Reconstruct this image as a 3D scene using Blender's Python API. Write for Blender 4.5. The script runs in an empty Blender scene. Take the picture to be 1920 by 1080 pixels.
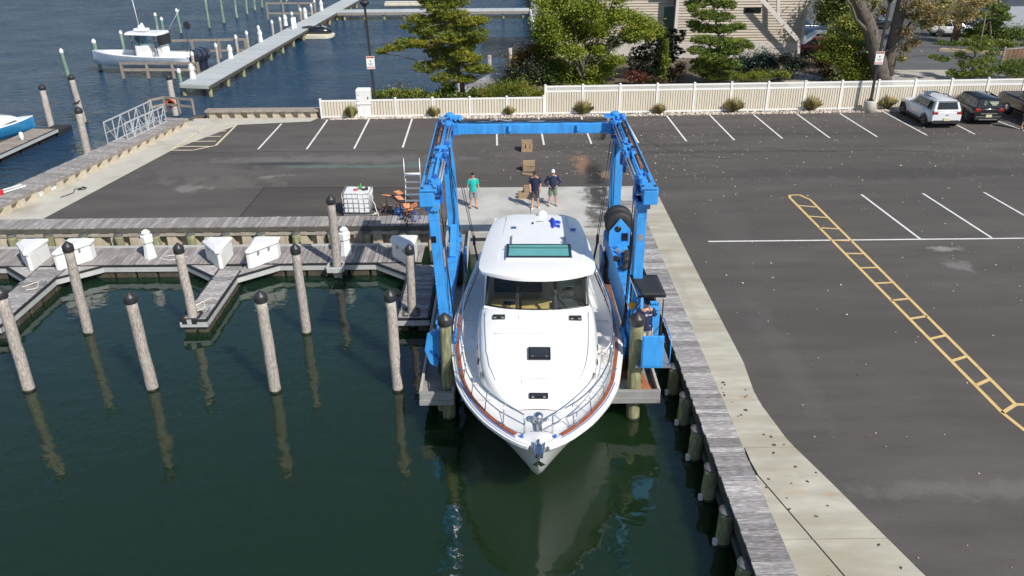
import bpy, math, random
import numpy as np
from mathutils import Vector, Matrix
S = bpy.context.scene
COL = S.collection
R = math.radians
rnd = random.Random(7)
# ---------------------------------------------------------------- camera
HC = 13.2                       # drone height over the parking lot, metres
FPX, PITCH, ROLL, YAW = 1526.5, R(26.055), R(-0.481), R(0.2195)
fwd = Vector((math.sin(YAW)*math.cos(PITCH), math.cos(YAW)*math.cos(PITCH), -math.sin(PITCH)))
right0 = Vector((math.cos(YAW), -math.sin(YAW), 0)); up0 = right0.cross(fwd)
right = math.cos(ROLL)*right0 + math.sin(ROLL)*up0
upv = -math.sin(ROLL)*right0 + math.cos(ROLL)*up0
cam = bpy.data.cameras.new('camera'); co = bpy.data.objects.new('camera', cam); COL.objects.link(co)
co.matrix_world = Matrix(((right.x, upv.x, -fwd.x, 0), (right.y, upv.y, -fwd.y, 0), (right.z, upv.z, -fwd.z, HC), (0, 0, 0, 1)))
cam.sensor_width = 36; cam.lens = 36*FPX/1920; cam.clip_end = 3000; cam.clip_start = .3
S.camera = co
# ---------------------------------------------------------------- light
KX, KY = -.68, .80              # ground shadow of a 1 m post
SUN = Vector((-KX, -KY, 1)).normalized()
el = math.asin(SUN.z)
w = bpy.data.worlds.new('World'); S.world = w; w.use_nodes = True
nt = w.node_tree; sky = nt.nodes.new('ShaderNodeTexSky'); sky.sky_type = 'NISHITA'; sky.sun_disc = False
sky.sun_elevation = el; sky.sun_rotation = math.atan2(SUN.x, SUN.y); sky.ozone_density = 1.6; sky.dust_density = .6; sky.air_density = 1.0
bg = nt.nodes['Background']; nt.links.new(sky.outputs[0], bg.inputs[0]); bg.inputs[1].default_value = .105
sl = bpy.data.lights.new('sun', 'SUN'); sl.energy = 4.45; sl.angle = R(.55); sl.color = (1, .945, .86)
so = bpy.data.objects.new('sun', sl); COL.objects.link(so); so.rotation_euler = SUN.to_track_quat('Z', 'Y').to_euler(); so.location = (40, -40, 60)
vs = S.view_settings; vs.view_transform = 'Standard'; vs.look = 'None'; vs.exposure = .16; vs.gamma = 1; vs.use_curve_mapping = False
# ---------------------------------------------------------------- measuring: pixel of the photograph -> point in the place
def ray(px, py): return right*((px-960)/FPX) + upv*((540-py)/FPX) + fwd
def G(px, py, z=0.):
    d = ray(px, py); t = (z-HC)/d.z; return Vector((d.x*t, d.y*t, z))
def A(px, py, Y):
    d = ray(px, py); t = Y/d.y; return Vector((d.x*t, Y, HC+d.z*t))
# ---------------------------------------------------------------- materials
def _n(nt, t, **k):
    n = nt.nodes.new(t)
    for a, b in k.items(): setattr(n, a, b)
    return n
def rgb(c, f=1.): return (min(1, c[0]*f), min(1, c[1]*f), min(1, c[2]*f), 1)
def mat(name, c, r=.6, m=0., var=.12, vs=2., bump=0., bs=30., sc=(1, 1, 1), rn=0., c2=None, c2s=.7, c2t=(.52, .62), isl=0., coat=0., spec=.5, det=5., trans=0.):
    """Principled with noise in colour (var at scale vs, stretched by sc), a second colour in patches, bump, per-object (rn) and per-island (isl) variation."""
    M = bpy.data.materials.new(name); M.use_nodes = True; t = M.node_tree; L = t.links.new
    b = t.nodes['Principled BSDF']; b.inputs['Roughness'].default_value = r; b.inputs['Metallic'].default_value = m
    b.inputs['Coat Weight'].default_value = coat; b.inputs['Specular IOR Level'].default_value = spec; b.inputs['Coat Roughness'].default_value = .08
    g = _n(t, 'ShaderNodeNewGeometry'); mp = _n(t, 'ShaderNodeMapping'); mp.inputs['Scale'].default_value = sc; L(g.outputs['Position'], mp.inputs[0])
    src = mp.outputs[0]
    if rn:
        oi = _n(t, 'ShaderNodeObjectInfo'); ad = _n(t, 'ShaderNodeVectorMath', operation='MULTIPLY_ADD'); cx = _n(t, 'ShaderNodeCombineXYZ')
        for i in range(3): L(oi.outputs['Random'], cx.inputs[i])
        ad.inputs[1].default_value = (37, 61, 23); L(cx.outputs[0], ad.inputs[0]); L(src, ad.inputs[2]); src = ad.outputs[0]
    n1 = _n(t, 'ShaderNodeTexNoise'); n1.inputs['Scale'].default_value = vs; n1.inputs['Detail'].default_value = det; n1.inputs['Roughness'].default_value = .6; L(src, n1.inputs['Vector'])
    mr = _n(t, 'ShaderNodeMapRange'); mr.inputs[1].default_value = .3; mr.inputs[2].default_value = .7; L(n1.outputs[0], mr.inputs[0])
    mx = _n(t, 'ShaderNodeMix', data_type='RGBA'); mx.inputs[6].default_value = rgb(c, 1-var); mx.inputs[7].default_value = rgb(c, 1+var); L(mr.outputs[0], mx.inputs[0]); out = mx.outputs[2]
    if c2:
        n2 = _n(t, 'ShaderNodeTexNoise'); n2.inputs['Scale'].default_value = c2s; n2.inputs['Detail'].default_value = 6; L(src, n2.inputs['Vector'])
        m2 = _n(t, 'ShaderNodeMapRange'); m2.inputs[1].default_value, m2.inputs[2].default_value = c2t; L(n2.outputs[0], m2.inputs[0])
        x2 = _n(t, 'ShaderNodeMix', data_type='RGBA'); L(m2.outputs[0], x2.inputs[0]); L(out, x2.inputs[6]); x2.inputs[7].default_value = rgb(c2); out = x2.outputs[2]
    for amt, node, sock in ((rn, 'ShaderNodeObjectInfo', 'Random'), (isl, 'ShaderNodeNewGeometry', 'Random Per Island')):
        if amt:
            o = _n(t, node); a = _n(t, 'ShaderNodeMapRange'); a.inputs[3].default_value = 1-amt; a.inputs[4].default_value = 1+amt; L(o.outputs[sock], a.inputs[0])
            h = _n(t, 'ShaderNodeVectorMath', operation='SCALE'); L(out, h.inputs[0]); L(a.outputs[0], h.inputs['Scale']); out = h.outputs[0]
    L(out, b.inputs['Base Color'])
    if bump:
        n3 = _n(t, 'ShaderNodeTexNoise'); n3.inputs['Scale'].default_value = bs; n3.inputs['Detail'].default_value = 4; L(src, n3.inputs['Vector'])
        bp = _n(t, 'ShaderNodeBump'); bp.inputs['Strength'].default_value = bump; bp.inputs['Distance'].default_value = .02; L(n3.outputs[0], bp.inputs['Height']); L(bp.outputs[0], b.inputs['Normal'])
    if trans:   # thin leaves let some light through
        tr = _n(t, 'ShaderNodeBsdfTranslucent'); L(out, tr.inputs[0]); ms = _n(t, 'ShaderNodeMixShader'); ms.inputs[0].default_value = trans
        L(b.outputs[0], ms.inputs[1]); L(tr.outputs[0], ms.inputs[2]); L(ms.outputs[0], t.nodes['Material Output'].inputs[0])
    return M
# ---------------------------------------------------------------- objects
def tag(o, label=None, cat=None, group=None, kind=None):
    for k, v in (('label', label), ('category', cat), ('group', group), ('kind', kind)):
        if v: o[k] = v
    return o
def thing(name, label, cat, loc=(0, 0, 0), rz=0., group=None):
    o = bpy.data.objects.new(name, None); COL.objects.link(o); o.location = loc; o.rotation_euler = (0, 0, rz); o.empty_display_size = .2
    return tag(o, label, cat, group)
def inv_of(p):
    m = Matrix.Identity(4)
    while p is not None:
        m = (Matrix.LocRotScale(p.location, p.rotation_euler, p.scale)) @ m; p = p.parent
    return m.inverted()
def link(name, me, parent=None, loc=None, rot=None):
    o = bpy.data.objects.new(name, me); COL.objects.link(o); o.parent = parent
    if loc is not None: o.location = loc
    if rot is not None: o.rotation_euler = rot
    return o
KIDS = {}
def copy_tree(o, parent=None):
    kids = [c for c in bpy.data.objects if c.parent == o]
    c = o.copy(); COL.objects.link(c); c.parent = parent
    for k in kids: copy_tree(k, c)
    return c
class MB:
    def __init__(s): s.v = []; s.f = []; s.sm = []; s.mi = []; s.cur = 0
    def add(s, vs, fs, sm=False):
        n = len(s.v); s.v += [tuple(v) for v in vs]; s.f += [tuple(i+n for i in f) for f in fs]; s.sm += [sm]*len(fs); s.mi += [s.cur]*len(fs); return s
    def box(s, c, d, rz=0., tilt=None):
        x, y, z = d[0]/2, d[1]/2, d[2]/2
        vs = [Vector((a*x, b*y, e*z)) for e in (-1, 1) for b in (-1, 1) for a in (-1, 1)]
        q = Matrix.Rotation(rz, 3, 'Z')
        if tilt is not None: q = q @ tilt
        return s.add([q @ v + Vector(c) for v in vs], [(0, 2, 3, 1), (4, 5, 7, 6), (0, 1, 5, 4), (2, 6, 7, 3), (0, 4, 6, 2), (1, 3, 7, 5)])
    def bar(s, p, q, wd, h=None, up=(0, 0, 1)):
        p, q = Vector(p), Vector(q); h = h or wd; d = (q-p).normalized(); u = Vector(up)
        if abs(d.dot(u)) > .98: u = Vector((0, 1, 0))
        x = d.cross(u).normalized()*wd/2; z = x.cross(d).normalized()*h/2
        vs = [e + a*x + b*z for e in (p, q) for a, b in ((-1, -1), (1, -1), (1, 1), (-1, 1))]
        return s.add(vs, [(3, 2, 1, 0), (4, 5, 6, 7), (0, 1, 5, 4), (1, 2, 6, 5), (2, 3, 7, 6), (3, 0, 4, 7)])
    def tube(s, pts, r, n=8, caps=True):
        pts = [Vector(p) for p in pts]; rs = r if isinstance(r, (list, tuple)) else [r]*len(pts)
        vs = []; ref = None
        for i, p in enumerate(pts):
            d = (pts[min(i+1, len(pts)-1)] - pts[max(i-1, 0)]).normalized()
            if ref is None or abs(d.dot(ref)) > .95: ref = Vector((0, 0, 1)) if abs(d.z) < .9 else Vector((1, 0, 0))
            x = d.cross(ref).normalized(); y = x.cross(d).normalized(); ref = y
            vs += [p + rs[i]*(math.cos(2*math.pi*k/n)*x + math.sin(2*math.pi*k/n)*y) for k in range(n)]
        fs = [(i*n+k, i*n+(k+1) % n, (i+1)*n+(k+1) % n, (i+1)*n+k) for i in range(len(pts)-1) for k in range(n)]
        s.add(vs, [f[::-1] for f in fs], True)
        if caps:
            m = len(s.v)-len(vs)
            s.f += [tuple(m+k for k in range(n)), tuple(m+(len(pts)-1)*n+k for k in range(n))[::-1]]; s.sm += [False]*2; s.mi += [s.cur]*2
        return s
    def lathe(s, prof, c=(0, 0, 0), n=16, axis='Z', ph=0.):
        c = Vector(c); vs = []
        for r, z in prof:
            for k in range(n):
                a = 2*math.pi*k/n+ph; p = (r*math.cos(a), r*math.sin(a), z)
                if axis == 'X': p = (p[2], p[0], p[1])
                if axis == 'Y': p = (p[1], p[2], p[0])
                vs.append(c+Vector(p))
        m = len(prof)
        fs = [(i*n+k, i*n+(k+1) % n, (i+1)*n+(k+1) % n, (i+1)*n+k) for i in range(m-1) for k in range(n)]
        sm = n > 8
        s.add(vs, fs, sm)
        b = len(s.v)-len(vs)
        if prof[0][0] > 1e-4: s.f.append(tuple(b+k for k in range(n))[::-1]); s.sm.append(False); s.mi.append(s.cur)
        if prof[-1][0] > 1e-4: s.f.append(tuple(b+(m-1)*n+k for k in range(n))); s.sm.append(False); s.mi.append(s.cur)
        return s
    def prism(s, poly, z0, z1):
        n = len(poly); ar = sum(poly[i][0]*poly[(i+1) % n][1]-poly[(i+1) % n][0]*poly[i][1] for i in range(n))
        if ar < 0: poly = poly[::-1]
        vs = [(p[0], p[1], z0) for p in poly]+[(p[0], p[1], z1) for p in poly]
        return s.add(vs, [tuple(range(n))[::-1], tuple(range(n, 2*n))]+[(i, (i+1) % n, n+(i+1) % n, n+i) for i in range(n)])
    def sheet(s, poly, z):
        n = len(poly); ar = sum(poly[i][0]*poly[(i+1) % n][1]-poly[(i+1) % n][0]*poly[i][1] for i in range(n))
        if ar < 0: poly = poly[::-1]
        return s.add([(p[0], p[1], z) for p in poly], [tuple(range(n))])
    def loft(s, rings, closed=True, caps=True, sm=True):
        n = len(rings[0]); vs = [p for r in rings for p in r]; fs = []
        for i in range(len(rings)-1):
            for k in range(n if closed else n-1):
                fs.append((i*n+k, i*n+(k+1) % n, (i+1)*n+(k+1) % n, (i+1)*n+k))
        s.add(vs, fs, sm)
        if caps and closed:
            b = len(s.v)-len(vs); s.f += [tuple(b+k for k in range(n))[::-1], tuple(b+(len(rings)-1)*n+k for k in range(n))]; s.sm += [False]*2; s.mi += [s.cur]*2
        return s
    def mesh(s, name, m, inv=None):
        me = bpy.data.meshes.new(name); vs = s.v
        if inv is not None: vs = [inv @ Vector(v) for v in vs]
        me.from_pydata(vs, [], s.f); me.polygons.foreach_set('use_smooth', s.sm)
        for k in (m if isinstance(m, (list, tuple)) else [m]): me.materials.append(k)
        if any(s.mi): me.polygons.foreach_set('material_index', s.mi)
        me.update(); return me
    def build(s, name, m, parent=None, local=False, bevel=0., fixn=False, sub=0, **tags):
        """World-space shape (or local to the parent) -> one object."""
        inv = None
        if parent is not None and not local: inv = inv_of(parent)
        if parent is None and not local:
            a = np.array(s.v); o3 = Vector(((a[:, 0].min()+a[:, 0].max())/2, (a[:, 1].min()+a[:, 1].max())/2, a[:, 2].min())); inv = Matrix.Translation(-o3)
        me = s.mesh(name, m, inv)
        if fixn:
            import bmesh
            bm = bmesh.new(); bm.from_mesh(me); bmesh.ops.recalc_face_normals(bm, faces=bm.faces); bm.to_mesh(me); bm.free()
        o = link(name, me, parent)
        if parent is None and not local: o.location = o3
        if sub:
            md = o.modifiers.new('sub', 'SUBSURF'); md.levels = md.render_levels = sub
        if bevel:
            md = o.modifiers.new('bev', 'BEVEL'); md.width = bevel; md.segments = 2; md.limit_method = 'ANGLE'; md.angle_limit = R(40); md.harden_normals = False
        return tag(o, **tags)
def copies(o, places, parent=None):
    """further pieces sharing o's mesh: places = [(loc, rz)]"""
    out = []
    for l, rz in places:
        c = o.copy(); COL.objects.link(c); c.parent = parent if parent is not None else o.parent; c.location = l; c.rotation_euler = (o.rotation_euler[0], o.rotation_euler[1], rz); out.append(c)
    return out
def fastmesh(name, V, F, m, parent=None, kind=None, smooth=False, loc=None):
    """numpy vertices and equal-sized faces -> object"""
    me = bpy.data.meshes.new(name); V = np.asarray(V, np.float32); F = np.asarray(F, np.int32); k = F.shape[1]
    me.vertices.add(len(V)); me.vertices.foreach_set('co', V.ravel()); me.loops.add(F.size); me.loops.foreach_set('vertex_index', F.ravel())
    me.polygons.add(len(F)); me.polygons.foreach_set('loop_start', np.arange(0, F.size, k, dtype=np.int32)); me.update(calc_edges=True); me.validate()
    if smooth: me.polygons.foreach_set('use_smooth', [True]*len(me.polygons))
    me.materials.append(m); o = link(name, me, parent, loc)
    return tag(o, kind=kind)
def skinfig(name, verts, edges, m, parent, radii, sub=2, root=0):
    """one continuous skinned surface from a stick figure"""
    me = bpy.data.meshes.new(name); me.from_pydata(verts, edges, []); o = bpy.data.objects.new(name, me); COL.objects.link(o)
    md = o.modifiers.new('skin', 'SKIN'); md.use_smooth_shade = True
    for i, sv in enumerate(me.skin_vertices[0].data):
        r = radii[i]; sv.radius = r if isinstance(r, tuple) else (r, r); sv.use_root = (i == root)
    s2 = o.modifiers.new('sub', 'SUBSURF'); s2.levels = s2.render_levels = sub
    dg = bpy.context.evaluated_depsgraph_get(); dg.update()
    nm = bpy.data.meshes.new_from_object(o.evaluated_get(dg)); nm.name = name
    bpy.data.objects.remove(o); nm.materials.clear(); nm.materials.append(m)
    nm.polygons.foreach_set('use_smooth', [True]*len(nm.polygons))
    return link(name, nm, parent)
def lerp(a, b, t): return a+(b-a)*t
def L2(p, q, t): return Vector(p).lerp(Vector(q), t)
# ---------------------------------------------------------------- palette
M = {}
M['white'] = mat('white gelcoat', (.80, .80, .79), .22, var=.03, coat=.3)
M['whitep'] = mat('white painted plastic', (.78, .78, .76), .45, var=.05, c2=(.62, .60, .55), c2s=2.2, sc=(1, 1, .5), c2t=(.62, .9))
M['vinylw'] = mat('white vinyl', (.80, .79, .76), .5, var=.03)
M['vinylc'] = mat('cream vinyl', (.66, .60, .49), .5, var=.05, rn=.05)
M['blue'] = mat('hoist blue paint', (.045, .295, .71), .40, var=.16, vs=2.5, sc=(2, 2, .7), c2=(.035, .15, .36), c2s=1.6, c2t=(.57, .80), coat=.15, bump=.08, bs=6)
M['blued'] = mat('darker blue fittings', (.015, .11, .42), .4, var=.2, vs=6, coat=.2)
M['rust'] = mat('rusty steel', (.22, .085, .04), .85, var=.35, vs=5, c2=(.10, .06, .045), c2s=3)
M['black'] = mat('black rubber', (.022, .022, .024), .65, var=.25, vs=8)
M['cap'] = mat('black piling cap', (.028, .028, .03), .42, var=.2, vs=4)
M['blackg'] = mat('gloss black paint', (.012, .013, .015), .16, var=.1, coat=.6)
M['steel'] = mat('polished stainless', (.72, .73, .74), .18, m=1., var=.05)
M['galv'] = mat('galvanised steel', (.50, .52, .54), .42, m=.75, var=.12, vs=5)
M['alu'] = mat('mill aluminium', (.62, .63, .64), .42, m=.35, var=.08, vs=4)
M['teak'] = mat('varnished teak', (.31, .088, .03), .32, var=.2, vs=4, sc=(4, 1, 4), coat=.4)
M['rope'] = mat('white rope', (.68, .65, .58), .85, var=.15, vs=20)
M['cable'] = mat('wire rope', (.10, .095, .09), .55, m=.5, var=.2, vs=10)
M['gum'] = mat('grey weathered wood', (.34, .30, .262), .85, var=.42, vs=2.4, sc=(11, 11, 2.2), bump=.6, bs=8, rn=.12, c2=(.52, .47, .43), c2s=3.4, c2t=(.47, .60))
M['pilegreen'] = mat('greenish treated piling', (.20, .20, .11), .85, var=.35, vs=3, sc=(6, 6, 1), bump=.5, bs=9, rn=.10, c2=(.33, .33, .19), c2s=1.8, c2t=(.5, .65))
M['algae'] = mat('wet algae band on wood', (.035, .040, .020), .5, var=.4, vs=6)
M['plankx'] = mat('weathered deck boards', (.28, .267, .262), .85, var=.34, vs=2.2, sc=(2.2, 13, 4), bump=.3, bs=8, rn=.34, c2=(.47, .44, .44), c2s=2.2, c2t=(.5, .7))
M['planky'] = mat('weathered cap boards', (.27, .25, .24), .85, var=.26, vs=1.4, sc=(9, 1.2, 4), bump=.3, bs=8, rn=.22, c2=(.40, .375, .355), c2s=1.0, c2t=(.5, .7))
M['timber'] = mat('weathered timber', (.27, .235, .20), .85, var=.25, vs=2, sc=(2, 2, 2), bump=.2, rn=.12)
M['timberd'] = mat('dark and shade-toned timber', (.085, .078, .066), .85, var=.3, vs=2, bump=.2, rn=.1)  # dark tone includes the shade on the bulkhead face and under decks
M['sheet'] = mat('cream vinyl sheet piling', (.50, .435, .33), .7, var=.14, vs=3, sc=(3, 3, .6), c2=(.34, .29, .22), c2s=1.1, c2t=(.58, .75), rn=.06)
M['conc'] = mat('pale concrete', (.49, .465, .40), .85, var=.10, vs=1.2, bump=.12, bs=60, c2=(.36, .33, .27), c2s=.55, c2t=(.52, .74))
M['concd'] = mat('grey concrete', (.43, .42, .39), .85, var=.14, vs=1.0, bump=.12, bs=60, c2=(.28, .27, .25), c2s=.4, c2t=(.5, .7))
M['glassd'] = mat('dark tinted glass', (.012, .016, .018), .05, var=.05, coat=.3)
M['chrome'] = mat('bright wheel alloy', (.55, .56, .57), .28, m=.9, var=.05)
M['skin'] = mat('skin', (.50, .27, .185), .55, var=.06)
# ================================================================ SETTING
WZ = -1.12
def struct(name, mb, m, **k): return mb.build(name, m, kind='structure', **k)
# ---- water
def water_mat():
    Mw = bpy.data.materials.new('harbour water'); Mw.use_nodes = True; t = Mw.node_tree; L = t.links.new; b = t.nodes['Principled BSDF']
    b.inputs['Roughness'].default_value = .035; b.subsurface_method = 'BURLEY'; b.inputs['Subsurface Weight'].default_value = 1.; b.inputs['Subsurface Scale'].default_value = 1.2; b.inputs['Subsurface Radius'].default_value = (.5, 1, .8); b.inputs['IOR'].default_value = 1.42
    g = _n(t, 'ShaderNodeNewGeometry'); sx = _n(t, 'ShaderNodeSeparateXYZ'); L(g.outputs['Position'], sx.inputs[0])
    # the basin between the docks is sheltered, the open creek beyond is ruffled by the wind
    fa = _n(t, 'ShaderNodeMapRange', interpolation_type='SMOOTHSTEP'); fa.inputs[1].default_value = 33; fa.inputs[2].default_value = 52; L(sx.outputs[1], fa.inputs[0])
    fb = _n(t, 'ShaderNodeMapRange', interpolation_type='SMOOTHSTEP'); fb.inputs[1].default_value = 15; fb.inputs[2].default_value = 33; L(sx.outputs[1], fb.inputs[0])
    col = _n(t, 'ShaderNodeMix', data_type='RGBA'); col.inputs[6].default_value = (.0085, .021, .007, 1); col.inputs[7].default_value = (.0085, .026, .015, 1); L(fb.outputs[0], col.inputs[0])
    col2 = _n(t, 'ShaderNodeMix', data_type='RGBA'); L(col.outputs[2], col2.inputs[6]); col2.inputs[7].default_value = (.015, .055, .115, 1); L(fa.outputs[0], col2.inputs[0]); L(col2.outputs[2], b.inputs['Base Color'])  # reflected sky blue is put into the far creek's base colour
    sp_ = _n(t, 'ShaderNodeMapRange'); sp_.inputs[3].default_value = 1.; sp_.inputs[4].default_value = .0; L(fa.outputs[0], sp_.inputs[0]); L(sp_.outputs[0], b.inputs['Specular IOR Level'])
    def noise(scale, sc, det, rot=.5):
        mp = _n(t, 'ShaderNodeMapping'); mp.inputs['Scale'].default_value = sc; mp.inputs['Rotation'].default_value = (0, 0, rot); L(g.outputs['Position'], mp.inputs[0])
        n = _n(t, 'ShaderNodeTexNoise'); n.inputs['Scale'].default_value = scale; n.inputs['Detail'].default_value = det; n.inputs['Roughness'].default_value = .55; L(mp.outputs[0], n.inputs['Vector']); return n.outputs[0]
    calm = _n(t, 'ShaderNodeBump'); calm.inputs['Strength'].default_value = 1; calm.inputs['Distance'].default_value = .024; L(noise(1.2, (1, 1.3, 1), 2.), calm.inputs['Height'])
    calm2 = _n(t, 'ShaderNodeBump'); calm2.inputs['Strength'].default_value = 1; calm2.inputs['Distance'].default_value = .0016; L(noise(7, (1, 1.6, 1), 2, .8), calm2.inputs['Height']); L(calm.outputs[0], calm2.inputs['Normal'])
    h1 = noise(.85, (1, 2.1, 1), 5, .35); h2 = noise(.13, (1, 1.6, 1), 2, .2)
    sw = _n(t, 'ShaderNodeMapRange'); sw.inputs[1].default_value = .3; sw.inputs[2].default_value = .7; sw.inputs[3].default_value = .6; sw.inputs[4].default_value = 1.25; L(h2, sw.inputs[0])
    mu = _n(t, 'ShaderNodeMath', operation='MULTIPLY'); L(h1, mu.inputs[0]); L(sw.outputs[0], mu.inputs[1])
    ro = _n(t, 'ShaderNodeBump'); ro.inputs['Strength'].default_value = 1; ro.inputs['Distance'].default_value = .85; L(mu.outputs[0], ro.inputs['Height'])
    mn = _n(t, 'ShaderNodeMix', data_type='VECTOR'); L(fa.outputs[0], mn.inputs[0]); L(calm2.outputs[0], mn.inputs[4]); L(ro.outputs[0], mn.inputs[5]); L(mn.outputs[1], b.inputs['Normal'])
    # a ruffled surface seen at a low angle mirrors far less sky than a flat one: cap its Fresnel share
    gz = _n(t, 'ShaderNodeBsdfGlossy'); gz.inputs['Roughness'].default_value = .06; L(mn.outputs[1], gz.inputs['Normal'])
    fn = _n(t, 'ShaderNodeFresnel'); fn.inputs[0].default_value = 1.33; L(mn.outputs[1], fn.inputs['Normal'])
    m1 = _n(t, 'ShaderNodeMath', operation='MINIMUM'); L(fn.outputs[0], m1.inputs[0]); m1.inputs[1].default_value = .50
    m2 = _n(t, 'ShaderNodeMath', operation='MULTIPLY'); L(m1.outputs[0], m2.inputs[0]); L(fa.outputs[0], m2.inputs[1])
    ms = _n(t, 'ShaderNodeMixShader'); L(m2.outputs[0], ms.inputs[0]); L(b.outputs[0], ms.inputs[1]); L(gz.outputs[0], ms.inputs[2]); L(ms.outputs[0], t.nodes['Material Output'].inputs[0])
    return Mw
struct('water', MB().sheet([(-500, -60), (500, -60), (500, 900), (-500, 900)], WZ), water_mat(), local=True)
# ---- land
land = [(-24.9, 33.9), (-2.75, 33.9), (-2.75, 32.9), (5.5, 32.9), (5.5, -15), (160, -15), (160, 300), (3.4, 300), (3.4, 84), (1.6, 77), (-.6, 68.6), (-2.8, 62), (-4.5, 58.8), (-8, 55.6), (-12.2, 53.6), (-20.6, 53.6)]
M['soil'] = mat('mulch and leaf litter', (.105, .078, .055), .95, var=.3, vs=1.5, bump=.5, bs=12, c2=(.16, .14, .10), c2s=.5)
struct('ground', MB().prism(land, -3.5, -.03), M['soil'], local=True)
def asphalt_mat(name, base, marks=True):
    Ma = mat(name, base, .88, var=.24, vs=.6, sc=(.35, 1.5, 1), bump=.25, bs=90, c2=tuple(x*.80 for x in base), c2s=.16, c2t=(.42, .66)); t = Ma.node_tree; L = t.links.new; b = t.nodes['Principled BSDF']
    out = b.inputs['Base Color'].links[0].from_socket
    g = _n(t, 'ShaderNodeNewGeometry'); sx = _n(t, 'ShaderNodeSeparateXYZ'); L(g.outputs['Position'], sx.inputs[0])
    # fine aggregate speckle
    n = _n(t, 'ShaderNodeTexNoise'); n.inputs['Scale'].default_value = 28; n.inputs['Detail'].default_value = 3; L(g.outputs['Position'], n.inputs['Vector'])
    mr = _n(t, 'ShaderNodeMapRange'); mr.inputs[1].default_value = .25; mr.inputs[2].default_value = .75; mr.inputs[3].default_value = .78; mr.inputs[4].default_value = 1.22; L(n.outputs[0], mr.inputs[0])
    s = _n(t, 'ShaderNodeVectorMath', operation='SCALE'); L(out, s.inputs[0]); L(mr.outputs[0], s.inputs['Scale']); out = s.outputs[0]
    wn = _n(t, 'ShaderNodeTexNoise'); wn.inputs['Scale'].default_value = 1.1; wn.inputs['Detail'].default_value = 9; wn.inputs['Roughness'].default_value = .72; L(g.outputs['Position'], wn.inputs['Vector'])
    def M_(op, a, b_=None, c=None):
        m = _n(t, 'ShaderNodeMath', operation=op)
        for i, x in enumerate((a, b_, c)):
            if x is None: continue
            if isinstance(x, (int, float)): m.inputs[i].default_value = x
            else: L(x, m.inputs[i])
        return m.outputs[0]
    def stain(cx, cy, rx, ry, colr, amt, ragged=1.6):
        """an oval wear mark with a ragged edge"""
        nonlocal out
        dx = M_('DIVIDE', M_('SUBTRACT', sx.outputs[0], cx), rx); dy = M_('DIVIDE', M_('SUBTRACT', sx.outputs[1], cy), ry)
        r = M_('SQRT', M_('ADD', M_('MULTIPLY', dx, dx), M_('MULTIPLY', dy, dy)))
        r = M_('ADD', r, M_('MULTIPLY', M_('SUBTRACT', wn.outputs[0], .5), -ragged*2))
        k = _n(t, 'ShaderNodeMapRange', interpolation_type='SMOOTHSTEP'); k.inputs[1].default_value = 1.1; k.inputs[2].default_value = .3; k.inputs[4].default_value = amt; L(r, k.inputs[0])
        x = _n(t, 'ShaderNodeMix', data_type='RGBA'); L(k.outputs[0], x.inputs[0]); L(out, x.inputs[6]); x.inputs[7].default_value = rgb(colr); out = x.outputs[2]
    if marks:
        stain(-9.5, 43.2, 9, 1.0, (.17, .165, .155), .55); stain(-8, 42.0, 6, .35, (.10, .155, .14), .8); stain(-12.0, 42.6, 3.2, .35, (.028, .032, .042), .85, 1.0)
        stain(-13.5, 42.0, 1.5, .8, (.03, .03, .03), .6); stain(-5.2, 42.2, 1.8, .35, (.09, .14, .125), .7)
        stain(-14.5, 39.5, 3.5, 1.2, (.15, .135, .12), .5, 2.2); stain(-15.8, 38.6, .9, .6, (.22, .21, .195), .6, 2.6); stain(-12.2, 40.4, .8, .35, (.24, .225, .20), .6, 2.6)
        stain(4.0, 42.0, .6, 2.3, (.27, .155, .09), .8, 2.0); stain(4.55, 40.2, .75, 2.8, (.016, .014, .013), .95, 1.3); stain(5.1, 40.2, .4, .9, (.26, .20, .14), .7, 1.4)
        stain(12.5, 15.6, 5.0, .40, (.15, .14, .13), .62, 1.7); stain(8.6, 22.0, .6, 4.5, (.115, .105, .097), .35, 1.8); stain(17.6, 30.2, .8, .3, (.28, .26, .23), .8, 1.6); stain(17.4, 28.6, .55, .6, (.20, .19, .18), .7, 1.8)
        stain(20, 40, 12, 1.3, (.052, .048, .046), .7, 1.2); stain(8, 45.5, 6, .5, (.045, .042, .04), .6, 1.2); stain(23.2, 25.6, 1.0, .55, (.03, .03, .03), .8, .7); stain(13.0, 14.2, .18, .12, (.28, .13, .06), .8, .6)
        stain(1, 44, 3, .8, (.125, .118, .11), .5, 2.); stain(-16, 41, 4, 1.6, (.115, .105, .097), .6, 2.4); stain(-7, 46, 9, 2.2, (.105, .096, .089), .5, 2.2); stain(12, 44, 10, .35, (.05, .045, .042), .6, 1.6); stain(18, 47.5, 9, .3, (.048, .043, .04), .5, 1.6); stain(9.5, 33, 1.2, 6, (.10, .09, .083), .5, 1.8)
    L(out, b.inputs['Base Color']); return Ma
M['asph'] = asphalt_mat('worn asphalt', (.092, .081, .074))
M['asph2'] = asphalt_mat('street asphalt', (.105, .105, .108), False)
M['asphp'] = asphalt_mat('asphalt patch', (.073, .063, .057), False)
wallL = [G(5, 400), G(353, 231)]            # foot of the slanted bulkhead, land side
wl0, wl1 = Vector((-23.35, 35.2, 0)), Vector((-20.25, 51.4, 0)); wl0 = wl0 + (wl0-wl1)*.09
struct('asphalt_lot', MB().sheet([(-21.3, 34.25), (-2.75, 34.25), (-2.75, 33.2), (-2.4, 33.2), (6.2, 33.2), (6.2, -14), (120, -14), (120, 52.9), (-11.9, 52.2), (-18.6, 52.2)], .0), M['asph'], local=True)
struct('asphalt_patch', MB().sheet([(-12.15, 34.3), (-3.9, 34.3), (-3.9, 38.35), (-12.1, 38.6)], .004), M['asphp'], local=True)
cr = MB()
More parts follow.
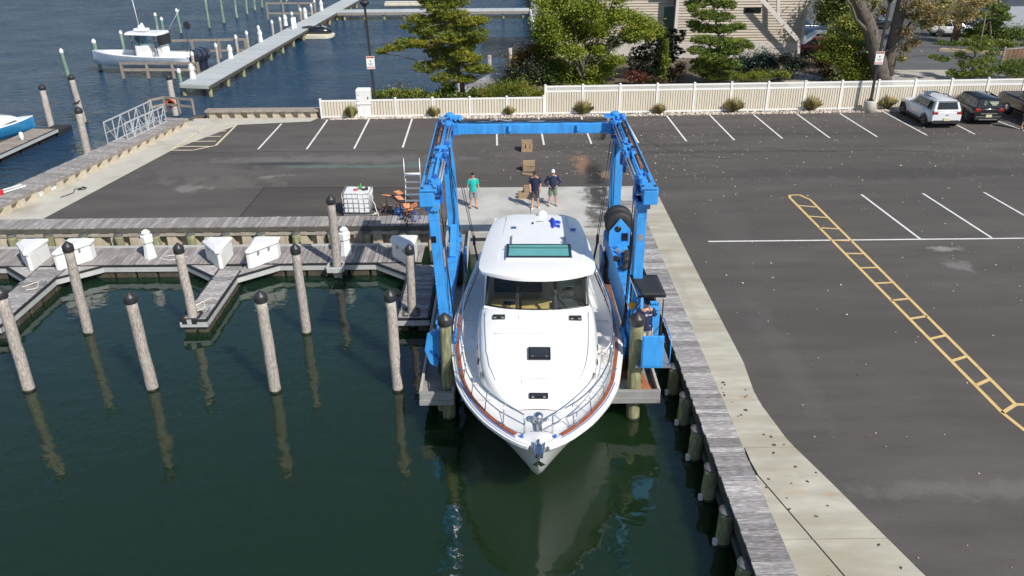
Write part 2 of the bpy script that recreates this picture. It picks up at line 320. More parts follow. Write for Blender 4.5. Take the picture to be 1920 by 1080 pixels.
for p, q in (((-12.17, 34.3), (-12.12, 38.62)), ((-12.12, 38.62), (-2.6, 38.37))): cr.add([(p[0]-.02, p[1]-.02, .008), (q[0]-.02, q[1]-.02, .008), (q[0]+.03, q[1]+.03, .008), (p[0]+.03, p[1]+.03, .008)], [(0, 1, 2, 3)])
struct('asphalt_seam', cr, mat('tar seam', (.022, .02, .019), .7), local=True)
# concrete strip under the slanted bulkhead and along the far bulkhead
struct('concrete_strip', MB().sheet([(wl0.x-.1, 34.2), (-21.1, 34.2), (-19.15, 45.4), (-17.0, 50.85), (-12.6, 51.5), (-12.2, 52.5), (-20.3, 52.55)], .008), M['conc'], local=True)
# apron slab behind the slip
ap = mat('grey concrete apron', (.47, .46, .43), .85, var=.13, vs=.8, bump=.12, bs=60, c2=(.33, .32, .30), c2s=.5, c2t=(.48, .68)); apx = bpy.data.materials['grey concrete apron']
def conc_stain(Mc, marks):
    t = Mc.node_tree; L = t.links.new; b = t.nodes['Principled BSDF']; out = b.inputs['Base Color'].links[0].from_socket
    g = _n(t, 'ShaderNodeNewGeometry'); wn = _n(t, 'ShaderNodeTexNoise'); wn.inputs['Scale'].default_value = 1.3; wn.inputs['Detail'].default_value = 7; wn.inputs['Roughness'].default_value = .68; L(g.outputs['Position'], wn.inputs['Vector'])
    for cx, cy, rx, ry, colr, amt, rag in marks:
        v = _n(t, 'ShaderNodeVectorMath', operation='SUBTRACT'); v.inputs[1].default_value = (cx, cy, 0); L(g.outputs['Position'], v.inputs[0])
        d = _n(t, 'ShaderNodeVectorMath', operation='DIVIDE'); d.inputs[1].default_value = (rx, ry, 1e3); L(v.outputs[0], d.inputs[0])
        l = _n(t, 'ShaderNodeVectorMath', operation='LENGTH'); L(d.outputs[0], l.inputs[0])
        m = _n(t, 'ShaderNodeMath', operation='MULTIPLY_ADD'); m.inputs[1].default_value = -2*rag; L(wn.outputs[0], m.inputs[0]); L(l.outputs['Value'], m.inputs[2])
        k = _n(t, 'ShaderNodeMapRange', interpolation_type='SMOOTHSTEP'); k.inputs[1].default_value = 1.1-rag; k.inputs[2].default_value = .3-rag; k.inputs[4].default_value = amt; L(m.outputs[0], k.inputs[0])
        x = _n(t, 'ShaderNodeMix', data_type='RGBA'); L(k.outputs[0], x.inputs[0]); L(out, x.inputs[6]); x.inputs[7].default_value = rgb(colr); out = x.outputs[2]
    L(out, b.inputs['Base Color'])
conc_stain(ap, [(4.3, 36.8, .8, 3.2, (.03, .026, .024), .95, 1.7), (4.0, 34.0, .6, 2.2, (.08, .07, .062), .85, 1.7), (0, 33.6, 2.5, .7, (.26, .25, .235), .5, 1.2)])
for x0, x1 in ((-2.74, 1.0), (1.02, 4.66), (4.68, 6.18)):
    for y0, y1 in ((32.85, 35.0), (35.02, 38.3)):
        struct('apron_slab', MB().prism([(x0, y0), (x1, y0), (x1, y1), (x0, y1)], -.3, .012+.002*(x0 > 1)), ap, local=True)
struct('slip_end_wall', MB().prism([(-1.7, 32.70), (5.2, 32.70), (5.2, 32.845), (-1.7, 32.845)], -3.4, -.0).box((1.75, 32.6, -.15), (6.9, .18, .24)), M['concd'], local=True)
# ---- curving concrete walk on the right, in panels
innr = lambda y: 6.07
sidewalk_edge = [(40.5, 6.75), (36.6, 7.16), (30, 7.17), (24, 7.18), (21.57, 7.21), (19.9, 7.08), (19.2, 7.10), (17.5, 7.34), (15.78, 7.88), (14.28, 8.32), (12.83, 8.75), (10, 9.8)]
def edge_x(y):
    for (a, xa), (b, xb) in zip(sidewalk_edge, sidewalk_edge[1:]):
        if b <= y <= a: return lerp(xa, xb, (a-y)/(a-b))
    return sidewalk_edge[-1][1]
M['walk'] = mat('broom-finished concrete walk', (.45, .425, .345), .85, var=.16, vs=1.6, sc=(.5, 1.6, 1), bump=.25, bs=60, c2=(.36, .325, .245), c2s=.7, c2t=(.46, .66))
conc_stain(M['walk'], [(6.75, 19.6, .30, .10, (.44, .26, .12), .55, .5), (6.9, 15.5, .35, .12, (.44, .28, .15), .35, .5), (7.7, 15.4, .28, .12, (.43, .27, .15), .35, .5), (6.3, 27, .25, 4, (.33, .30, .24), .5, 1.5)])
struct('joint_filler', MB().sheet([(6.08, 36.5), (7.1, 36.5), (7.1, 20), (6.98, 19.0), (7.3, 17.4), (7.8, 15.8), (8.2, 14.4), (8.7, 12.8), (8.7, 11.2), (6.08, 11.2)], .02), mat('black joint filler', (.03, .028, .026), .8), local=True)
joints = [36.6, 33.4, 30.2, 27.3, 24.3, 21.9, 19.45, 17.25, 13.9, 11.0]
for a, b in zip(joints, joints[1:]):
    n = 6; ys = [lerp(a-.017, b+.017, i/n) for i in range(n+1)]
    split = None if a > 17.3 else True
    if not split:
        struct('walk_slab', MB().prism([(6.075, y) for y in ys]+[(edge_x(y), y) for y in ys[::-1]], -.25, .055), M['walk'], local=True)
    else:
        sx_ = lambda y: lerp(6.10, 7.55, (16.3-min(y, 16.3))/(16.3-11))*1.0
        if a > 16.3:
            struct('walk_slab', MB().prism([(max(6.075, sx_(y)+.02), y) for y in ys]+[(edge_x(y), y) for y in ys[::-1]], -.25, .055), M['walk'], local=True)
            ys2 = [y for y in ys if y < 16.2]; struct('walk_slab', MB().prism([(6.075, y) for y in ys2]+[(sx_(y)-.02, y) for y in ys2[::-1]], -.25, .055), M['walk'], local=True)
        else:
            struct('walk_slab', MB().prism([(6.075, y) for y in ys]+[(sx_(y)-.02, y) for y in ys[::-1]], -.25, .055), M['walk'], local=True)
            struct('walk_slab', MB().prism([(sx_(y)+.02, y) for y in ys]+[(edge_x(y), y) for y in ys[::-1]], -.25, .055), M['walk'], local=True)
# ---- painted markings
pw = mat('worn white line paint', (.70, .70, .66), .7, var=.12, vs=3, c2=(.35, .34, .32), c2s=2.5, c2t=(.60, .75))
py_ = mat('worn yellow line paint', (.66, .46, .19), .7, var=.12, vs=2, c2=(.36, .28, .15), c2s=2., c2t=(.60, .78))
def strip(p, q, wd, z=.010):
    p, q = Vector((p[0], p[1], 0)), Vector((q[0], q[1], 0)); d = (q-p).normalized(); n = Vector((-d.y, d.x, 0))*wd/2
    return [tuple((p+n).xy)+(z,), tuple((p-n).xy)+(z,), tuple((q-n).xy)+(z,), tuple((q+n).xy)+(z,)]
def line(name, segs, wd, m, z=.010):
    mb = MB()
    for i, (p, q) in enumerate(segs): mb.add(strip(p, q, wd, z+.0007*(i % 5)), [(0, 1, 2, 3)])
    return struct(name, mb, m, local=True)
for px0, py0, px1, py1 in ((528, 232, 484, 280), (614, 225, 575, 280), (692, 224, 664, 279), (773, 222, 755, 277), (851, 222, 843, 276), (931, 221, 932, 273), (1010, 221, 1020, 272), (1090, 220, 1109, 270), (1169, 219, 1197, 268), (1250, 217, 1287, 265), (1331, 216, 1377, 263), (1413, 215, 1467, 260), (1493, 213, 1556, 259), (1575, 213, 1645, 257), (1657, 210, 1738, 254), (1795, 235, 1828, 252), (1815, 207, 1925, 247)):
    p, q = G(px0, py0), G(px1, py1); line('parking_line', [(p, q)], .11, pw)
line('parking_line', [((8.3, 31.2), (40, 31.22))], .11, pw)
for p, q in (((16.86, 36.76), (17.14, 31.25)), ((19.83, 36.83), (20.15, 31.28)), ((22.8, 36.9), (23.1, 31.28)), ((25.8, 36.9), (26.1, 31.28))): line('parking_line', [(p, q)], .11, pw, .013)
a0, a1, b0, b1 = Vector((13.33, 36.4)), Vector((13.71, 18.75)), Vector((14.2, 36.1)), Vector((14.30, 19.15))
sg = [(a0, a1), (b0, b1), (a0, (13.42, 36.75)), ((13.42, 36.75), (13.9, 36.8)), ((13.9, 36.8), b0), (a1, (13.86, 17.9)), ((13.86, 17.9), (16, 16.3)), (b1, (16, 19.05))]
n = 13
for i in range(n): t = (i+.75)/(n-.25); sg.append((a0.lerp(a1, t), b0.lerp(b1, t)))
line('yellow_marking', sg, .12, py_)
def hp(x, y): return G(x, y).xy
hat = [(hp(320, 282), hp(362, 282)), (hp(362, 282), hp(405, 273)), (hp(405, 273), hp(443, 235)), (hp(320, 282), hp(388, 236)), (hp(388, 236), hp(443, 235)), (hp(333, 275), hp(395, 275)), (hp(345, 266), hp(405, 265)), (hp(357, 257), hp(415, 256)), (hp(370, 248), hp(425, 246))]
line('hatched_marking', hat, .13, mat('faded yellow line paint', (.66, .57, .38), .7, var=.12, vs=2, c2=(.40, .34, .24), c2s=2., c2t=(.62, .8)), .016)
# ---- beyond the fence: street, gravel verge, driveway
struct('street', MB().sheet([(29.5, 66.3), (36.5, 66.0), (48, 67.5), (120, 78), (120, 300), (27, 300), (26.4, 92), (27, 76)], -.012), M['asph2'], local=True)
struct('gravel_verge', MB().sheet([(27, 54), (41, 54.4), (38, 66.1), (29.5, 66.3)], -.016), mat('pale gravel', (.40, .37, .32), .95, var=.35, vs=12, bump=.6, bs=25), local=True)
struct('garden_path', MB().sheet([(21, 54.2), (24.5, 54.4), (25, 62), (22.6, 68), (21, 66)], -.018), mat('pale garden gravel', (.36, .33, .29), .95, var=.3, vs=9, bump=.5, bs=25), local=True)
struct('street_kerb', MB().prism([(38.6, 74.3), (44.8, 71.6), (45.4, 71.7), (39.0, 74.6)], -.02, .22).prism([(45.7, 71.4), (58, 74), (58, 74.4), (45.4, 71.8)], -.02, .22), mat('sandy kerb stone', (.46, .38, .26), .9, var=.2, vs=3), local=True)
struct('street_seam', MB().add(strip((29.5, 70.6), (60, 77.5), .16, -.006), [(0, 1, 2, 3)]).add(strip((31, 78.6), (42.5, 75.0), .14, -.006), [(0, 1, 2, 3)]), mat('dark seam', (.03, .03, .03), .8), local=True)

rc = random.Random(17); ck = MB()
for pts in ([(6.8, 47.5), (8.2, 46.2), (9.0, 44.4), (10.6, 43.0), (12.4, 42.6)], [(14.5, 44.5), (17.5, 43.8), (20.5, 44.1), (24, 43.5)], [(-19.2, 44.6), (-14, 44.9), (-8, 44.7), (-3, 45.0)]):
    q = []
    for (xa, ya), (xb, yb) in zip(pts, pts[1:]): q += [(lerp(xa, xb, i/8)+rc.uniform(-.05, .05), lerp(ya, yb, i/8)+rc.uniform(-.05, .05)) for i in range(8)]
    for p, r_ in zip(q, q[1:]): ck.add(strip(p, r_, rc.uniform(.018, .045), .0075), [(0, 1, 2, 3)])
struct('asphalt_crack', ck, mat('dark crack', (.035, .031, .028), .9), local=True)
# ================================================================ DOCKS AND BULKHEADS
def plank_run(parent, name, n, step, length, thick, m, place, wob=.004, gap=.024):
    """n boards sharing 3 meshes; place(i) -> (world point of the board centre, angle of the board's LENGTH from +X)"""
    inv = inv_of(parent); ms = []
    for k in range(3):
        mb = MB(); w2, l2 = (step-gap)/2, length/2+(k-1)*.012; t = thick; c = .006
        mb.add([(-l2, -w2, -t), (l2, -w2, -t), (l2, w2, -t), (-l2, w2, -t), (-l2, -w2, -c), (l2, -w2, -c), (l2, w2, -c), (-l2, w2, -c), (-l2, -w2+c, 0), (l2, -w2+c, 0), (l2, w2-c, 0), (-l2, w2-c, 0)],
               [(3, 2, 1, 0), (0, 1, 5, 4), (1, 2, 6, 5), (2, 3, 7, 6), (3, 0, 4, 7), (4, 5, 9, 8), (5, 6, 10, 9), (6, 7, 11, 10), (7, 4, 8, 11), (8, 9, 10, 11)])
        ms.append(mb.mesh(name, m))
    for i in range(n):
        p, a = place(i); o = link(name, ms[rnd.randrange(3)], parent); o.location = inv @ (Vector(p)+Vector((0, 0, rnd.uniform(-wob, wob)))); o.rotation_euler = (rnd.uniform(-.006, .006), rnd.uniform(-.003, .003), a+rnd.uniform(-.004, .004))
# ---- timber walk on the right bulkhead
rw = thing('timber_walkway', 'long grey timber boardwalk running beside the pale concrete walk, right of the hoist', 'boardwalk', (5.62, 24, 0))
plank_run(rw, 'plank', 128, .192, .87, .05, M['plankx'], lambda i: ((5.635, 11.6+i*.192, .075), 0), .006)
MB().box((5.28, 24, -.06), (.10, 25.4, .16)).box((5.95, 24, -.06), (.09, 25.4, .16)).build('stringer', M['timberd'], rw)
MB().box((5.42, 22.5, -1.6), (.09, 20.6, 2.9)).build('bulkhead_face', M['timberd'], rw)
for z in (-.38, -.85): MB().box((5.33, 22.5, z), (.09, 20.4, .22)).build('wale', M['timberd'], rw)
def piling(name, base, top, r, mt, label, group, cap=None, capm='cap', tilt=(0, 0), extra=None, algae=True):
    x, y = base; t = thing(name, label, 'piling', (x, y, WZ), 0, group)
    h = top-WZ; mb = MB(); rr = random.Random(int(x*100+y*7)); N = 9; pts = []; rs = []
    for i in range(N+1):
        f = i/N; pts.append((x+tilt[0]*f*h+rr.uniform(-.012, .012), y+tilt[1]*f*h, WZ-.6+(h+.6)*f)); rs.append(r*(1.06-.12*f)*rr.uniform(.97, 1.03))
    mb.tube(pts, rs, 18).build('shaft', mt, t)
    if algae: MB().lathe([(r*1.10, -.05), (r*1.085, .05), (r*1.07, .075), (r*1.04, .08)], (x+tilt[0]*.1, y, WZ), 18).build('waterline_band', M['algae'], t)
    tx, ty = x+tilt[0]*h, y+tilt[1]*h
    if cap == 'cone': MB().lathe([(r*1.10, -.17), (r*1.12, -.16), (r*1.12, .02), (r*1.06, .05), (r*.35, .16), (.02, .20)], (tx, ty, top), 20).build('cap', M[capm], t)
    elif cap == 'flat': MB().lathe([(r*1.02, -.02), (r*1.04, .0), (r*.98, .025), (0, .03)], (tx, ty, top), 18).build('cap', M[capm], t)
    return t
M['capg'] = mat('grey pile lid', (.11, .11, .105), .7, var=.25, vs=5)
ORD = ['first', 'second', 'third', 'fourth', 'fifth', 'sixth', 'seventh', 'eighth', 'ninth', 'tenth', 'eleventh', 'twelfth', 'thirteenth', 'fourteenth', 'fifteenth', 'sixteenth']
for kk, (px_, py_2) in enumerate(((1231, 600), (1248, 638), (1265, 687), (1285, 741), (1307, 804), (1333, 876), (1362, 957), (1397, 1056))):
    g = G(px_, py_2, -.12); piling('bulkhead_piling', (g.x+.02, g.y), -.12, .195, M['pilegreen'], 'short lidded piling under the right boardwalk edge, %s one counted from the blue guard panel' % ORD[kk], 'short pilings along the right bulkhead', 'flat', 'capg'); MB().box((g.x-.20, g.y-.08, WZ+.10), (.10, .10, .16)).build('white_tab', M['whitep'], bpy.data.objects['bulkhead_piling' if kk == 0 else 'bulkhead_piling.%03d' % kk])
# ---- seawall on the left
sw = thing('seawall', 'cream sheet pile seawall with a grey board cap behind the floating walkway', 'seawall', (-13.5, 33.6, 0))
plank_run(sw, 'cap_board', 88, .238, 1.12, .05, M['planky'], lambda i: ((-24.1+i*.238, 33.66, .14), math.pi/2), .006)
MB().box((-13.6, 33.12, -.02), (21.4, .09, .20)).build('front_beam', M['timberd'], sw)
MB().box((-13.6, 33.08, -.22), (21.4, .05, .12)).build('pale_wale', mat('pale wale board', (.34, .31, .26), .8, var=.2, vs=3), sw)
def sheet_piles(parent, p0, p1, z0, z1, n, depth, out):
    """trapezoid sheet piles from p0 to p1, proud panels facing 'out'"""
    p0, p1 = Vector(p0), Vector(p1); d = (p1-p0)/n; L_ = d.length; d.normalize(); out = Vector(out); inv = inv_of(parent)
    prof = [(0, 0), (.16, 0), (.27, 1), (.49, 1), (.51, .93), (.53, 1), (.75, 1), (.86, 0), (1, 0)]
    mb = MB(); vs = []
    for a, b in prof: q = d*(a*L_)+out*(b*depth); vs += [(q.x, q.y, z0), (q.x, q.y, z1)]
    mb.add(vs, [(2*i, 2*i+2, 2*i+3, 2*i+1) for i in range(len(prof)-1)]); me = mb.mesh('sheet_pile', M['sheet'])
    for i in range(n): o = link('sheet_pile', me, parent); o.location = inv @ (p0+d*(L_*i))
sheet_piles(sw, (-24.2, 33.42, 0), (-2.9, 33.42, 0), -2.2, .05, 26, .32, (0, -1, 0))
for i, px_ in enumerate((21, 90, 156, 222, 291, 357, 423, 489, 555, 622, 687, 756)):
    a = A(px_, 440, 32.92); piling('fender_piling', (a.x, 32.90), -.12, .19, M['pilegreen'], 'stubby green fender piling against the cream seawall, %s from the left' % ORD[i], 'green fender pilings along the seawall', 'flat', 'capg')
# ---- floating docks on the left
DZ = -.55
M['fascia'] = mat('pale aluminium dock side', (.52, .53, .52), .5, m=.2, var=.1, vs=3)
M['floatb'] = mat('dark plastic float tub', (.075, .062, .045), .6, var=.35, vs=3)
def rail_edge(t, a, b):
    a, b = Vector(a), Vector(b)
    for z, h, w_, m, nm in ((DZ-.17, .24, .06, M['fascia'], 'side_beam'), (DZ-.035, .07, .09, M['black'], 'rubber_edge')): MB().bar((a.x, a.y, z), (b.x, b.y, z), w_, h).build(nm, m, t)
fw = thing('floating_walkway', 'long grey floating walkway lying along the cream seawall', 'dock', (-13.7, 31.7, WZ))
plank_run(fw, 'plank', 100, .205, 1.82, .04, M['planky'], lambda i: ((-24.0+i*.205, 31.56, DZ), math.pi/2), .003)
rail_edge(fw, (-24.2, 30.62, 0), (-3.6, 30.62, 0)); MB().box((-13.8, 32.50, DZ+.01), (20.6, .07, .12)).build('back_kerb', M['fascia'], fw)
for i in range(23): MB().box((-23.8+i*.88, 30.90, -1.0), (.80, .5, .36)).build('float', M['floatb'], fw, bevel=.05)
def finger(x0, x1, y0, label, gl=True, gr=True):
    t = thing('finger_dock', label, 'dock', ((x0+x1)/2, 28.3, WZ), 0, 'finger docks off the walkway')
    n = int((30.54-y0)/.2); plank_run(t, 'plank', n, .2, x1-x0-.08, .04, M['plankx'], lambda i: (((x0+x1)/2, y0+.12+i*.2, DZ), 0), .003)
    yl = 30.60; g = 1.15
    rail_edge(t, (x0, y0, 0), (x0, yl-(g if gl else 0), 0)); rail_edge(t, (x1, y0, 0), (x1, yl-(g if gr else 0), 0)); rail_edge(t, (x0-.03, y0, 0), (x1+.03, y0, 0))
    for side, xx, sgn in ((gl, x0, -1), (gr, x1, 1)):
        if side:
            MB().prism([(xx+sgn*.045, yl-.06), (xx+sgn*.045, yl-g+.04), (xx+sgn*(g+.15), yl-.06)], DZ-.05, DZ).build('corner_deck', M['plankx'], t)
            rail_edge(t, (xx, yl-g, 0), (xx+sgn*(g+.25), yl, 0))
    for i in range(int((yl-y0)/.95)):
        for xx in (x0+.22, x1-.22): MB().box((xx, y0+.5+i*.95, -1.0), (.4, .82, .36)).build('float', M['floatb'], t, bevel=.05)
    for y in (y0+.7, y0+3.4):   # cleats
        for xx in (x0+.12, x1-.12): MB().bar((xx, y-.13, DZ+.07), (xx, y+.13, DZ+.07), .035).box((xx, y, DZ+.03), (.05, .09, .06)).build('cleat', M['galv'], t)
    return t
finger(-19.26, -18.09, 25.5, 'weathered finger dock at the left edge between two white dock boxes')
finger(-11.80, -10.87, 25.8, 'weathered finger dock with white rope and a piling collar at its end')
finger(-4.05, -2.90, 25.75, 'weathered finger dock in the shade beside the blue hoist leg', True, False)
def dock_box(xc, sgn, label):
    """three-cornered locker in the angle of walkway and finger; sgn -1: to the left of the finger"""
    t = thing('dock_box', label, 'dock box', (xc, 30.9, DZ), 0, 'white dock boxes on the floating docks'); a = 1.0
    def tri(o, zb): return [(xc-sgn*o, 31.55+o), (xc+sgn*(.30*o), 30.12-o*1.4), (xc+sgn*(.14+o), 30.10-o*1.2), (xc+sgn*(a+o*1.5), 31.15), (xc+sgn*(a+o), 31.55+o)]
    MB().prism(tri(0, 0), DZ+.005, DZ+.72).build('body', M['whitep'], t, bevel=.03)
    c = Vector((xc+sgn*.38, 31.0)); lo = tri(.05, 0); hi = [tuple(Vector(p).lerp(c, .35)) for p in lo]
    mb = MB(); rings = [[(p[0], p[1], DZ+.70) for p in lo], [(p[0], p[1], DZ+.80) for p in lo], [(p[0], p[1], DZ+.90) for p in hi]]
    if sgn < 0: rings = [r[::-1] for r in rings]
    mb.loft(rings, sm=False).build('lid', M['whitep'], t, bevel=.025, fixn=True)
    m = Vector((xc+sgn*.52, 30.62, 0)); nr_ = Vector((sgn*1.05, -.86, 0)).normalized() if False else Vector((sgn*.80, -.60, 0))
    for q in (-.22, .22): MB().box((xc+sgn*(.60+q*.7), 30.58+.90*q*1.05-.02, DZ+.62), (.07, .06, .12), sgn*.9).build('latch', M['galv'], t)
    return t
dock_box(-19.28, -1, 'white corner dock box at the far left, left of the first finger dock')
dock_box(-18.35, 1, 'white corner dock box right of the first finger dock, half behind a capped piling')
dock_box(-11.6, -1, 'white corner dock box left of the middle finger dock, pointing at the camera')
dock_box(-10.6, 1, 'white corner dock box with a wide sunlit face, right of the middle finger dock')
dock_box(-3.85, -1, 'white corner dock box behind the slim piling, next to the blue hoist leg')
def pedestal(x, y, z, label, group, s=1.):
    t = thing('power_pedestal', label, 'power pedestal', (x, y, z), 0, group)
    MB().lathe([(.26*s, 0), (.25*s, .08), (.19*s, .62*s), (.15*s, .64*s)], (x, y, z), 8).build('base', M['whitep'], t)
    MB().lathe([(.15*s, .64*s), (.24*s, .70*s), (.25*s, .98*s), (.17*s, 1.0*s)], (x, y, z), 8).build('head', M['whitep'], t)
    MB().lathe([(.15*s, 1.0*s), (.14*s, 1.08*s), (.19*s, 1.10*s), (.16*s, 1.16*s), (.04, 1.24*s)], (x, y, z), 8).build('lantern', M['whitep'], t); return t
pedestal(-15.06, 31.45, DZ, 'white lighthouse shaped power pedestal on the walkway between two finger docks', 'power pedestals on the walkway')
pedestal(-6.87, 31.55, DZ, 'white power pedestal half hidden behind the tall brown piling', 'power pedestals on the walkway')
def rope(pts, label, r=.018, m='rope', name='rope', cat='rope', k=1.):
    P = []; q = [Vector((p[0]*k, p[1]*k, p[2])) for p in pts]
    for i in range(len(q)-1):
        for k in range(5): P.append(q[i].lerp(q[i+1], k/5)+Vector((rnd.uniform(-.03, .03), rnd.uniform(-.03, .03), 0)))
    P.append(q[-1]); return tag(MB().tube(P, r, 6).build(name, M[m]), label, cat)
rope([(-12.0, 27.4, DZ+.03), (-11.7, 27.9, DZ+.03), (-11.5, 27.3, DZ+.03), (-11.75, 27.0, DZ+.03), (-11.9, 27.5, DZ+.04), (-11.5, 28.2, DZ+.03), (-11.2, 28.0, DZ+.03)], 'tangled white rope lying on the end of the middle finger dock', k=.975)
rope([(-15.0, 32.0, DZ+.03), (-14.4, 31.8, DZ+.03), (-13.9, 32.2, DZ+.03), (-13.6, 31.9, DZ+.03), (-14.3, 32.4, DZ+.03), (-14.8, 32.2, DZ+.04)], 'white rope strewn on the walkway right of the lighthouse pedestal', k=.975)
rope([(-19.4, 29.3, DZ+.03), (-19.0, 29.8, DZ+.03), (-18.75, 29.2, DZ+.03), (-19.1, 29.0, DZ+.04)], 'short white rope on the leftmost finger dock', k=.975)
# ---- tall pilings
gp = 'tall weathered pilings with black cone caps'
def pile_px(b, tpx, r, label, cap='cone', mt='gum', group=gp, name='piling', capm='cap'):
    g = G(b[0], b[1], WZ); t = A(tpx[0], tpx[1], g.y); h = t.z-WZ
    return piling(name, (g.x, g.y), t.z-.22, r, M[mt], label, group, cap, capm, tilt=((t.x-g.x)/h, 0))
pile_px((55, 731), (-4, 536), .178, 'weathered piling at the left edge of the photo, its black cap cut off')
pile_px((287, 729), (240, 545), .178, 'front weathered piling in open water, left of the finger dock end, black cone cap')
pile_px((517, 733), (486, 543), .178, 'front weathered piling in open water right of the middle finger dock, black cone cap')
pile_px((746, 731), (730, 541), .165, 'slim front piling with black cone cap, the one nearest the left lift pier')
pile_px((165, 624), (124, 451), .17, 'pale flaking piling with black cone cap in front of the white dock box')
pile_px((367, 618), (332, 454), .165, 'piling with black cone cap held in the collar of the middle finger dock')
pile_px((575, 624), (552, 455), .16, 'piling with black cone cap between the middle finger dock and the tall brown piling')
pile_px((634, 520), (619, 364), .17, 'tallest brown piling, through a white bracket on the walkway, left of the liquid tank')
pile_px((774, 612), (767, 456), .15, 'slim grey piling at the end of the shaded finger dock beside the hoist')
pile_px((843, 781), (833, 585), .185, 'greenish piling with black cap between the left lift pier and the yacht bow', 'cone', 'pilegreen')
pile_px((1186, 782), (1196, 584), .195, 'thick mossy piling with black cap in front of the hoist operator', 'cone', 'pilegreen')
pile_px((330, 218), (315, 138), .20, 'piling with black cap at the far corner by the timber railing')
pile_px((166, 296), (145, 199), .21, 'near piling with a bird on its cap beside the slanted boardwalk')
pile_px((158, 230), (131, 138), .20, 'piling behind the one with the bird, taller, black cap')
pile_px((97, 243), (77, 157), .20, 'piling at the outer corner of the small float on the left')
def collar(x, y, r, z, label, m1='black', wd=.5):
    t = thing('pile_collar', label, 'pile guide', (x, y, z), 0, 'pile guides on the docks')
    for a, b, c in (((0, -r-.09), (wd+.1, .10), 0), ((0, r+.09), (wd+.1, .10), 0), ((-r-.09, 0), (.10, wd), 0), ((r+.09, 0), (.10, wd), 0)): MB().box((x+a[0], y+a[1], z), (b[0], b[1], .22)).build('guide_arm', M[m1], t, bevel=.012)
    MB().box((x, y-r-.15, z), (.16, .02, .2)).build('plate', M['fascia'], t); return t
g = G(367, 618, WZ); collar(g.x-.03, g.y, .19, DZ-.08, 'black roller guide holding the piling at the middle finger dock', 'black', .46); MB().box((g.x+.28, g.y+.18, DZ-.1), (.3, .5, .16)).build('x', M['fascia'], bpy.data.objects['pile_collar']).name = 'bracket'
g = G(634, 520, WZ); collar(g.x-.04, g.y, .22, DZ-.1, 'white steel bracket around the tall brown piling', 'fascia', .52)
g = G(774, 612, WZ); collar(g.x-.02, g.y, .18, DZ-.08, 'dark guide frame around the slim piling by the hoist', 'timberd', .46)
bt = A(144, 197, G(166, 296, WZ).y)
bird = thing('bird', 'small dark bird perched on the black cap of the near left piling', 'bird', (bt.x, bt.y, bt.z+.02))
skinfig('body', [(0, 0, .10), (.10, 0, .12), (.17, 0, .20), (.20, 0, .24), (.27, 0, .235), (-.12, 0, .07), (-.26, 0, .04), (.02, .03, 0), (.02, -.03, 0)], [(0, 1), (1, 2), (2, 3), (3, 4), (0, 5), (5, 6), (0, 7), (0, 8)], mat('dark plumage', (.035, .03, .03), .7), bird, [.075, .07, .045, .042, .01, .05, .02, .012, .012], 2)
# ---- slanted bulkhead with boardwalk, upper left
e0, e1 = G(-60, 413, .5), G(354, 221, .5); w1 = G(338, 215, .5)
d = (e1-e0); LEN = d.length; d.normalize(); nrm = Vector((-d.y, d.x, 0)); ang = math.atan2(d.y, d.x)
sb = thing('slanted_boardwalk', 'raised grey boardwalk slanting along the water on a cream sheet pile wall, upper left', 'boardwalk', tuple(e0.lerp(e1, .5)))
nb = int(LEN/.24); WB = 1.42
plank_run(sb, 'plank', nb, .24, WB, .05, M['planky'], lambda i: (e0+d*(.12+.24*i)+nrm*(WB/2), ang+math.pi/2), .006)
MB().bar(e0+Vector((0, 0, -.13))+nrm*.03, e1+Vector((0, 0, -.13))+nrm*.03, .08, .16).build('edge_beam', M['timber'], sb)
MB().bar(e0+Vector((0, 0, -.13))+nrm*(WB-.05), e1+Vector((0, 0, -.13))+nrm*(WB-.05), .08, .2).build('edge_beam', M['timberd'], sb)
MB().bar(e0+Vector((0, 0, -.25))+nrm*(WB+.06), e1.lerp(e0, .42)+Vector((0, 0, -.25))+nrm*(WB+.06), .05, .05).build('pale_pipe', M['alu'], sb)
f0 = e0+nrm*.20; f1 = e1+nrm*.20; sheet_piles(sb, (f0.x, f0.y, 0), (f1.x, f1.y, 0), -.1, .34, 20, .22, -nrm)
MB().bar(e0+Vector((0, 0, -2.1))+nrm*.45, e1+Vector((0, 0, -2.1))+nrm*.45, .3, 3.4).build('wall_core', M['timberd'], sb)
def truss(t, a, b, h, n):
    a, b = Vector(a), Vector(b); u = Vector((0, 0, h)); mb = MB(); mb.bar(a, b, .055); MB().bar(a, b, .06).build('bottom_rail', M['alu'], t); MB().bar(a+u, b+u, .06).build('top_rail', M['alu'], t)
    for i in range(n+1): MB().bar(a.lerp(b, i/n), a.lerp(b, i/n)+u, .045).build('post', M['alu'], t)
    for i in range(n):
        p, q = a.lerp(b, i/n), a.lerp(b, (i+1)/n)
        MB().bar(p+u if i % 2 == 0 else p, q if i % 2 == 0 else q+u, .035).build('brace', M['alu'], t)
    MB().bar(a+u*.5, b+u*.5, .03).build('mid_rail', M['alu'], t)
gw = thing('gangway', 'white aluminium gangway with truss sides lying beside the slanted boardwalk', 'gangway', tuple(G(240, 262, .3)))
A0, A1, B0, B1 = G(203, 270, .3), G(290, 226, .3), G(240, 262, .5), G(312, 228, .5)
truss(gw, A0, A1, 1.25, 6); truss(gw, B0, B1, .95, 6); MB().add([A0, B0, B1, A1], [(0, 1, 2, 3)]).add([A0-Vector((0, 0, .08)), A1-Vector((0, 0, .08)), B1-Vector((0, 0, .08)), B0-Vector((0, 0, .08))], [(0, 1, 2, 3)]).build('tread', M['galv'], gw)
wr = thing('timber_railing', 'grey timber railing round the corner by the far piling', 'railing', tuple(G(320, 225, .5)))
rp = [G(283, 217, .5), G(312, 210, .5), G(365, 215, .5), G(368, 223, .5)]
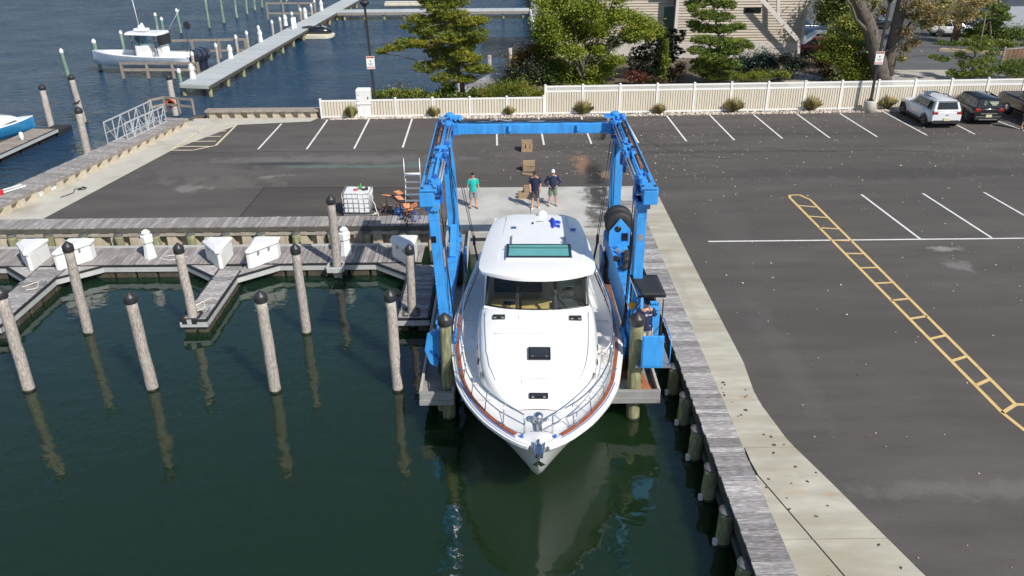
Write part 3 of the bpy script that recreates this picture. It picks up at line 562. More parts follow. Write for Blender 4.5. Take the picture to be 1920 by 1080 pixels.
for p in rp[:3]+[rp[1].lerp(rp[2], .5)]: MB().bar(p, p+Vector((0, 0, .95)), .1).build('post', M['timber'], wr)
for p, q in zip(rp, rp[1:3]):
    for z in (.95, .5): MB().bar(p+Vector((0, 0, z)), q+Vector((0, 0, z)), .06, .14).build('rail', M['timber'], wr)
tag(MB().lathe([(.16, -.09), (.26, -.05), (.30, 0), (.26, .05), (.16, .09), (.13, 0), (.16, -.09)], rp[1]+Vector((.35, .05, .55)), 16, 'Y').build('life_ring', mat('orange ring', (.75, .12, .04), .5)), 'orange life ring hanging on the timber railing', 'life ring')
# utility boxes on that wall
for k, (px_, py_2) in enumerate(((75, 366), (100, 353))):
    p = G(px_, py_2, .1); ub = thing('utility_box', ('nearer', 'farther')[k]+' pale meter box fixed to the slanted bulkhead', 'meter box', (p.x, p.y, 0), ang)
    MB().box((0, 0, .22), (.36, .12, .40)).build('case', M['whitep'], ub, local=True, bevel=.01)
    for i in range(3): MB().box((-.11+i*.11, -.07, .22), (.02, .02, .36)).build('conduit', M['galv'], ub, local=True)
rope([(-21.6, 37.4, .03), (-21.3, 38.0, .03), (-21.5, 38.6, .03), (-21.2, 38.9, .03), (-21.0, 38.6, .04), (-21.25, 38.4, .05), (-21.2, 38.9, .06), (-20.95, 38.7, .06)], 'dark cable coiled on the concrete strip by the meter boxes', .02, 'black', 'cable', 'cable')
# far bulkhead between railing and fence
fb = thing('far_bulkhead', 'low cream bulkhead with grey timber cap at the far end of the lot', 'bulkhead', (-15.8, 52.6, 0))
sheet_piles(fb, (-19.6, 52.78, 0), (-12.2, 52.78, 0), -.1, .42, 9, .2, (0, -1, 0))
for y, h in ((52.55, .13), (52.8, .16), (53.05, .14)): MB().box((-15.85, y, .46), (7.5, .22, h)).build('cap_beam', M['timber'], fb, bevel=.01)
MB().box((-15.9, 52.95, -1.5), (7.4, .12, 3.6)).build('wall_core', M['timberd'], fb)
# ---- small float at the left edge
lf = thing('left_float', 'small weathered float at the left edge with white side beams', 'dock', tuple(G(40, 270, WZ)))
n0, n1, m1, m0 = G(-40, 306, DZ), G(106, 240, DZ), G(78, 232, DZ), G(-60, 285, DZ)
dd = (n1-n0).normalized(); nn = Vector((-dd.y, dd.x, 0)); WF = 1.5; Lf = (n1-n0).length
plank_run(lf, 'plank', int(Lf/.24), .24, WF, .05, M['timber'], lambda i: (n0+dd*(.12+.24*i)+nn*WF/2, math.atan2(dd.y, dd.x)+math.pi/2), .004)
for z, h, m, nm in ((-.15, .22, M['fascia'], 'side_beam'), (-.04, .05, M['black'], 'rubber_edge')): MB().bar(n0+Vector((0, 0, z))-nn*.04, n1+Vector((0, 0, z))-nn*.04, .06, h).build(nm, m, lf); MB().bar(n1+Vector((0, 0, z))+dd*.05, n1+Vector((0, 0, z))+dd*.05+nn*WF, .06, h).build(nm, m, lf)
for i in range(5): MB().box(n0+dd*(1+1.9*i)+nn*.7+Vector((0, 0, -.5)), (1.2, 1.7, .5), math.atan2(dd.y, dd.x)-math.pi/2).build('float', M['black'], lf, bevel=.05)
# ---- far dock and its neighbours across the creek
M['fardeck'] = mat('pale grey far decking', (.43, .46, .46), .8, var=.12, vs=1.5, rn=.08, sc=(1, 6, 1))
FZ = -.15
fd = thing('far_dock', 'long pale grey fixed dock running away across the creek', 'dock', (-24.2, 64, WZ))
P0, P1, Q0, Q1 = Vector((-25.5, 64.0, FZ)), Vector((-22.4, 120, FZ)), Vector((-22.97, 63.45, FZ)), Vector((-20.07, 120, FZ))
n = 26
for i in range(n):
    a, b = i/n+.0008, (i+1)/n-.0008; q = [P0.lerp(P1, a), Q0.lerp(Q1, a), Q0.lerp(Q1, b), P0.lerp(P1, b)]
    MB().prism([tuple(x.xy) for x in q], FZ-.06, FZ+rnd.uniform(-.006, .006)).build('deck_panel', M['fardeck'], fd)
MB().bar(Q0+Vector((.0, 0, -.18)), Q1+Vector((0, 0, -.18)), .1, .22).build('side_beam', M['timberd'], fd); MB().bar(P0+Vector((0, 0, -.18)), P1+Vector((0, 0, -.18)), .1, .22).build('side_beam', M['timberd'], fd); MB().bar(P0+Vector((0, .06, -.18)), Q0+Vector((0, .06, -.18)), .1, .24).build('end_beam', mat('greenish pale timber', (.36, .40, .36), .8, var=.15), fd)
for i in range(15):
    for a, b, k in ((Q0, Q1, 1), (P0, P1, -1)): p = a.lerp(b, (i+.1)/15); MB().tube([(p.x-.15*k, p.y, -2), (p.x-.15*k, p.y, FZ-.07)], .16, 8).build('support_pile', M['pilegreen'], fd)
M['greenpole'] = mat('green weathered pole', (.17, .27, .19), .8, var=.3, vs=2, sc=(4, 4, .6), c2=(.30, .36, .29), c2s=1.2)
# posts with pale caps along the far dock
for kk, (px_, py_2) in enumerate(((364, 117), (385, 108), (408, 100), (445, 83), (465, 75), (487, 64), (512, 53), (527, 47), (549, 36), (565, 28), (585, 20), (591, 12))):
    g = G(px_, py_2+8, FZ); piling('dock_post', (g.x, g.y), .95, .13, M['gum'], 'grey post with pale cap on the far dock, %s from its near end' % ORD[kk], 'capped posts along the far dock', 'cone', 'whitep', algae=False)
for kk, (px_, py_2) in enumerate(((362, 147), (433, 109), (489, 78), (536, 48), (573, 34), (603, 19))):
    g = G(px_, py_2, FZ); pedestal(g.x, g.y, FZ, 'white power pedestal on the far dock, %s from its near end' % ORD[kk], 'power pedestals on the far dock', .95)
for k, (bx, by, tx, ty) in enumerate(((189, 133, 174, 72), (233, 95, 225, 56), (269, 64, 265, 42), (297, 66, 290, 23), (307, 70, 302, 31), (340, 63, 330, 15), (393, 53, 384, -8), (420, 44, 412, -10), (444, 34, 438, -16), (463, 26, 459, -20), (477, 19, 475, -26), (491, 14, 489, -30), (131, 150, 113, 90), (340, 163, 334, 127), (527, 6, 523, -28), (537, 4, 534, -28))):
    lab = {0: 'green mooring pole in front of the bow of the white centre console boat', 12: 'leftmost green mooring pole, partly behind a black capped piling', 13: 'short green pole at the near corner of the far dock'}.get(k, 'green creek mooring pole, %s in the row counted from the white boat bow' % ORD[min(k, 15)])
    pile_px((bx, by), (tx, ty), .14 if k else .16, lab, 'cone', 'greenpole', 'green mooring poles in the creek', 'mooring_pole', 'whitep')
# boat lift frames beside the far dock
def lift_frame(px_pts, label, h=.75):
    p = [G(x, y, -.4) for x, y in px_pts]; t = thing('lift_frame', label, 'boat lift', (p[0].x, p[0].y, WZ))
    for z in (0, h): MB().bar(p[0]+Vector((0, 0, z)), p[1]+Vector((0, 0, z)), .14, .2).build('beam', M['timber'], t)
    for i in range(4): q = p[0].lerp(p[1], i/3); MB().bar(q+Vector((0, 0, -1.1)), q+Vector((0, 0, h+.1)), .2).build('post', M['timber'], t)
lift_frame(((313, 97), (462, 94)), 'grey timber lift frame behind the white centre console boat', 1.0)
lift_frame(((229, 131), (372, 131)), 'grey timber lift frame in front of the white centre console boat', .55)
lift_frame(((502, 25), (592, 25)), 'grey timber lift frame left of the far dock, farther back', 1.2)
cd = thing('cross_dock', 'straight pale dock crossing the water behind the pine', 'dock', (-9, 106, WZ))
for i in range(12): x0, x1 = -20.9+i*1.98, -20.9+(i+1)*1.98-.03; MB().prism([(x0, 105.0), (x1, 105.0), (x1, 107.5), (x0, 107.5)], FZ-.06, FZ+rnd.uniform(-.005, .005)).build('deck_panel', M['fardeck'], cd)
MB().box((-9.1, 104.95, FZ-.22), (23.6, .1, .30)).build('side_beam', M['timber'], cd)
for i in range(10): MB().tube([(-20+2.45*i, 105.2, -2), (-20+2.45*i, 105.2, FZ-.07)], .16, 8).build('support_pile', M['pilegreen'], cd)
tag(MB().box((-12, 118, -.75), (9.4, 2.0, .45)).box((-12, 117.1, -.45), (9.2, .2, .2)).build('cream_float', mat('cream float', (.62, .58, .46), .6), bevel=.1), 'cream coloured float beyond the cross dock', 'float')
# right quay
qy = thing('right_quay', 'grey timber quay curving round the water right of the pine', 'quay', (1, 80, WZ))
qp = [(-5.0, 58.6), (-2.6, 62.5), (-.4, 68.4), (1.8, 77.4), (3.0, 84.5), (3.2, 112)]
for (xa, ya), (xb, yb) in zip(qp, qp[1:]):
    a, b = Vector((xa, ya, .02)), Vector((xb, yb, .02)); L_ = (b-a).length; n = max(1, int(L_/1.2)); dr = (b-a).normalized(); nr = Vector((dr.y, -dr.x, 0))
    for i in range(n):
        p, q = a+dr*(L_*i/n+.02), a+dr*(L_*(i+1)/n-.01); MB().prism([tuple(p.xy), tuple(q.xy), tuple((q+nr*1.35).xy), tuple((p+nr*1.35).xy)], -.04, .05+rnd.uniform(-.006, .006)).build('deck_panel', M['plankx'], qy)
    MB().bar(a+Vector((0, 0, -.9)), b+Vector((0, 0, -.9)), .12, 1.7).build('quay_face', M['timberd'], qy)
for i in range(9): p = Vector((3.05, 85+i*2.4, 0)); MB().lathe([(.12, -1.8), (.12, .10), (.05, .16)], p-Vector((.1, 0, 0)), 8).build('white_bumper', M['whitep'], qy)
for px_, py_2, h, lab in ((918, 124, .9, 'short grey post on the curved quay, the nearer of two right of the pine'), (957, 108, .8, 'short grey post on the curved quay, the farther of two right of the pine'), (749, 172, .75, 'short post at the water edge behind the low green shrubs'), (862, 170, .8, 'short post at the water edge beside the pine trunk')):
    g = G(px_, py_2, 0); tag(MB().tube([(g.x, g.y, -2), (g.x, g.y, h)], .16, 10).build('mooring_post', M['gum']), lab, 'post', 'short posts along the far bank')
# ================================================================ TRAVELLING BOAT HOIST
PZ = -.2
M['pier'] = mat('grey steel pier deck', (.26, .26, .25), .8, var=.2, vs=1.5, bump=.15, c2=(.20, .12, .08), c2s=1.1, c2t=(.58, .75))
M['pale'] = mat('pale timber kerb', (.42, .41, .38), .85, var=.18, vs=3)
for x0, x1, lab in ((-2.66, -1.66, 'narrow grey runway pier under the left side of the blue hoist'), (2.94, 4.39, 'narrow grey runway pier with a rusty plate under the right side of the blue hoist')):
    t = thing('runway_pier', lab, 'pier', ((x0+x1)/2, 26, WZ), 0, 'runway piers of the hoist')
    MB().box(((x0+x1)/2, 26.4, PZ-.08), (x1-x0, 12.9, .16)).build('deck', M['pier'], t)
    for x in (x0+.03, x1-.03): MB().box((x, 26.35, PZ+.06), (.08, 12.6, .34)).build('kerb', M['pale'], t, bevel=.01)
    MB().box(((x0+x1)/2, 20.05, PZ+.05), (x1-x0-.02, .12, .36)).build('end_stop', M['pier'], t, bevel=.01)
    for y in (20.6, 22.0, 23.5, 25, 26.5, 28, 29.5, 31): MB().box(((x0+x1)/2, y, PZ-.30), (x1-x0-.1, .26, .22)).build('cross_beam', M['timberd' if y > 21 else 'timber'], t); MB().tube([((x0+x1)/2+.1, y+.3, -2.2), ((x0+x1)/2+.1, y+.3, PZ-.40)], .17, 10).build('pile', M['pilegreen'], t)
    if x0 > 0:
        MB().box((3.98, 20.7, PZ+.03), (.34, 1.1, .05), .16).build('rusty_plate', mat('rusty orange plate', (.36, .13, .06), .8, var=.25, vs=5), t); MB().box((3.45, 24.6, PZ+.02), (.7, 7.2, .04)).build('rusty_plate', M['rust'], t)
ho = thing('boat_hoist', 'huge bright blue travelling boat hoist straddling the white yacht', 'boat hoist', (.85, 25, PZ))
BT, BH, BW = 5.8, .42, .40
CX = {-1: (-2.24, -2.33), 1: (3.91, 4.06)}
Y0, Y1 = 21.1, 28.95
rr = random.Random(5)
for s in (-1, 1):
    xf, xr = CX[s]; bx = lambda y: lerp(xf, xr, (y-Y0)/(Y1-Y0))
    MB().bar((xf, Y0, BT-BH/2), (xr, Y1, BT-BH/2), BW, BH).build('top_beam', M['blue'], ho, bevel=.02)
    MB().box((xf-s*.05, Y0+.20, BT+.06), (.46, .46, .05)).box((xf-s*.05, Y0+.03, BT+.02), (.50, .04, .08)).build('end_plate', M['blue'], ho, bevel=.01)
    for k in (-.17, .17): MB().lathe([(.045, 0), (.045, .03)], (xf-s*.05+k, Y0+.12, BT+.085), 10).build('bolt', M['blackg'], ho)
    xin = lambda y, o=.0: bx(y)-s*(BW/2-.06+o)
    # sliding rods, rails and hoses along the top
    for o, z, r, m, a, b in ((.02, .10, .035, 'blue', 21.7, 28.5), (-.10, .08, .05, 'rust', 22.9 if s > 0 else 25.6, 28.2), (-.20, .04, .018, 'cable', 21.5, 28.6), (-.26, .03, .016, 'black', 22.6, 28.6), (.15, .02, .028, 'galv', 22.0, 28.3), (.21, -.04, .028, 'galv', 22.0, 28.3)):
        MB().tube([(xin(a, o), a, BT+z), (xin(b, o), b, BT+z)], r, 8).build('rod' if m in ('blue', 'rust') else 'hose', M[m], ho)
    # sheave blocks hanging on the inner side
    for y, big in ((21.75, 1), (24.3, 0), (25.1, 0), (28.15, 1)):
        x = bx(y)-s*(BW/2+.10)
        MB().box((x+s*.10, y, BT+.08), (.30, .30+.1*big, .13)).box((x, y, BT-.10), (.16, .38, .34)).build('trolley', M['blue'], ho, bevel=.02)
        for k in (-.07, .02, .09): MB().lathe([(.15, -.025), (.17, -.02), (.12, 0), (.17, .02), (.15, .025)], (x+k, y-.12, BT-.08), 14, 'X').build('sheave', M['blued'], ho)
        MB().box((x-s*.06, y+.03, BT-.33), (.09, .20, .36)).build('hanger', M['blued'], ho, bevel=.01)
        for q in range(5): MB().box((x+rr.uniform(-.1, .25)*s, y+rr.uniform(-.35, .35), BT+rr.uniform(.04, .2)), (rr.uniform(.05, .14), rr.uniform(.06, .2), rr.uniform(.06, .16)), rr.uniform(0, 1)).build('bracket', M[rr.choice(('blue', 'blued'))], ho, bevel=.008)
    for q in range(4):
        y = rr.uniform(22.2, 27.5); pts = [(bx(y)+s*(.12-.30*i/6), y+.10*math.sin(i*1.9+q)+.05*i, BT+.05+.10*math.sin(i*math.pi/6)) for i in range(7)]
        MB().tube(pts, .016, 6).build('hose', M['black'], ho)
    # legs
    ft, fbm = (-2.13, -1.95) if s < 0 else (3.75, 3.75)
    MB().bar((ft, 21.62, BT-BH), (fbm, 21.62, 1.58), .27, .46, (0, 1, 0)).build('front_leg', M['blue'], ho, bevel=.015)
    MB().box((ft, 21.62, BT-BH-.10), (.40, .62, .20)).build('leg_flange', M['blue'], ho, bevel=.01)
    rt, rb = (-2.13, -2.0) if s < 0 else (3.89, 3.84)
    mb = MB(); rg = []
    for z, hw in ((1.6, .17), (1.9, .19), (4.4, .20), (5.0, .16), (BT-BH, .16)):
        x = lerp(rb, rt, (z-1.6)/(BT-BH-1.6)); rg.append([(x-hw, 27.78, z), (x+hw, 27.78, z), (x+hw, 28.25, z), (x-hw, 28.25, z)])
    mb.loft(rg, sm=False).build('rear_leg', M['blue'], ho, bevel=.015, fixn=True)
    MB().tube([(rt-s*.1, 27.74, BT-.6), (rt-s*.12, 27.7, 4.2), (rb-s*.06, 27.72, 2.6), (rb+s*.02, 27.7, 1.8), (rb-s*.22, 27.6, 1.5)], .018, 6).build('hose', M['black'], ho)
    # bottom beam, wheels and forks
    cb = -1.98 if s < 0 else 3.78
    MB().box((cb, 24.8, 1.34), (.36, 7.7, .50)).box((cb, 27.9, 1.62), (.48, .62, .05)).box((cb, 21.62, 1.62), (.46, .62, .05)).build('bottom_beam', M['blue'], ho, bevel=.02)
    for y in (21.5, 27.9):
        c = (cb+.02, y, PZ+.64)
        w_ = MB().lathe([(.36, -.20), (.52, -.225), (.60, -.20), (.64, -.12), (.64, .12), (.60, .20), (.52, .225), (.36, .20)], c, 28, 'X').build('wheel', M['black'], ho)
        MB().lathe([(.10, -.235), (.30, -.18), (.37, -.20), (.37, .20), (.30, .18), (.10, .235)], c, 20, 'X').build('rim', M['blued'], w_)
        for k in (-.34, .34):
            mb = MB(); pr = [(-.38, .72), (.38, .72), (.42, .45), (.18, -.14), (-.18, -.14), (-.42, .45)]
            mb.loft([[(c[0]+k+dx, y+a, PZ+.64+b) for a, b in pr] for dx in (-.035, .035)], sm=False).build('wheel_fork', M['blue'], ho, bevel=.012, fixn=True)
    # sloping diagonal between rear leg and bottom beam
    MB().bar((rb, 27.7, 2.2), (cb, 26.2, 1.6), .22, .20).build('leg_gusset', M['blue'], ho, bevel=.015)
    for (ya, za, yb, zb, xo) in ((21.95, BT-.5, 21.9, 1.5, -.03), (21.90, BT-.5, 21.95, 1.3, -.10), (28.1, BT-.5, 28.0, 1.2, -.30)):
        MB().tube([(bx(ya)-s*(BW/2+.1+xo*.3), ya, za), (cb-s*(.30+xo*.2), yb, zb)], .013, 6).build('cable', M['cable'], ho)
# front left fork plate, blue, turned outwards
mb = MB(); pr = [(-.20, 1.1), (.12, 1.25), (.16, .45), (.05, -.05), (-.16, .10), (-.30, .55)]
mb.loft([[(-2.20+a, 20.72+dy, PZ+.72+b) for a, b in pr] for dy in (-.04, .04)], sm=False).build('steering_plate', M['blue'], ho, bevel=.01, fixn=True)
MB().bar((-2.32, 20.66, PZ+1.3), (-2.04, 20.66, PZ+.9), .03, .05).build('steering_rod', M['blued'], ho)
# cross beam with tapered, darker ends and two lifting lugs
cy = 28.5
MB().box((.88, cy, BT-.18), (5.3, .46, .36)).build('cross_beam', M['blue'], ho, bevel=.02)
for s, x in ((-1, -2.0), (1, 3.78)):
    MB().loft([[(x-.32, cy-.25, BT-.38), (x+.32, cy-.25, BT-.38), (x+.32, cy+.25, BT-.38), (x-.32, cy+.25, BT-.38)], [(x-.25, cy-.32, BT+.04), (x+.25, cy-.32, BT+.04), (x+.25, cy+.32, BT+.04), (x-.25, cy+.32, BT+.04)]], sm=False).build('corner_bracket', M['blue'], ho, bevel=.015, fixn=True)
    MB().box((x+s*.05, cy+.25, BT+.14), (.75, .55, .05)).lathe([(.16, .0), (.16, .1), (.1, .14)], (x+s*.05, cy+.25, BT+.16), 12).build('top_cover', M['blue'], ho, bevel=.01)
    for q in range(7): MB().box((x+rr.uniform(-.35, .35), cy+rr.uniform(-.4, .4), BT+rr.uniform(.05, .28)), (rr.uniform(.06, .18), rr.uniform(.06, .2), rr.uniform(.06, .2)), rr.uniform(0, 1.5)).build('bracket', M[rr.choice(('blue', 'blue', 'blued', 'galv'))], ho, bevel=.01)
for x in (.02, 2.42): MB().prism([(x-.05, cy-.245), (x+.14, cy-.245), (x+.02, cy-.36)], BT-.25, BT-.06).build('lug', M['blue'], ho)
for q in range(5):
    pts = [(lerp(-2.0, 3.7, i/14), cy+.05*q-.12+rr.uniform(-.03, .03), BT+.025+abs(rr.gauss(0, .035))) for i in range(15)]; MB().tube(pts, .017, 6).build('hose', M['black'] if q != 2 else M['galv'], ho)
for q in range(4): MB().tube([(3.05+.1*q, cy-.24, BT-.36), (3.08+.13*q, cy-.27, BT-.52), (3.22+.05*q, cy-.26, BT-.60), (3.34+.05*q, cy-.24, BT-.37)], .014, 6).build('hose', M['black'], ho)
# engine housing on the right bottom beam
eh = MB(); rg = []
for y, xl, zt in ((22.2, 3.66, 1.55), (22.55, 3.58, 1.88), (24.5, 3.56, 1.92), (26.3, 3.54, 1.95)): rg.append([(xl, y, .75), (4.16, y, .75), (4.16, y, zt), (xl, y, zt)])
eh.loft(rg, sm=False).build('engine_housing', M['blue'], ho, bevel=.02, fixn=True)
mb = MB(); pr = [(3.50, 1.95), (4.22, 1.95), (4.24, 2.55), (3.87, 2.98), (3.50, 2.50)]
mb.loft([[(a, 26.30+dy, b) for a, b in pr] for dy in (-.03, .03)], sm=False).build('winch_plate', M['blue'], ho, bevel=.01, fixn=True)
MB().lathe([(.001, -.012), (.115, -.012), (.115, .0)], (3.80, 26.262, 2.60), 18, 'Y').build('round_hole', M['blackg'], ho)
MB().box((4.05, 26.255, 2.30), (.20, .02, .26)).build('square_hole', M['blackg'], ho); MB().box((4.05, 26.262, 2.30), (.25, .018, .31)).build('hole_frame', M['blued'], ho)
for k in range(2): MB().lathe([(.28, -.17), (.44, -.18), (.50, -.11), (.50, .11), (.44, .18), (.28, .17)], (3.88+.015*k, 26.62+.38*k, 2.62+.06*k), 26, 'Y').build('winch_drum', M['black'], ho)
MB().tube([(4.02, 25.6, 2.0), (4.05, 25.2, 2.12), (3.98, 24.8, 2.14), (3.90, 24.45, 2.12)], [.10, .15, .16, .13], 14).build('silencer', mat('sooty steel silencer', (.10, .095, .09), .6, m=.5, var=.3, vs=6), ho)
MB().tube([(3.90, 24.5, 2.10), (3.84, 24.25, 2.08), (3.72, 24.2, 2.06)], [.12, .11, .09], 12).build('exhaust_elbow', M['black'], ho)
for q in range(8): MB().box((rr.uniform(3.62, 4.1), rr.uniform(25.0, 26.1), 1.98+rr.uniform(0, .08)), (rr.uniform(.06, .2), rr.uniform(.06, .25), rr.uniform(.06, .2)), rr.uniform(0, 1)).build('engine_part', M[rr.choice(('blued', 'black', 'galv', 'blue'))], ho, bevel=.01)
MB().box((3.93, 25.35, 2.1), (.08, .08, .16)).build('valve', mat('brass fitting', (.5, .32, .06), .4, m=.6), ho)
MB().box((3.68, 24.2, 1.93), (.2, .06, .03)).box((3.68, 24.5, 1.93), (.2, .06, .03)).build('grille', M['blued'], ho)
MB().box((3.62, 22.0, 1.0), (.12, 1.6, .9)).bar((3.60, 22.7, 1.9), (3.60, 21.3, .7), .10, .3).build('side_panel', M['blue'], ho, bevel=.015)
# operator platform in front of the right leg
MB().box((4.12, 20.75, .84), (1.0, 1.5, .06)).build('platform', M['galv'], ho); MB().box((4.05, 19.95, 1.38), (.62, .05, 1.02), 0, Matrix.Rotation(R(-3), 3, 'X')).build('guard_panel', M['blue'], ho, bevel=.015)
MB().box((4.05, 19.915, 1.40), (.56, .02, .95), 0, Matrix.Rotation(R(-3), 3, 'X')).build('panel_face', M['blue'], ho, bevel=.008)
MB().box((4.20, 21.30, 1.70), (.46, .30, .95)).box((4.16, 21.22, 2.2), (.44, .34, .06), 0, Matrix.Rotation(R(22), 3, 'X')).build('control_console', M['blue'], ho, bevel=.02)
for q in range(6): MB().tube([(4.0+.07*q, 21.20, 2.22), (4.0+.07*q, 21.14, 2.34)], .014, 6).build('lever', M['black'], ho)
MB().lathe([(.02, -.06), (.11, -.05), (.12, .0), (.11, .05), (.02, .06)], (3.62, 21.35, 2.15), 14, 'Y').build('yellow_reel', mat('yellow enamel', (.62, .34, .03), .45, var=.2, vs=8), ho)
for p, q in (((4.58, 20.05, .87), (4.58, 20.05, 1.75)), ((4.58, 20.05, 1.75), (4.58, 21.3, 1.75)), ((4.45, 20.6, .87), (4.45, 20.6, 1.6))): MB().tube([p, q], .02, 8).build('handrail', M['blue'], ho)
for p in ((3.60, 20.40, 2.98), (4.34, 20.40, 2.98), (3.60, 21.55, 3.0), (4.34, 21.55, 3.0)): MB().tube([(p[0], p[1], .87), p], .018, 8).build('canopy_post', M['blackg'], ho)
mb = MB(); N = 6; vs_ = []
for i in range(N+1):
    for j in range(N+1): a, b = i/N, j/N; vs_.append((lerp(3.55+.14*(1-b), 4.34+.04*(1-b), a), lerp(20.32, 21.62, b), 3.02-.03*math.sin(a*math.pi)*math.sin(b*math.pi)))
mb.add(vs_, [(i*(N+1)+j, (i+1)*(N+1)+j, (i+1)*(N+1)+j+1, i*(N+1)+j+1) for i in range(N) for j in range(N)], True)
c_ = mb.build('canopy', mat('black awning cloth', (.022, .023, .026), .75, var=.2, vs=4), ho); md = c_.modifiers.new('t', 'SOLIDIFY'); md.thickness = .03
MB().bar((3.62, 20.33, 2.96), (4.38, 20.33, 2.96), .04, .07).bar((4.36, 20.33, 2.96), (4.34, 21.6, 2.96), .04, .07).bar((3.60, 20.33, 2.96), (3.56, 21.6, 2.96), .04, .07).build('canopy_frame', M['blackg'], ho)
# ================================================================ WHITE YACHT
BO = Vector((.655, 15.5, 0)); BR = -R(1.6)
yt = thing('motor_yacht', 'large white motor yacht with teak trim hanging in the blue hoist, bow to the camera', 'yacht', tuple(BO), BR)
def interp(tab, u):
    if u <= tab[0][0]: return tab[0][1]
    for (a, x), (b, y) in zip(tab, tab[1:]):
        if u <= b: t = (u-a)/(b-a); return lerp(x, y, t)
    return tab[-1][1]
def smooth(tab, u, h=.22): return (interp(tab, u-h)+2*interp(tab, u)+interp(tab, u+h))/4
HB = [(.24, .05), (.30, .24), (.38, .40), (.71, .78), (1.39, 1.32), (2.39, 1.85), (3.37, 2.19), (5.3, 2.50), (7.2, 2.58), (8.5, 2.48), (10, 2.32), (12.7, 2.04)]
ZD = [(0, 1.30), (.7, 1.25), (1.4, 1.18), (2.4, 1.10), (3.4, 1.05), (5.3, 1.0), (7.2, .96), (10, .93), (14.8, .95)]
ZK = [(.22, 1.05), (.42, .72), (.68, .30), (.98, -.12), (1.30, -.42), (1.68, -.72), (2.2, -.98), (3.2, -1.20), (5, -1.34), (14.8, -1.25)]
hb = lambda u: max(.02, smooth(HB, u, .10 if u < 1 else .3)); zd = lambda u: smooth(ZD, u); zk = lambda u: smooth(ZK, u, .12)
us = [.24, .28, .33, .40, .52, .7, .95, 1.2, 1.5, 1.85, 2.2, 2.7, 3.3, 4, 5, 6, 7, 8, 9.5, 11, 12.2, 12.7]
rg = []
for u in us:
    b, z, k = hb(u), zd(u), zk(u); fl = min(1, u/6)
    half = []
    for f in (0, .08, .25, .45, .62, .78, .92, 1.0):          # keel -> gunwale
        zz = lerp(k, z, f)
        if f <= .45: x = b*(.04+ (f/.45)*lerp(.20, .86, fl))
        else: g2 = (f-.45)/.55; x = b*lerp(lerp(.24, .90, fl), 1.0, g2**lerp(1.35, .8, fl))
        if f == 0: x = .0
        half.append((x, zz))
    rg.append([(-x, u, zz) for x, zz in half[::-1]]+[(x, u, zz) for x, zz in half[1:]])
mb = MB(); mb.loft(rg, closed=False, caps=False); n = len(rg[-1]); mb.f.append(tuple(len(mb.v)-n+i for i in range(n))); mb.sm.append(False); mb.mi.append(0)
mb.f.append(tuple(range(n))[::-1]); mb.sm.append(False); mb.mi.append(0)
mb.build('hull', M['white'], yt, local=True, fixn=True)
# deck: outer gunwale, bulwark step and side deck
ds = []; ud = [.24, .28, .33, .40, .52, .7, .95, 1.2, 1.5, 1.9, 2.4, 3, 3.7, 4.5, 5.5, 6.5, 7.5, 9, 11, 12.2, 12.7]
for u in ud:
    b, z = hb(u), zd(u); iw = min(.26, b*.5); row = [(b, z), (b-.015, z+.035), (b-iw*.9, z+.04), (b-iw, z-.06 if u > .8 else z+.03)]
    inner = row[-1][0]; zi = row[-1][1]
    pr = row+[(inner*.66, zi+.05), (inner*.33, zi+.085), (0, zi+.095)]
    ds.append([(-x, u, zz) for x, zz in pr]+[(x, u, zz) for x, zz in pr[:-1][::-1]])
MB().loft(ds, closed=False, caps=False).build('deck', M['white'], yt, local=True, fixn=True)
def gun(s, off, dz, w_, h, u0, u1, nm, m, n=40):
    rings = []
    for i in range(n+1):
        u = lerp(u0, u1, (i/n)**1.25); e = .03; dxy = Vector((hb(u+e)-hb(max(.01, u-e)), 2*e)).normalized(); nx, ny = dxy.y, -dxy.x
        x, y = hb(u)-off*nx, u-off*ny
        a, b_ = (x-w_/2*nx, y-w_/2*ny), (x+w_/2*nx, y+w_/2*ny); z = zd(u)+dz
        rings.append([(s*a[0], a[1], z), (s*b_[0], b_[1], z), (s*b_[0], b_[1], z+h), (s*a[0], a[1], z+h)])
    return MB().loft(rings, sm=False).build(nm, m, yt, local=True, fixn=True, bevel=.008)
tape = mat('blue masking tape', (.03, .12, .52), .6)
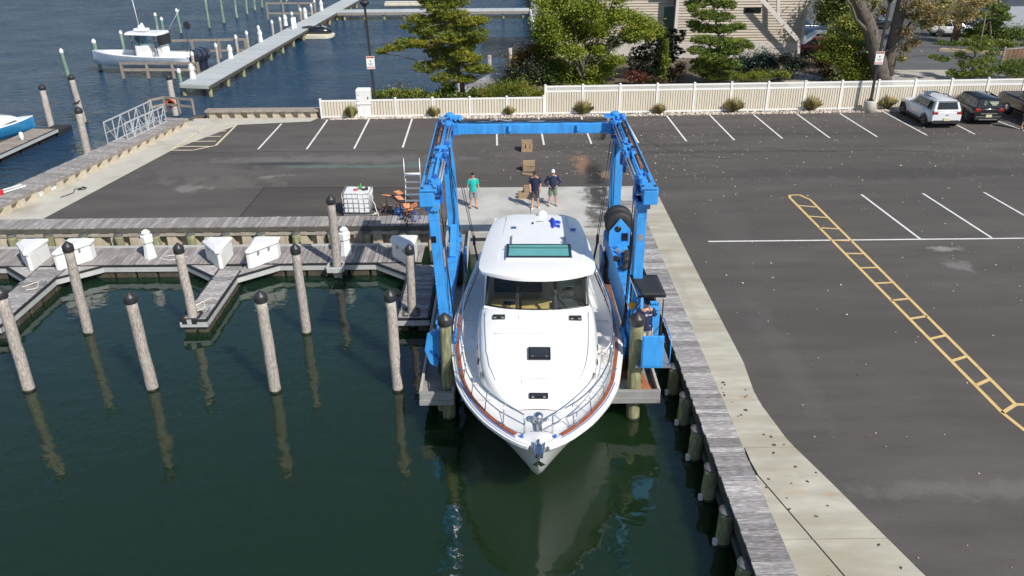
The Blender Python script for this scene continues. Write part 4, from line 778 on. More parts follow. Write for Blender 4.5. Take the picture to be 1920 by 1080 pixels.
for s in (-1, 1):
    gun(s, .145, .035, .105, .035, .60, 12.6, 'teak_caprail', M['teak']); gun(s, .062, .032, .03, .012, .55, 3.4, 'blue_tape', tape); gun(s, -.015, -.10, .07, .09, .30, 12.65, 'rub_rail', M['white'])
    MB().box((s*.40, .60, zd(.6)+.075), (.07, .05, .09)).build('blue_tape', tape, yt, local=True)
    # rails
    def rp_(u, dz, off): e = .03; d_ = Vector((hb(u+e)-hb(u-e), 2*e)).normalized(); return (s*(hb(u)-off*d_.y), u+off*d_.x, zd(u)+dz)
    U = [.78+i*.42 for i in range(26)]; top = [rp_(u, .62, .28) for u in U]; mid = [rp_(u, .34, .24) for u in U]
    gate = (s*.34, .72, zd(.7)+.62)
    MB().tube([(s*.34, .72, zd(.7)+.02), gate]+top[1:]+[rp_(U[-1]+.3, .04, .2)], .022, 8).build('top_rail', M['steel'], yt, local=True); MB().tube([(s*.34, .72, zd(.7)+.33)]+mid[1:], .016, 8).build('mid_rail', M['steel'], yt, local=True)
    for u in (1.0, 1.75, 2.6, 3.5, 4.5, 5.5, 6.6, 7.7, 8.8, 9.9, 11.0): MB().tube([rp_(u, .05, .17), rp_(u+.06, .62, .28)], .016, 8).build('stanchion', M['steel'], yt, local=True)
    MB().tube([rp_(1.0, .05, .17), rp_(1.2, .34, .24)], .012, 6).build('stanchion', M['steel'], yt, local=True)
    for u in (1.05, 3.9, 8.5):    # cleats on the teak
        p = rp_(u, .08, .16); MB().bar((p[0]-s*.10, p[1]-.09, p[2]+.03), (p[0]+s*.10, p[1]+.09, p[2]+.03), .028).box(p, (.07, .07, .05)).build('cleat', M['steel'], yt, local=True, bevel=.006)
    MB().lathe([(.035, 0), (.035, .03), (.02, .04)], (s*.34, .72, zd(.7)+.02), 8).build('rail_foot', M['steel'], yt, local=True)
# raised foredeck cabin
TW = [(1.95, .55), (2.3, .90), (2.72, 1.20), (3.24, 1.44), (4.03, 1.58), (5.46, 1.68), (6.4, 1.70), (7.2, 1.70)]
TZ = [(1.95, 1.17), (2.3, 1.25), (2.72, 1.40), (3.24, 1.57), (4.03, 1.74), (5.46, 1.90), (6.1, 1.95), (7.2, 1.97)]
rg = []
for u in (1.9, 2.1, 2.35, 2.65, 3.0, 3.5, 4.1, 4.8, 5.5, 5.85):
    w_, z = smooth(TW, u), smooth(TZ, u); zb = zd(u)-.05; hh = z-zb
    pr = [(w_+.16*min(1, hh), zb), (w_+.09*min(1, hh*2), zb+hh*.55), (w_+.01, zb+hh*.86), (w_-.10, zb+hh*.975), (w_*.75, z+.02), (w_*.4, z+.045), (0, z+.055)]
    rg.append([(-x, u, zz) for x, zz in pr]+[(x, u, zz) for x, zz in pr[:-1][::-1]])
rg.append([(x, 5.90+.32*(min(abs(x), 1.6)/1.55)**2+max(0, abs(x)-1.6)*3, z+.01) for x, u, z in rg[-1]])
mb = MB(); mb.loft(rg, closed=False, caps=False).build('cabin_trunk', M['white'], yt, local=True, fixn=True, sub=1)
seam = mat('grey seam and rail shadow', (.62, .62, .62), .4)
MB().bar((-.42, 2.75, 1.475), (-.52, 5.6, 1.972), .02, .02).build('moulded_ridge', M['white'], yt, local=True)
hatchm = mat('smoked acrylic', (.03, .034, .038), .10, var=.1, coat=.4)
def hatch(x, u, w_, l, z, tilt, nm):
    q = Matrix.Rotation(tilt, 3, 'X'); f = MB().box((x, u, z+.02), (w_, l, .055), 0, q).build(nm, M['blackg'], yt, local=True, bevel=.02)
    MB().box((x, u, z+.052), (w_-.09, l-.09, .012), 0, q).build('pane', hatchm, f, local=True)
    for k in (-.3, .3): MB().box((x+k*w_, u-l*.36, z+.045), (.07, .04, .03), 0, q).build('latch', M['steel'], f, local=True)
tl = math.atan(.10)
hatch(.05, 3.78, .62, .50, 1.75, math.atan(.2), 'deck_hatch'); hatch(.02, 2.33, .50, .19, 1.325, math.atan(.34), 'deck_hatch')
hatch(-1.12, 5.55, .36, .22, 1.935, tl, 'vent_hatch'); hatch(1.12, 5.50, .36, .22, 1.935, tl, 'vent_hatch')
for s in (-1, 1):
    for u in (3.35, 4.1, 4.9): MB().lathe([(.001, 0), (.075, 0), (.10, .012), (.11, 0)], (s*(smooth(TW, u)+.10), u, zd(u)+.28), 14, 'X' ).build('porthole', M['blackg'], yt, local=True)
# windscreen: three framed panes under the roof overhang
wb = lambda v: 5.93+.32*(v/1.55)**2+.0*v; WS = lambda v, f: Vector((v*lerp(1, .955, f), wb(v)+.78*f, lerp(1.965, 2.86, f)))
fr = mat('black window frame', (.014, .015, .016), .35)
gl = bpy.data.materials.new('tinted windscreen'); gl.use_nodes = True; t_ = gl.node_tree; t_.nodes.clear()
o_ = _n(t_, 'ShaderNodeOutputMaterial'); mx_ = _n(t_, 'ShaderNodeMixShader'); tr_ = _n(t_, 'ShaderNodeBsdfTransparent'); gs_ = _n(t_, 'ShaderNodeBsdfGlossy'); fz = _n(t_, 'ShaderNodeFresnel'); fz.inputs[0].default_value = 1.45; tr_.inputs[0].default_value = (.80, .87, .85, 1); gs_.inputs['Roughness'].default_value = .02
t_.links.new(fz.outputs[0], mx_.inputs[0]); t_.links.new(tr_.outputs[0], mx_.inputs[1]); t_.links.new(gs_.outputs[0], mx_.inputs[2]); t_.links.new(mx_.outputs[0], o_.inputs[0])
edges = [-1.54, -.60, .56, 1.54]
ws = MB()
for a, b in zip(edges, edges[1:]):
    n = 5; vsn = [lerp(a, b, i/n) for i in range(n+1)]
    mb = MB(); mb.add([WS(v, f) for f in (.0, 1.) for v in vsn], [(i, i+1, n+2+i, n+1+i) for i in range(n)], True); mb.build('windscreen_pane', gl, yt, local=True)
    for f in (.02, .98): MB().tube([WS(v, f) for v in vsn], .035, 6).build('pane_frame', fr, yt, local=True)
for i, v in enumerate(edges): MB().bar(WS(v, 0)+Vector((0, 0, .01)), WS(v, 1.02), .06 if i in (0, 3) else .085, .05).build('mullion', fr, yt, local=True)
for v0, v1 in ((-.9, -.35), (.9, .45)): MB().bar(WS(v0, .03)-Vector((0, .05, 0)), WS(v1, .55)-Vector((0, .05, 0)), .02).build('wiper', fr, yt, local=True)
MB().loft([[(v, wb(v)-.10, 1.93) for v in (-1.6, -.8, 0, .8, 1.6)], [(v, wb(v)+.02, 1.995) for v in (-1.58, -.8, 0, .8, 1.58)]], closed=False, caps=False).build('screen_sill', M['white'], yt, local=True)
# cabin sides with dark windows, sloping in to the roof
for s in (-1, 1):
    lo = [(s*1.62, 6.1, .95), (s*1.66, 8.5, .92), (s*1.60, 11.2, .92)]; hi = [(s*1.50, 6.95, 2.95), (s*1.48, 8.5, 3.0), (s*1.36, 10.9, 2.98)]
    mb = MB(); mb.add(lo+hi, [(0, 1, 4, 3), (1, 2, 5, 4)]); o = mb.build('cabin_side', M['white'], yt, local=True); md = o.modifiers.new('t', 'SOLIDIFY'); md.thickness = .06
    for i in range(2):
        q = [Vector(lo[i]).lerp(Vector(hi[i]), .52), Vector(lo[i+1]).lerp(Vector(hi[i+1]), .52), Vector(lo[i+1]).lerp(Vector(hi[i+1]), .93), Vector(lo[i]).lerp(Vector(hi[i]), .93)]
        c = sum(q, Vector())/4; q = [c+(p-c)*.9+Vector((s*.05, 0, 0)) for p in q]; MB().add(q, [(0, 1, 2, 3)]).build('side_window', M['glassd'], yt, local=True)
# saloon seen through the glass
M['trimb2'] = mat('dark dashboard vinyl', (.05, .055, .055), .6)
wood = mat('honey wood joinery', (.68, .47, .17), .4, var=.15, vs=3, sc=(1, 1, 6))
MB().box((0, 8.6, 1.0), (3.1, 4.8, .06)).build('cabin_sole', wood, yt, local=True)
MB().box((0, 11.0, 1.2), (2.7, .06, .5)).build('aft_bulkhead', M['white'], yt, local=True)
MB().box((-.98, 6.95, 1.40), (.85, .55, .62)).build('galley_locker', wood, yt, local=True, bevel=.02); MB().box((.0, 7.05, 1.32), (.95, .55, .60)).build('galley_locker', wood, yt, local=True, bevel=.02)
MB().lathe([(.001, 0), (.17, 0), (.19, .02), (.13, .05), (.001, .05)], (-.85, 6.92, 1.715), 18).build('round_basin', M['blackg'], yt, local=True)
MB().box((1.0, 6.75, 1.62), (.95, .5, .45)).build('dashboard', M['trimb2'], yt, local=True, bevel=.04); MB().lathe([(.19, -.02), (.22, 0), (.19, .02), (.175, 0), (.19, -.02)], (1.0, 7.05, 2.05), 20, 'Y').build('steering_wheel', M['steel'], yt, local=True)
MB().box((1.0, 7.8, 1.55), (.6, .5, .2)).box((1.0, 8.1, 1.95), (.6, .14, .75)).build('helm_seat', M['whitep'], yt, local=True, bevel=.06); MB().box((-.6, 9.0, 1.4), (1.6, .6, .45)).box((-.6, 9.3, 1.75), (1.6, .15, .6)).build('settee', mat('blue settee', (.05, .09, .16), .7), yt, local=True, bevel=.05)
# roof
def roof_pt(s_, t, top):
    uf = 5.80+.62*abs(t)**2.4; ur = 10.95-.45*abs(t)**6; u = lerp(uf, ur, s_)
    w_ = interp([(0, 1.66), (.06, 1.75), (.16, 1.76), (.5, 1.69), (.85, 1.54), (1, 1.45)], s_); x = t*w_
    e = max(abs(t), abs(2*s_-1)**1.0 if s_ > .5 else abs(2*s_-1)); cr = (1-abs(t)**3.5)*.17*(1-abs(2*s_-1)**8*.45)
    return (x, u, 3.02+cr if top else 2.93+cr*.5)
NS, NT = 22, 26; mb = MB(); ss = [.5-.5*math.cos(math.pi*i/NS) for i in range(NS+1)]; ts = [math.sin(math.pi/2*(2*j/NT-1)) for j in range(NT+1)]
vs_ = [roof_pt(a, b, True) for a in ss for b in ts]+[roof_pt(a, b, False) for a in ss for b in ts]; W_ = NT+1; off = (NS+1)*W_
fs = [(i*W_+j, i*W_+j+1, (i+1)*W_+j+1, (i+1)*W_+j) for i in range(NS) for j in range(NT)]; fs += [tuple(off+k for k in f[::-1]) for f in fs]
rim = [j for j in range(W_)]+[i*W_+NT for i in range(1, NS+1)]+[NS*W_+j for j in range(NT-1, -1, -1)]+[i*W_ for i in range(NS-1, 0, -1)]
fs += [(rim[k], rim[(k+1) % len(rim)], off+rim[(k+1) % len(rim)], off+rim[k]) for k in range(len(rim))]
mb.add(vs_, fs, True).build('hardtop', M['white'], yt, local=True, fixn=True, bevel=.03)
rt_ = lambda x, u: 3.02+.17*(1-abs(x/1.6)**3.5)
def slab(nm, pts, m, z0, h): return MB().loft([[(x, u, rt_(x, u)+z0) for x, u in pts], [(x*.99, u, rt_(x, u)+z0+h) for x, u in pts]], sm=False).build(nm, m, yt, local=True, fixn=True, bevel=.006)
for x in (-1.12, 1.12): MB().tube([(x*1.05, 6.9, rt_(x, 7)-.002), (x, 8.5, rt_(x, 8)-.006), (x*.9, 10.6, rt_(x*.9, 9)-.008)], .014, 6).build('roof_seam', M['white'], yt, local=True)
# sliding skylight
sky_t = mat('teal skylight glass', (.13, .36, .31), .06, var=.1, vs=1.5, coat=.3); 
MB().box((.05, 7.47, 3.215), (2.02, 1.06, .08)).build('skylight_frame', M['blackg'], yt, local=True, bevel=.03); MB().box((.05, 7.46, 3.258), (1.82, .82, .012)).build('skylight_pane', sky_t, yt, local=True); MB().box((.05, 7.62, 3.268), (1.82, .03, .012)).build('pane_bar', M['blackg'], yt, local=True)
MB().box((.05, 6.93, 3.205), (2.0, .07, .06)).build('skylight_lip', M['white'], yt, local=True, bevel=.02)
for x in (-.80, .90): MB().box((x, 8.36, 3.205), (.05, .72, .04)).build('slide_rail', M['galv'], yt, local=True)
MB().box((.05, 8.4, 3.192), (.008, 1.7, .006)).build('roof_seam', seam, yt, local=True)
MB().lathe([(.17, 0), (.18, .05), (.14, .14), (.06, .19), (.001, .20)], (.2, 10.72, 3.13), 16).build('antenna_dome', M['whitep'], yt, local=True)
MB().tube([(.0, 10.0, 3.20), (.5, 10.02, 3.20)], .014, 6).build('roof_antenna', M['galv'], yt, local=True); MB().box((-.12, 9.85, 3.2), (.06, .10, .06)).build('nav_light', M['blackg'], yt, local=True); MB().box((-.75, 9.5, 3.185), (.17, .17, .012)).build('blue_patch', mat('blue vinyl patch', (.02, .10, .25), .5), yt, local=True); MB().box((1.2, 9.4, 3.165), (.17, .17, .012)).build('blue_patch', tape, yt, local=True)
MB().box((-1.0, 7.7, 3.17), (.09, .05, .04)).build('horn', M['steel'], yt, local=True)
# bow gear: windlass, roller and anchor
MB().lathe([(.15, 0), (.15, .04), (.09, .07), (.09, .14), (.13, .17), (.13, .20), (.05, .25), (.001, .25)], (.0, 1.32, 1.26), 18).build('windlass', M['steel'], yt, local=True)
for x in (-.20, .22): MB().lathe([(.05, 0), (.05, .02), (.03, .03)], (x, 1.38, 1.26), 12).build('deck_fill', M['steel'], yt, local=True)
MB().box((-.06, 1.02, 1.30), (.035, .5, .06)).box((.07, 1.02, 1.30), (.035, .5, .06)).build('chain_guide', M['steel'], yt, local=True)
MB().tube([(.0, 1.25, 1.33), (.0, .6, 1.34), (.0, .05, 1.36)], .02, 6).build('chain', M['galv'], yt, local=True)
MB().loft([[(-.20, .85, 1.27), (.20, .85, 1.27), (.20, .85, 1.31), (-.20, .85, 1.31)], [(-.15, .2, 1.30), (.15, .2, 1.30), (.15, .2, 1.34), (-.15, .2, 1.34)], [(-.09, -.22, 1.30), (.09, -.22, 1.30), (.09, -.22, 1.33), (-.09, -.22, 1.33)]], sm=False).build('bow_plate', M['steel'], yt, local=True, fixn=True, bevel=.008)
for x in (-.09, .09): MB().box((x, .0, 1.38), (.02, .5, .12)).build('roller_cheek', M['steel'], yt, local=True, bevel=.01)
MB().lathe([(.06, -.07), (.03, 0), (.06, .07)], (0, -.20, 1.36), 12, 'X').build('roller', M['black'], yt, local=True)
MB().bar((0, .35, 1.40), (0, -.30, 1.32), .05, .07).build('anchor_shank', M['steel'], yt, local=True)
for s in (-1, 1): MB().add([(0, -.32, 1.32), (s*.16, -.16, 1.08), (s*.05, -.02, .90), (0, -.12, 1.05)], [(0, 1, 2, 3)]).add([(0, -.30, 1.30), (s*.15, -.14, 1.07), (s*.05, 0, .90), (0, -.10, 1.04)], [(3, 2, 1, 0)]).build('anchor_fluke', M['steel'], yt, local=True); MB().lathe([(.001, 0), (.035, .0), (.04, .01)], (s*.16, .82, .72), 10, 'Y').build('thruster_vent', M['blackg'], yt, local=True)
# blue cloth on the roof, boathook on the right side deck
pB = Matrix.Translation(BO) @ Matrix.Rotation(BR, 4, 'Z')
def wp(x, u, z): return pB @ Vector((x, u, z))
import bmesh
mb = MB(); rq = random.Random(3)
for (x, u, sx_, sy_, sz_) in ((.54, 10.0, .07, .20, .05), (.58, 9.80, .09, .12, .06), (.68, 9.96, .10, .04, .03), (.76, 9.88, .06, .04, .03), (.55, 9.58, .05, .16, .04), (.68, 9.60, .10, .05, .03), (.75, 9.52, .03, .07, .03)):
    c = wp(x, u, 3.205); pr = []
    for i in range(7): a = math.pi*i/6; pr.append((math.sin(a), -math.cos(a)))
    v0 = len(mb.v); mb.lathe(pr, (0, 0, 0), 12)
    for k in range(v0, len(mb.v)): vx = Vector(mb.v[k]); f = 1+rq.uniform(-.25, .25); mb.v[k] = (c.x+vx.x*sx_*f, c.y+vx.y*sy_*f, c.z+(vx.z+.6)*sz_*f)
mb.build('blue_cloth', mat('royal blue cloth', (.012, .06, .55), .8, var=.2, vs=10), label='crumpled royal blue cloth lying on the white yacht roof', cat='cloth')
b = wp(2.02, 5.1, zd(5)+.14); tag(MB().tube([wp(2.3, 5.45, zd(5)+.35), wp(2.05, 5.1, zd(5)+.16), wp(1.9, 4.95, zd(5)+.12)], .028, 8).tube([wp(2.05, 5.1, zd(5)+.16), wp(2.1, 4.9, zd(5)+.05)], .025, 8).build('mooring_hook', M['whitep']), 'white mooring hook lying on the right side deck of the yacht', 'boat hook')
rope([wp(1.75, 5.0, zd(5)+.06), wp(2.0, 5.25, zd(5)+.06), wp(1.8, 5.4, zd(5)+.06), wp(1.7, 5.1, zd(5)+.07), wp(2.0, 4.9, zd(5)+.06), wp(1.95, 4.5, zd(4.5)+.06)], 'thin white line coiled on the right side deck of the yacht', .014)
# slings
M['sling'] = mat('black sling webbing', (.03, .03, .03), .8, var=.3, vs=10)
for y, lab in ((21.95, 'front'), (27.55, 'rear')):
    sg_ = thing('lifting_sling', 'black lifting sling under the yacht on wire ropes, the %s one of two' % lab, 'sling', (.85, y, 1), 0, 'slings of the hoist')
    u = y-15.5; b_ = hb(u)+.05; zc = zd(u); cxm = .655+u*.028
    for s in (-1, 1):
        xt = (-1.90 if s < 0 else 3.60); bot = Vector((cxm+s*(b_+.10), y, zc+.75))
        for o in (-.05, .05): MB().tube([(xt+o, y-.1, BT-.4), (bot.x+o*.5, y, bot.z)], .014, 6).build('wire_rope', M['cable'], sg_)
        MB().box(bot, (.10, .14, .34)).build('shackle', M['blackg'], sg_, bevel=.02)
        MB().bar(bot+Vector((0, 0, -.1)), (cxm+s*b_, y, zc), .04, .22, (0, 1, 0)).bar((cxm+s*b_, y, zc), (cxm+s*(b_+.04), y, zc-.5), .22, .04, (1, 0, 0)).build('webbing', M['sling'], sg_)
    pts = [(cxm+x*b_*1.03, y, z) for x, z in ((-1, zc-.5), (-.97, -.2), (-.86, -.75), (-.45, -1.15), (0, -1.33), (.45, -1.15), (.86, -.75), (.97, -.2), (1, zc-.5))]
    mb = MB()
    for p, q in zip(pts, pts[1:]): mb.bar(p, q, .22, .03, (1, 0, .01) if abs(p[0]-q[0]) < .2 else (0, 0, 1))
    mb.build('belly_strap', M['sling'], sg_)

# fixings, weld seams and small plates on the hoist
for s in (-1, 1):
    xf, xr = CX[s]
    for y in np.linspace(21.6, 28.4, 9): x = lerp(xf, xr, (y-Y0)/(Y1-Y0)); MB().box((x+s*(BW/2+.004), y, BT-BH/2), (.008, .05, BH-.05)).build('weld_seam', M['blue'], ho)
    ft, fbm = (-2.13, -1.95) if s < 0 else (3.75, 3.75)
    for z in (4.9, 3.9, 2.9, 2.1): x = lerp(fbm, ft, (z-1.58)/(BT-BH-1.58)); MB().box((x, 21.62, z), (.285, .475, .03)).build('leg_band', M['blue'], ho)
    for dx in (-.09, .09):
        for z in (5.18, 5.3): MB().lathe([(.02, 0), (.02, .02)], (ft+dx, 21.30, z), 6, 'Y').build('bolt', M['galv'], ho)
    MB().box((ft, 21.382, 4.3), (.14, .006, .20)).build('plate', M['blackg'] if s < 0 else M['galv'], ho)
for x in np.linspace(-1.5, 3.3, 7): MB().box((x, cy-.233, BT-.18), (.03, .006, .33)).build('weld_seam', M['blue'], ho)
# moulded joints and painted rail shadow on the yacht decks
for s in (-1, 1):
    for u in (2.5, 3.3, 4.2, 5.1, 6.1, 7.2):
        w0 = smooth(TW, u)+.16; w1_ = hb(u)-.30; zz = zd(u)
        if w1_-w0 > .1: MB().bar((s*w0, u, zz+.012), (s*w1_, u+.05, zz-.035), .02, .012).build('deck_joint', seam, yt, local=True)
    MB().tube([(s*(smooth(TW, u)-.16), u, smooth(TZ, u)+.012) for u in (2.9, 3.4, 4.0, 4.8, 5.5, 5.9)], .010, 6).build('rail_shadow_line', seam, yt, local=True)  # grey line paints the rail's shadow along the trunk edge
for u, a in ((2.95, .75), (4.75, 1.25)): MB().tube([(lerp(-a, a, i/8), u-.05*math.cos((i/4-1)*1.5), smooth(TZ, u)+.055-.03*abs(i/4-1)**2) for i in range(9)], .007, 6).build('deck_joint', seam, yt, local=True)
# ================================================================ FENCES
tf = thing('tall_fence', 'tall cream vinyl fence with white posts and a lattice band on top', 'fence', (18, 53.2, 0))
lf2 = thing('low_fence', 'low cream vinyl picket fence without lattice, left of the tall fence', 'fence', (-5, 52.5, 0))
def fence(t, p0, p1, nsec, npk, h, lat):
    p0, p1 = Vector(p0), Vector(p1); inv = inv_of(t); d = (p1-p0)/nsec; L_ = d.length; a = math.atan2(d.y, d.x)
    hw = h-(.36 if lat else .06)
    pm = MB().box((0, 0, h/2+.03), (.125, .125, h+.06)).box((0, 0, h+.075), (.16, .16, .03)).box((0, 0, h+.105), (.09, .09, .035)).mesh('post', M['vinylw'])
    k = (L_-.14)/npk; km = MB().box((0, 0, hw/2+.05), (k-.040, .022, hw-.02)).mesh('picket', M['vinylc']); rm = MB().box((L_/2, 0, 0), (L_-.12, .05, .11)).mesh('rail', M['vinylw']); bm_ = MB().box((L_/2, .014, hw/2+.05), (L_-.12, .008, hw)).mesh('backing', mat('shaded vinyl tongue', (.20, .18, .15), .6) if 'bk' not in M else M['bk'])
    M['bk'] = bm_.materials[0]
    if lat:
        mb = MB(); n = 16; y0, z0, z1 = 0, hw+.07, h-.07; hh = z1-z0
        for i in range(-4, n+1):
            for s in (1, -1):
                xa = .08+i*(L_-.16)/n; xb = xa+hh; za, zb = (z0, z1) if s > 0 else (z1, z0); lo, hi = .07, L_-.07
                ta, tb = max(0, (lo-xa)/(xb-xa)), min(1, (hi-xa)/(xb-xa))
                if tb-ta > .05: mb.bar((lerp(xa, xb, ta), .006*s, lerp(za, zb, ta)), (lerp(xa, xb, tb), .006*s, lerp(za, zb, tb)), .012, .036, (0, 0, 1))
        lm = mb.mesh('lattice', M['vinylw'])
    for i in range(nsec+1):
        q = p0+d*i; link('post', pm, t, inv @ q, (0, 0, a))
        if i == nsec: break
        for z in ([.09, hw+.02, h-.03] if lat else [.09, h-.04]): link('rail', rm, t, inv @ (q+Vector((0, 0, z))), (0, 0, a))
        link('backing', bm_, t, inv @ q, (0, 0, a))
        if lat: link('lattice', lm, t, inv @ q, (0, 0, a))
        u = d.normalized()
        for j in range(npk): link('picket', km, t, inv @ (q+u*(.07+k*(j+.5))), (0, 0, a))
fence(tf, (2.46, 52.72, 0), (36.34, 53.72, 0), 14, 14, 1.84, True)
fence(lf2, (-12.0, 52.29, 0), (2.36, 52.70, 0), 6, 12, 1.16, False)
# river stones along the fence
def rocks(name, n, place, m, smin, smax):
    r = np.random.RandomState(4); base = np.array([(1, 0, 0), (-1, 0, 0), (0, 1, 0), (0, -1, 0), (0, 0, 1), (0, 0, -1)], float); F0 = np.array([(0, 2, 4), (2, 1, 4), (1, 3, 4), (3, 0, 4), (2, 0, 5), (1, 2, 5), (3, 1, 5), (0, 3, 5)])
    V = []; F = []
    for i in range(n):
        x, y = place(r); s = smin+(smax-smin)*r.rand()**2; b = base*(s*(.7+.6*r.rand(6, 1)))*np.array([1, .8, .55]); a = r.rand()*6.28; c, d_ = math.cos(a), math.sin(a); b = b @ np.array([[c, d_, 0], [-d_, c, 0], [0, 0, 1]])
        V.append(b+np.array([x, y, s*.25])); F.append(F0+6*i)
    return fastmesh(name, np.vstack(V), np.vstack(F), m, kind='stuff')
M['stone'] = mat('river stones', (.50, .44, .38), .85, isl=.45, var=.2, vs=9)
tag(rocks('river_stones', 3800, lambda r: (lambda x: (x, 52.22+(x+12)*.0294-.02-.75*r.rand()**.8*(.5 if x < -3 else 1)))(-11.5+47.5*r.rand()), M['stone'], .05, .14), 'river stones strewn along the foot of the fences')
struct('stone_bed', MB().sheet([(-11.9, 51.95), (2.4, 51.95), (36, 52.7), (36, 53.5), (2.4, 52.6), (-11.9, 52.2)], .006), mat('gritty bed', (.25, .21, .17), .95, var=.3, vs=6), local=True)
# ================================================================ PLANTS
def leafmat(name, c, c2, isl=.35, r=.5, trans=.25): return mat(name, c, r, var=.25, vs=.9, isl=isl, c2=c2, c2s=.8, c2t=(.48, .62), trans=trans, det=3.)
LM = {'decid': leafmat('yellow-green leaves', (.22, .285, .030), (.30, .33, .046), trans=.38), 'dark': leafmat('dark evergreen', (.022, .036, .018), (.04, .055, .02), trans=.1), 'pine': leafmat('pine needles', (.155, .185, .018), (.27, .26, .026), trans=.15),
      'pine2': leafmat('deep pine needles', (.135, .195, .026), (.21, .255, .034), trans=.15), 'shrub': leafmat('bright shrub', (.16, .205, .020), (.24, .25, .028)), 'green': leafmat('green shrub', (.10, .145, .024), (.145, .185, .028)), 'brown': leafmat('russet shrub', (.10, .055, .03), (.06, .05, .02)),
      'red': leafmat('red shrub', (.17, .05, .035), (.09, .055, .025)), 'autumn': leafmat('autumn leaves', (.33, .25, .095), (.24, .25, .085), isl=.5, trans=.35), 'straw': leafmat('straw grass', (.62, .54, .26), (.48, .49, .19), trans=.5), 'gold': leafmat('golden grass', (.30, .19, .05), (.20, .14, .05)), 'blue': leafmat('blue-green bush', (.025, .052, .038), (.035, .065, .04), trans=.1)}
BARK = mat('grey bark', (.115, .098, .08), .9, var=.5, vs=3, sc=(3, 3, 1), bump=.6, bs=10); BARKP = mat('pine bark', (.17, .135, .115), .9, var=.3, vs=3, bump=.6, bs=10); BARKO = mat('orange-brown bark', (.22, .13, .08), .9, var=.3, vs=3, bump=.6, bs=10)
def leaves(name, clumps, m, parent, per, size, asp=.55, seed=1, shell=.55, up=.5, soft=True):
    """clumps: (x,y,z,rx,ry,rz) -> many leaf-sized quads spread through each clump"""
    r = np.random.RandomState(seed); P = []
    for c in clumps:
        n = int(2.6*per*max(.15, c[3]*c[4]*c[5])**.67) if per > 0 else -per
        d = r.normal(size=(n, 3)); d /= np.linalg.norm(d, axis=1)[:, None]; rad = (shell+(1-shell)*r.rand(n, 1))*(.86+.28*r.rand(n, 1)); P.append(np.array(c[:3])+d*(np.abs(r.normal(size=(n, 1)))*.68 if soft else rad)*np.array(c[3:6]))
    P = np.vstack(P); P[:, 2] = np.maximum(P[:, 2], .05); N = len(P); nr = r.normal(size=(N, 3)); nr[:, 2] = np.abs(nr[:, 2])+up; nr /= np.linalg.norm(nr, axis=1)[:, None]
    t = np.cross(nr, r.normal(size=(N, 3))); t /= np.linalg.norm(t, axis=1)[:, None]; b = np.cross(nr, t); s = size*(.6+.8*r.rand(N, 1))
    V = np.stack([P-t*s, P-b*s*asp+nr*s*.1, P+t*s, P+b*s*asp+nr*s*.1], 1).reshape(-1, 3); F = np.arange(4*N).reshape(-1, 4)
    inv = inv_of(parent); V = V+np.array(inv.translation); return fastmesh(name, V, F, m, parent)
def needles(name, pads, m, parent, dens, length=.30, seed=1, wid=.028, blades=11):
    """pads: (x,y,z,rx,ry,rz): tufts of upswept needles over flattened branch pads"""
    r = np.random.RandomState(seed); T = []
    for c in pads:
        n = max(8, int(2.3*dens*c[3]*c[4])); d = r.normal(size=(n, 3)); d /= np.linalg.norm(d, axis=1)[:, None]; d *= (.35+.65*r.rand(n, 1)**.6); T.append(np.array(c[:3])+d*np.array(c[3:6]))
    T = np.vstack(T); N = len(T)*blades; C = np.repeat(T, blades, 0); d = r.normal(size=(N, 3))*np.array([1, 1, .7]); d[:, 2] = np.abs(d[:, 2])+.35; d /= np.linalg.norm(d, axis=1)[:, None]
    w_ = np.cross(d, r.normal(size=(N, 3))); w_ /= np.linalg.norm(w_, axis=1)[:, None]; L_ = length*(.6+.6*r.rand(N, 1))
    V = np.stack([C-w_*wid*.6, C+w_*wid*.6, C+d*L_*.6+w_*wid, C+d*L_-w_*wid*.2], 1).reshape(-1, 3); F = np.arange(4*N).reshape(-1, 4)
    inv = inv_of(parent); return fastmesh(name, V+np.array(inv.translation), F, m, parent)
def limbs(parent, segs, m, name='trunk'):
    mb = MB()
    for pts, r0, r1 in segs:
        n = len(pts); mb.tube(pts, [lerp(r0, r1, i/(n-1)) for i in range(n)], 9)
    return mb.build(name, m, parent)
def wig(a, b, n, k, r): return [Vector(a).lerp(Vector(b), i/n)+(Vector((r.uniform(-k, k), r.uniform(-k, k), r.uniform(-k, k))) if 0 < i < n else Vector()) for i in range(n+1)]
def ppad(px, py, Y, rx, ry, r, flat=1.): # pad from where it shows at depth Y
    p = A(px, py, Y+r.uniform(-.9, .9)); k = 1526.5/(Y*.898+(HC-p.z)*.44); return (p.x, p.y, p.z, rx/k, max(rx/k*.75, .5), ry/k*flat)
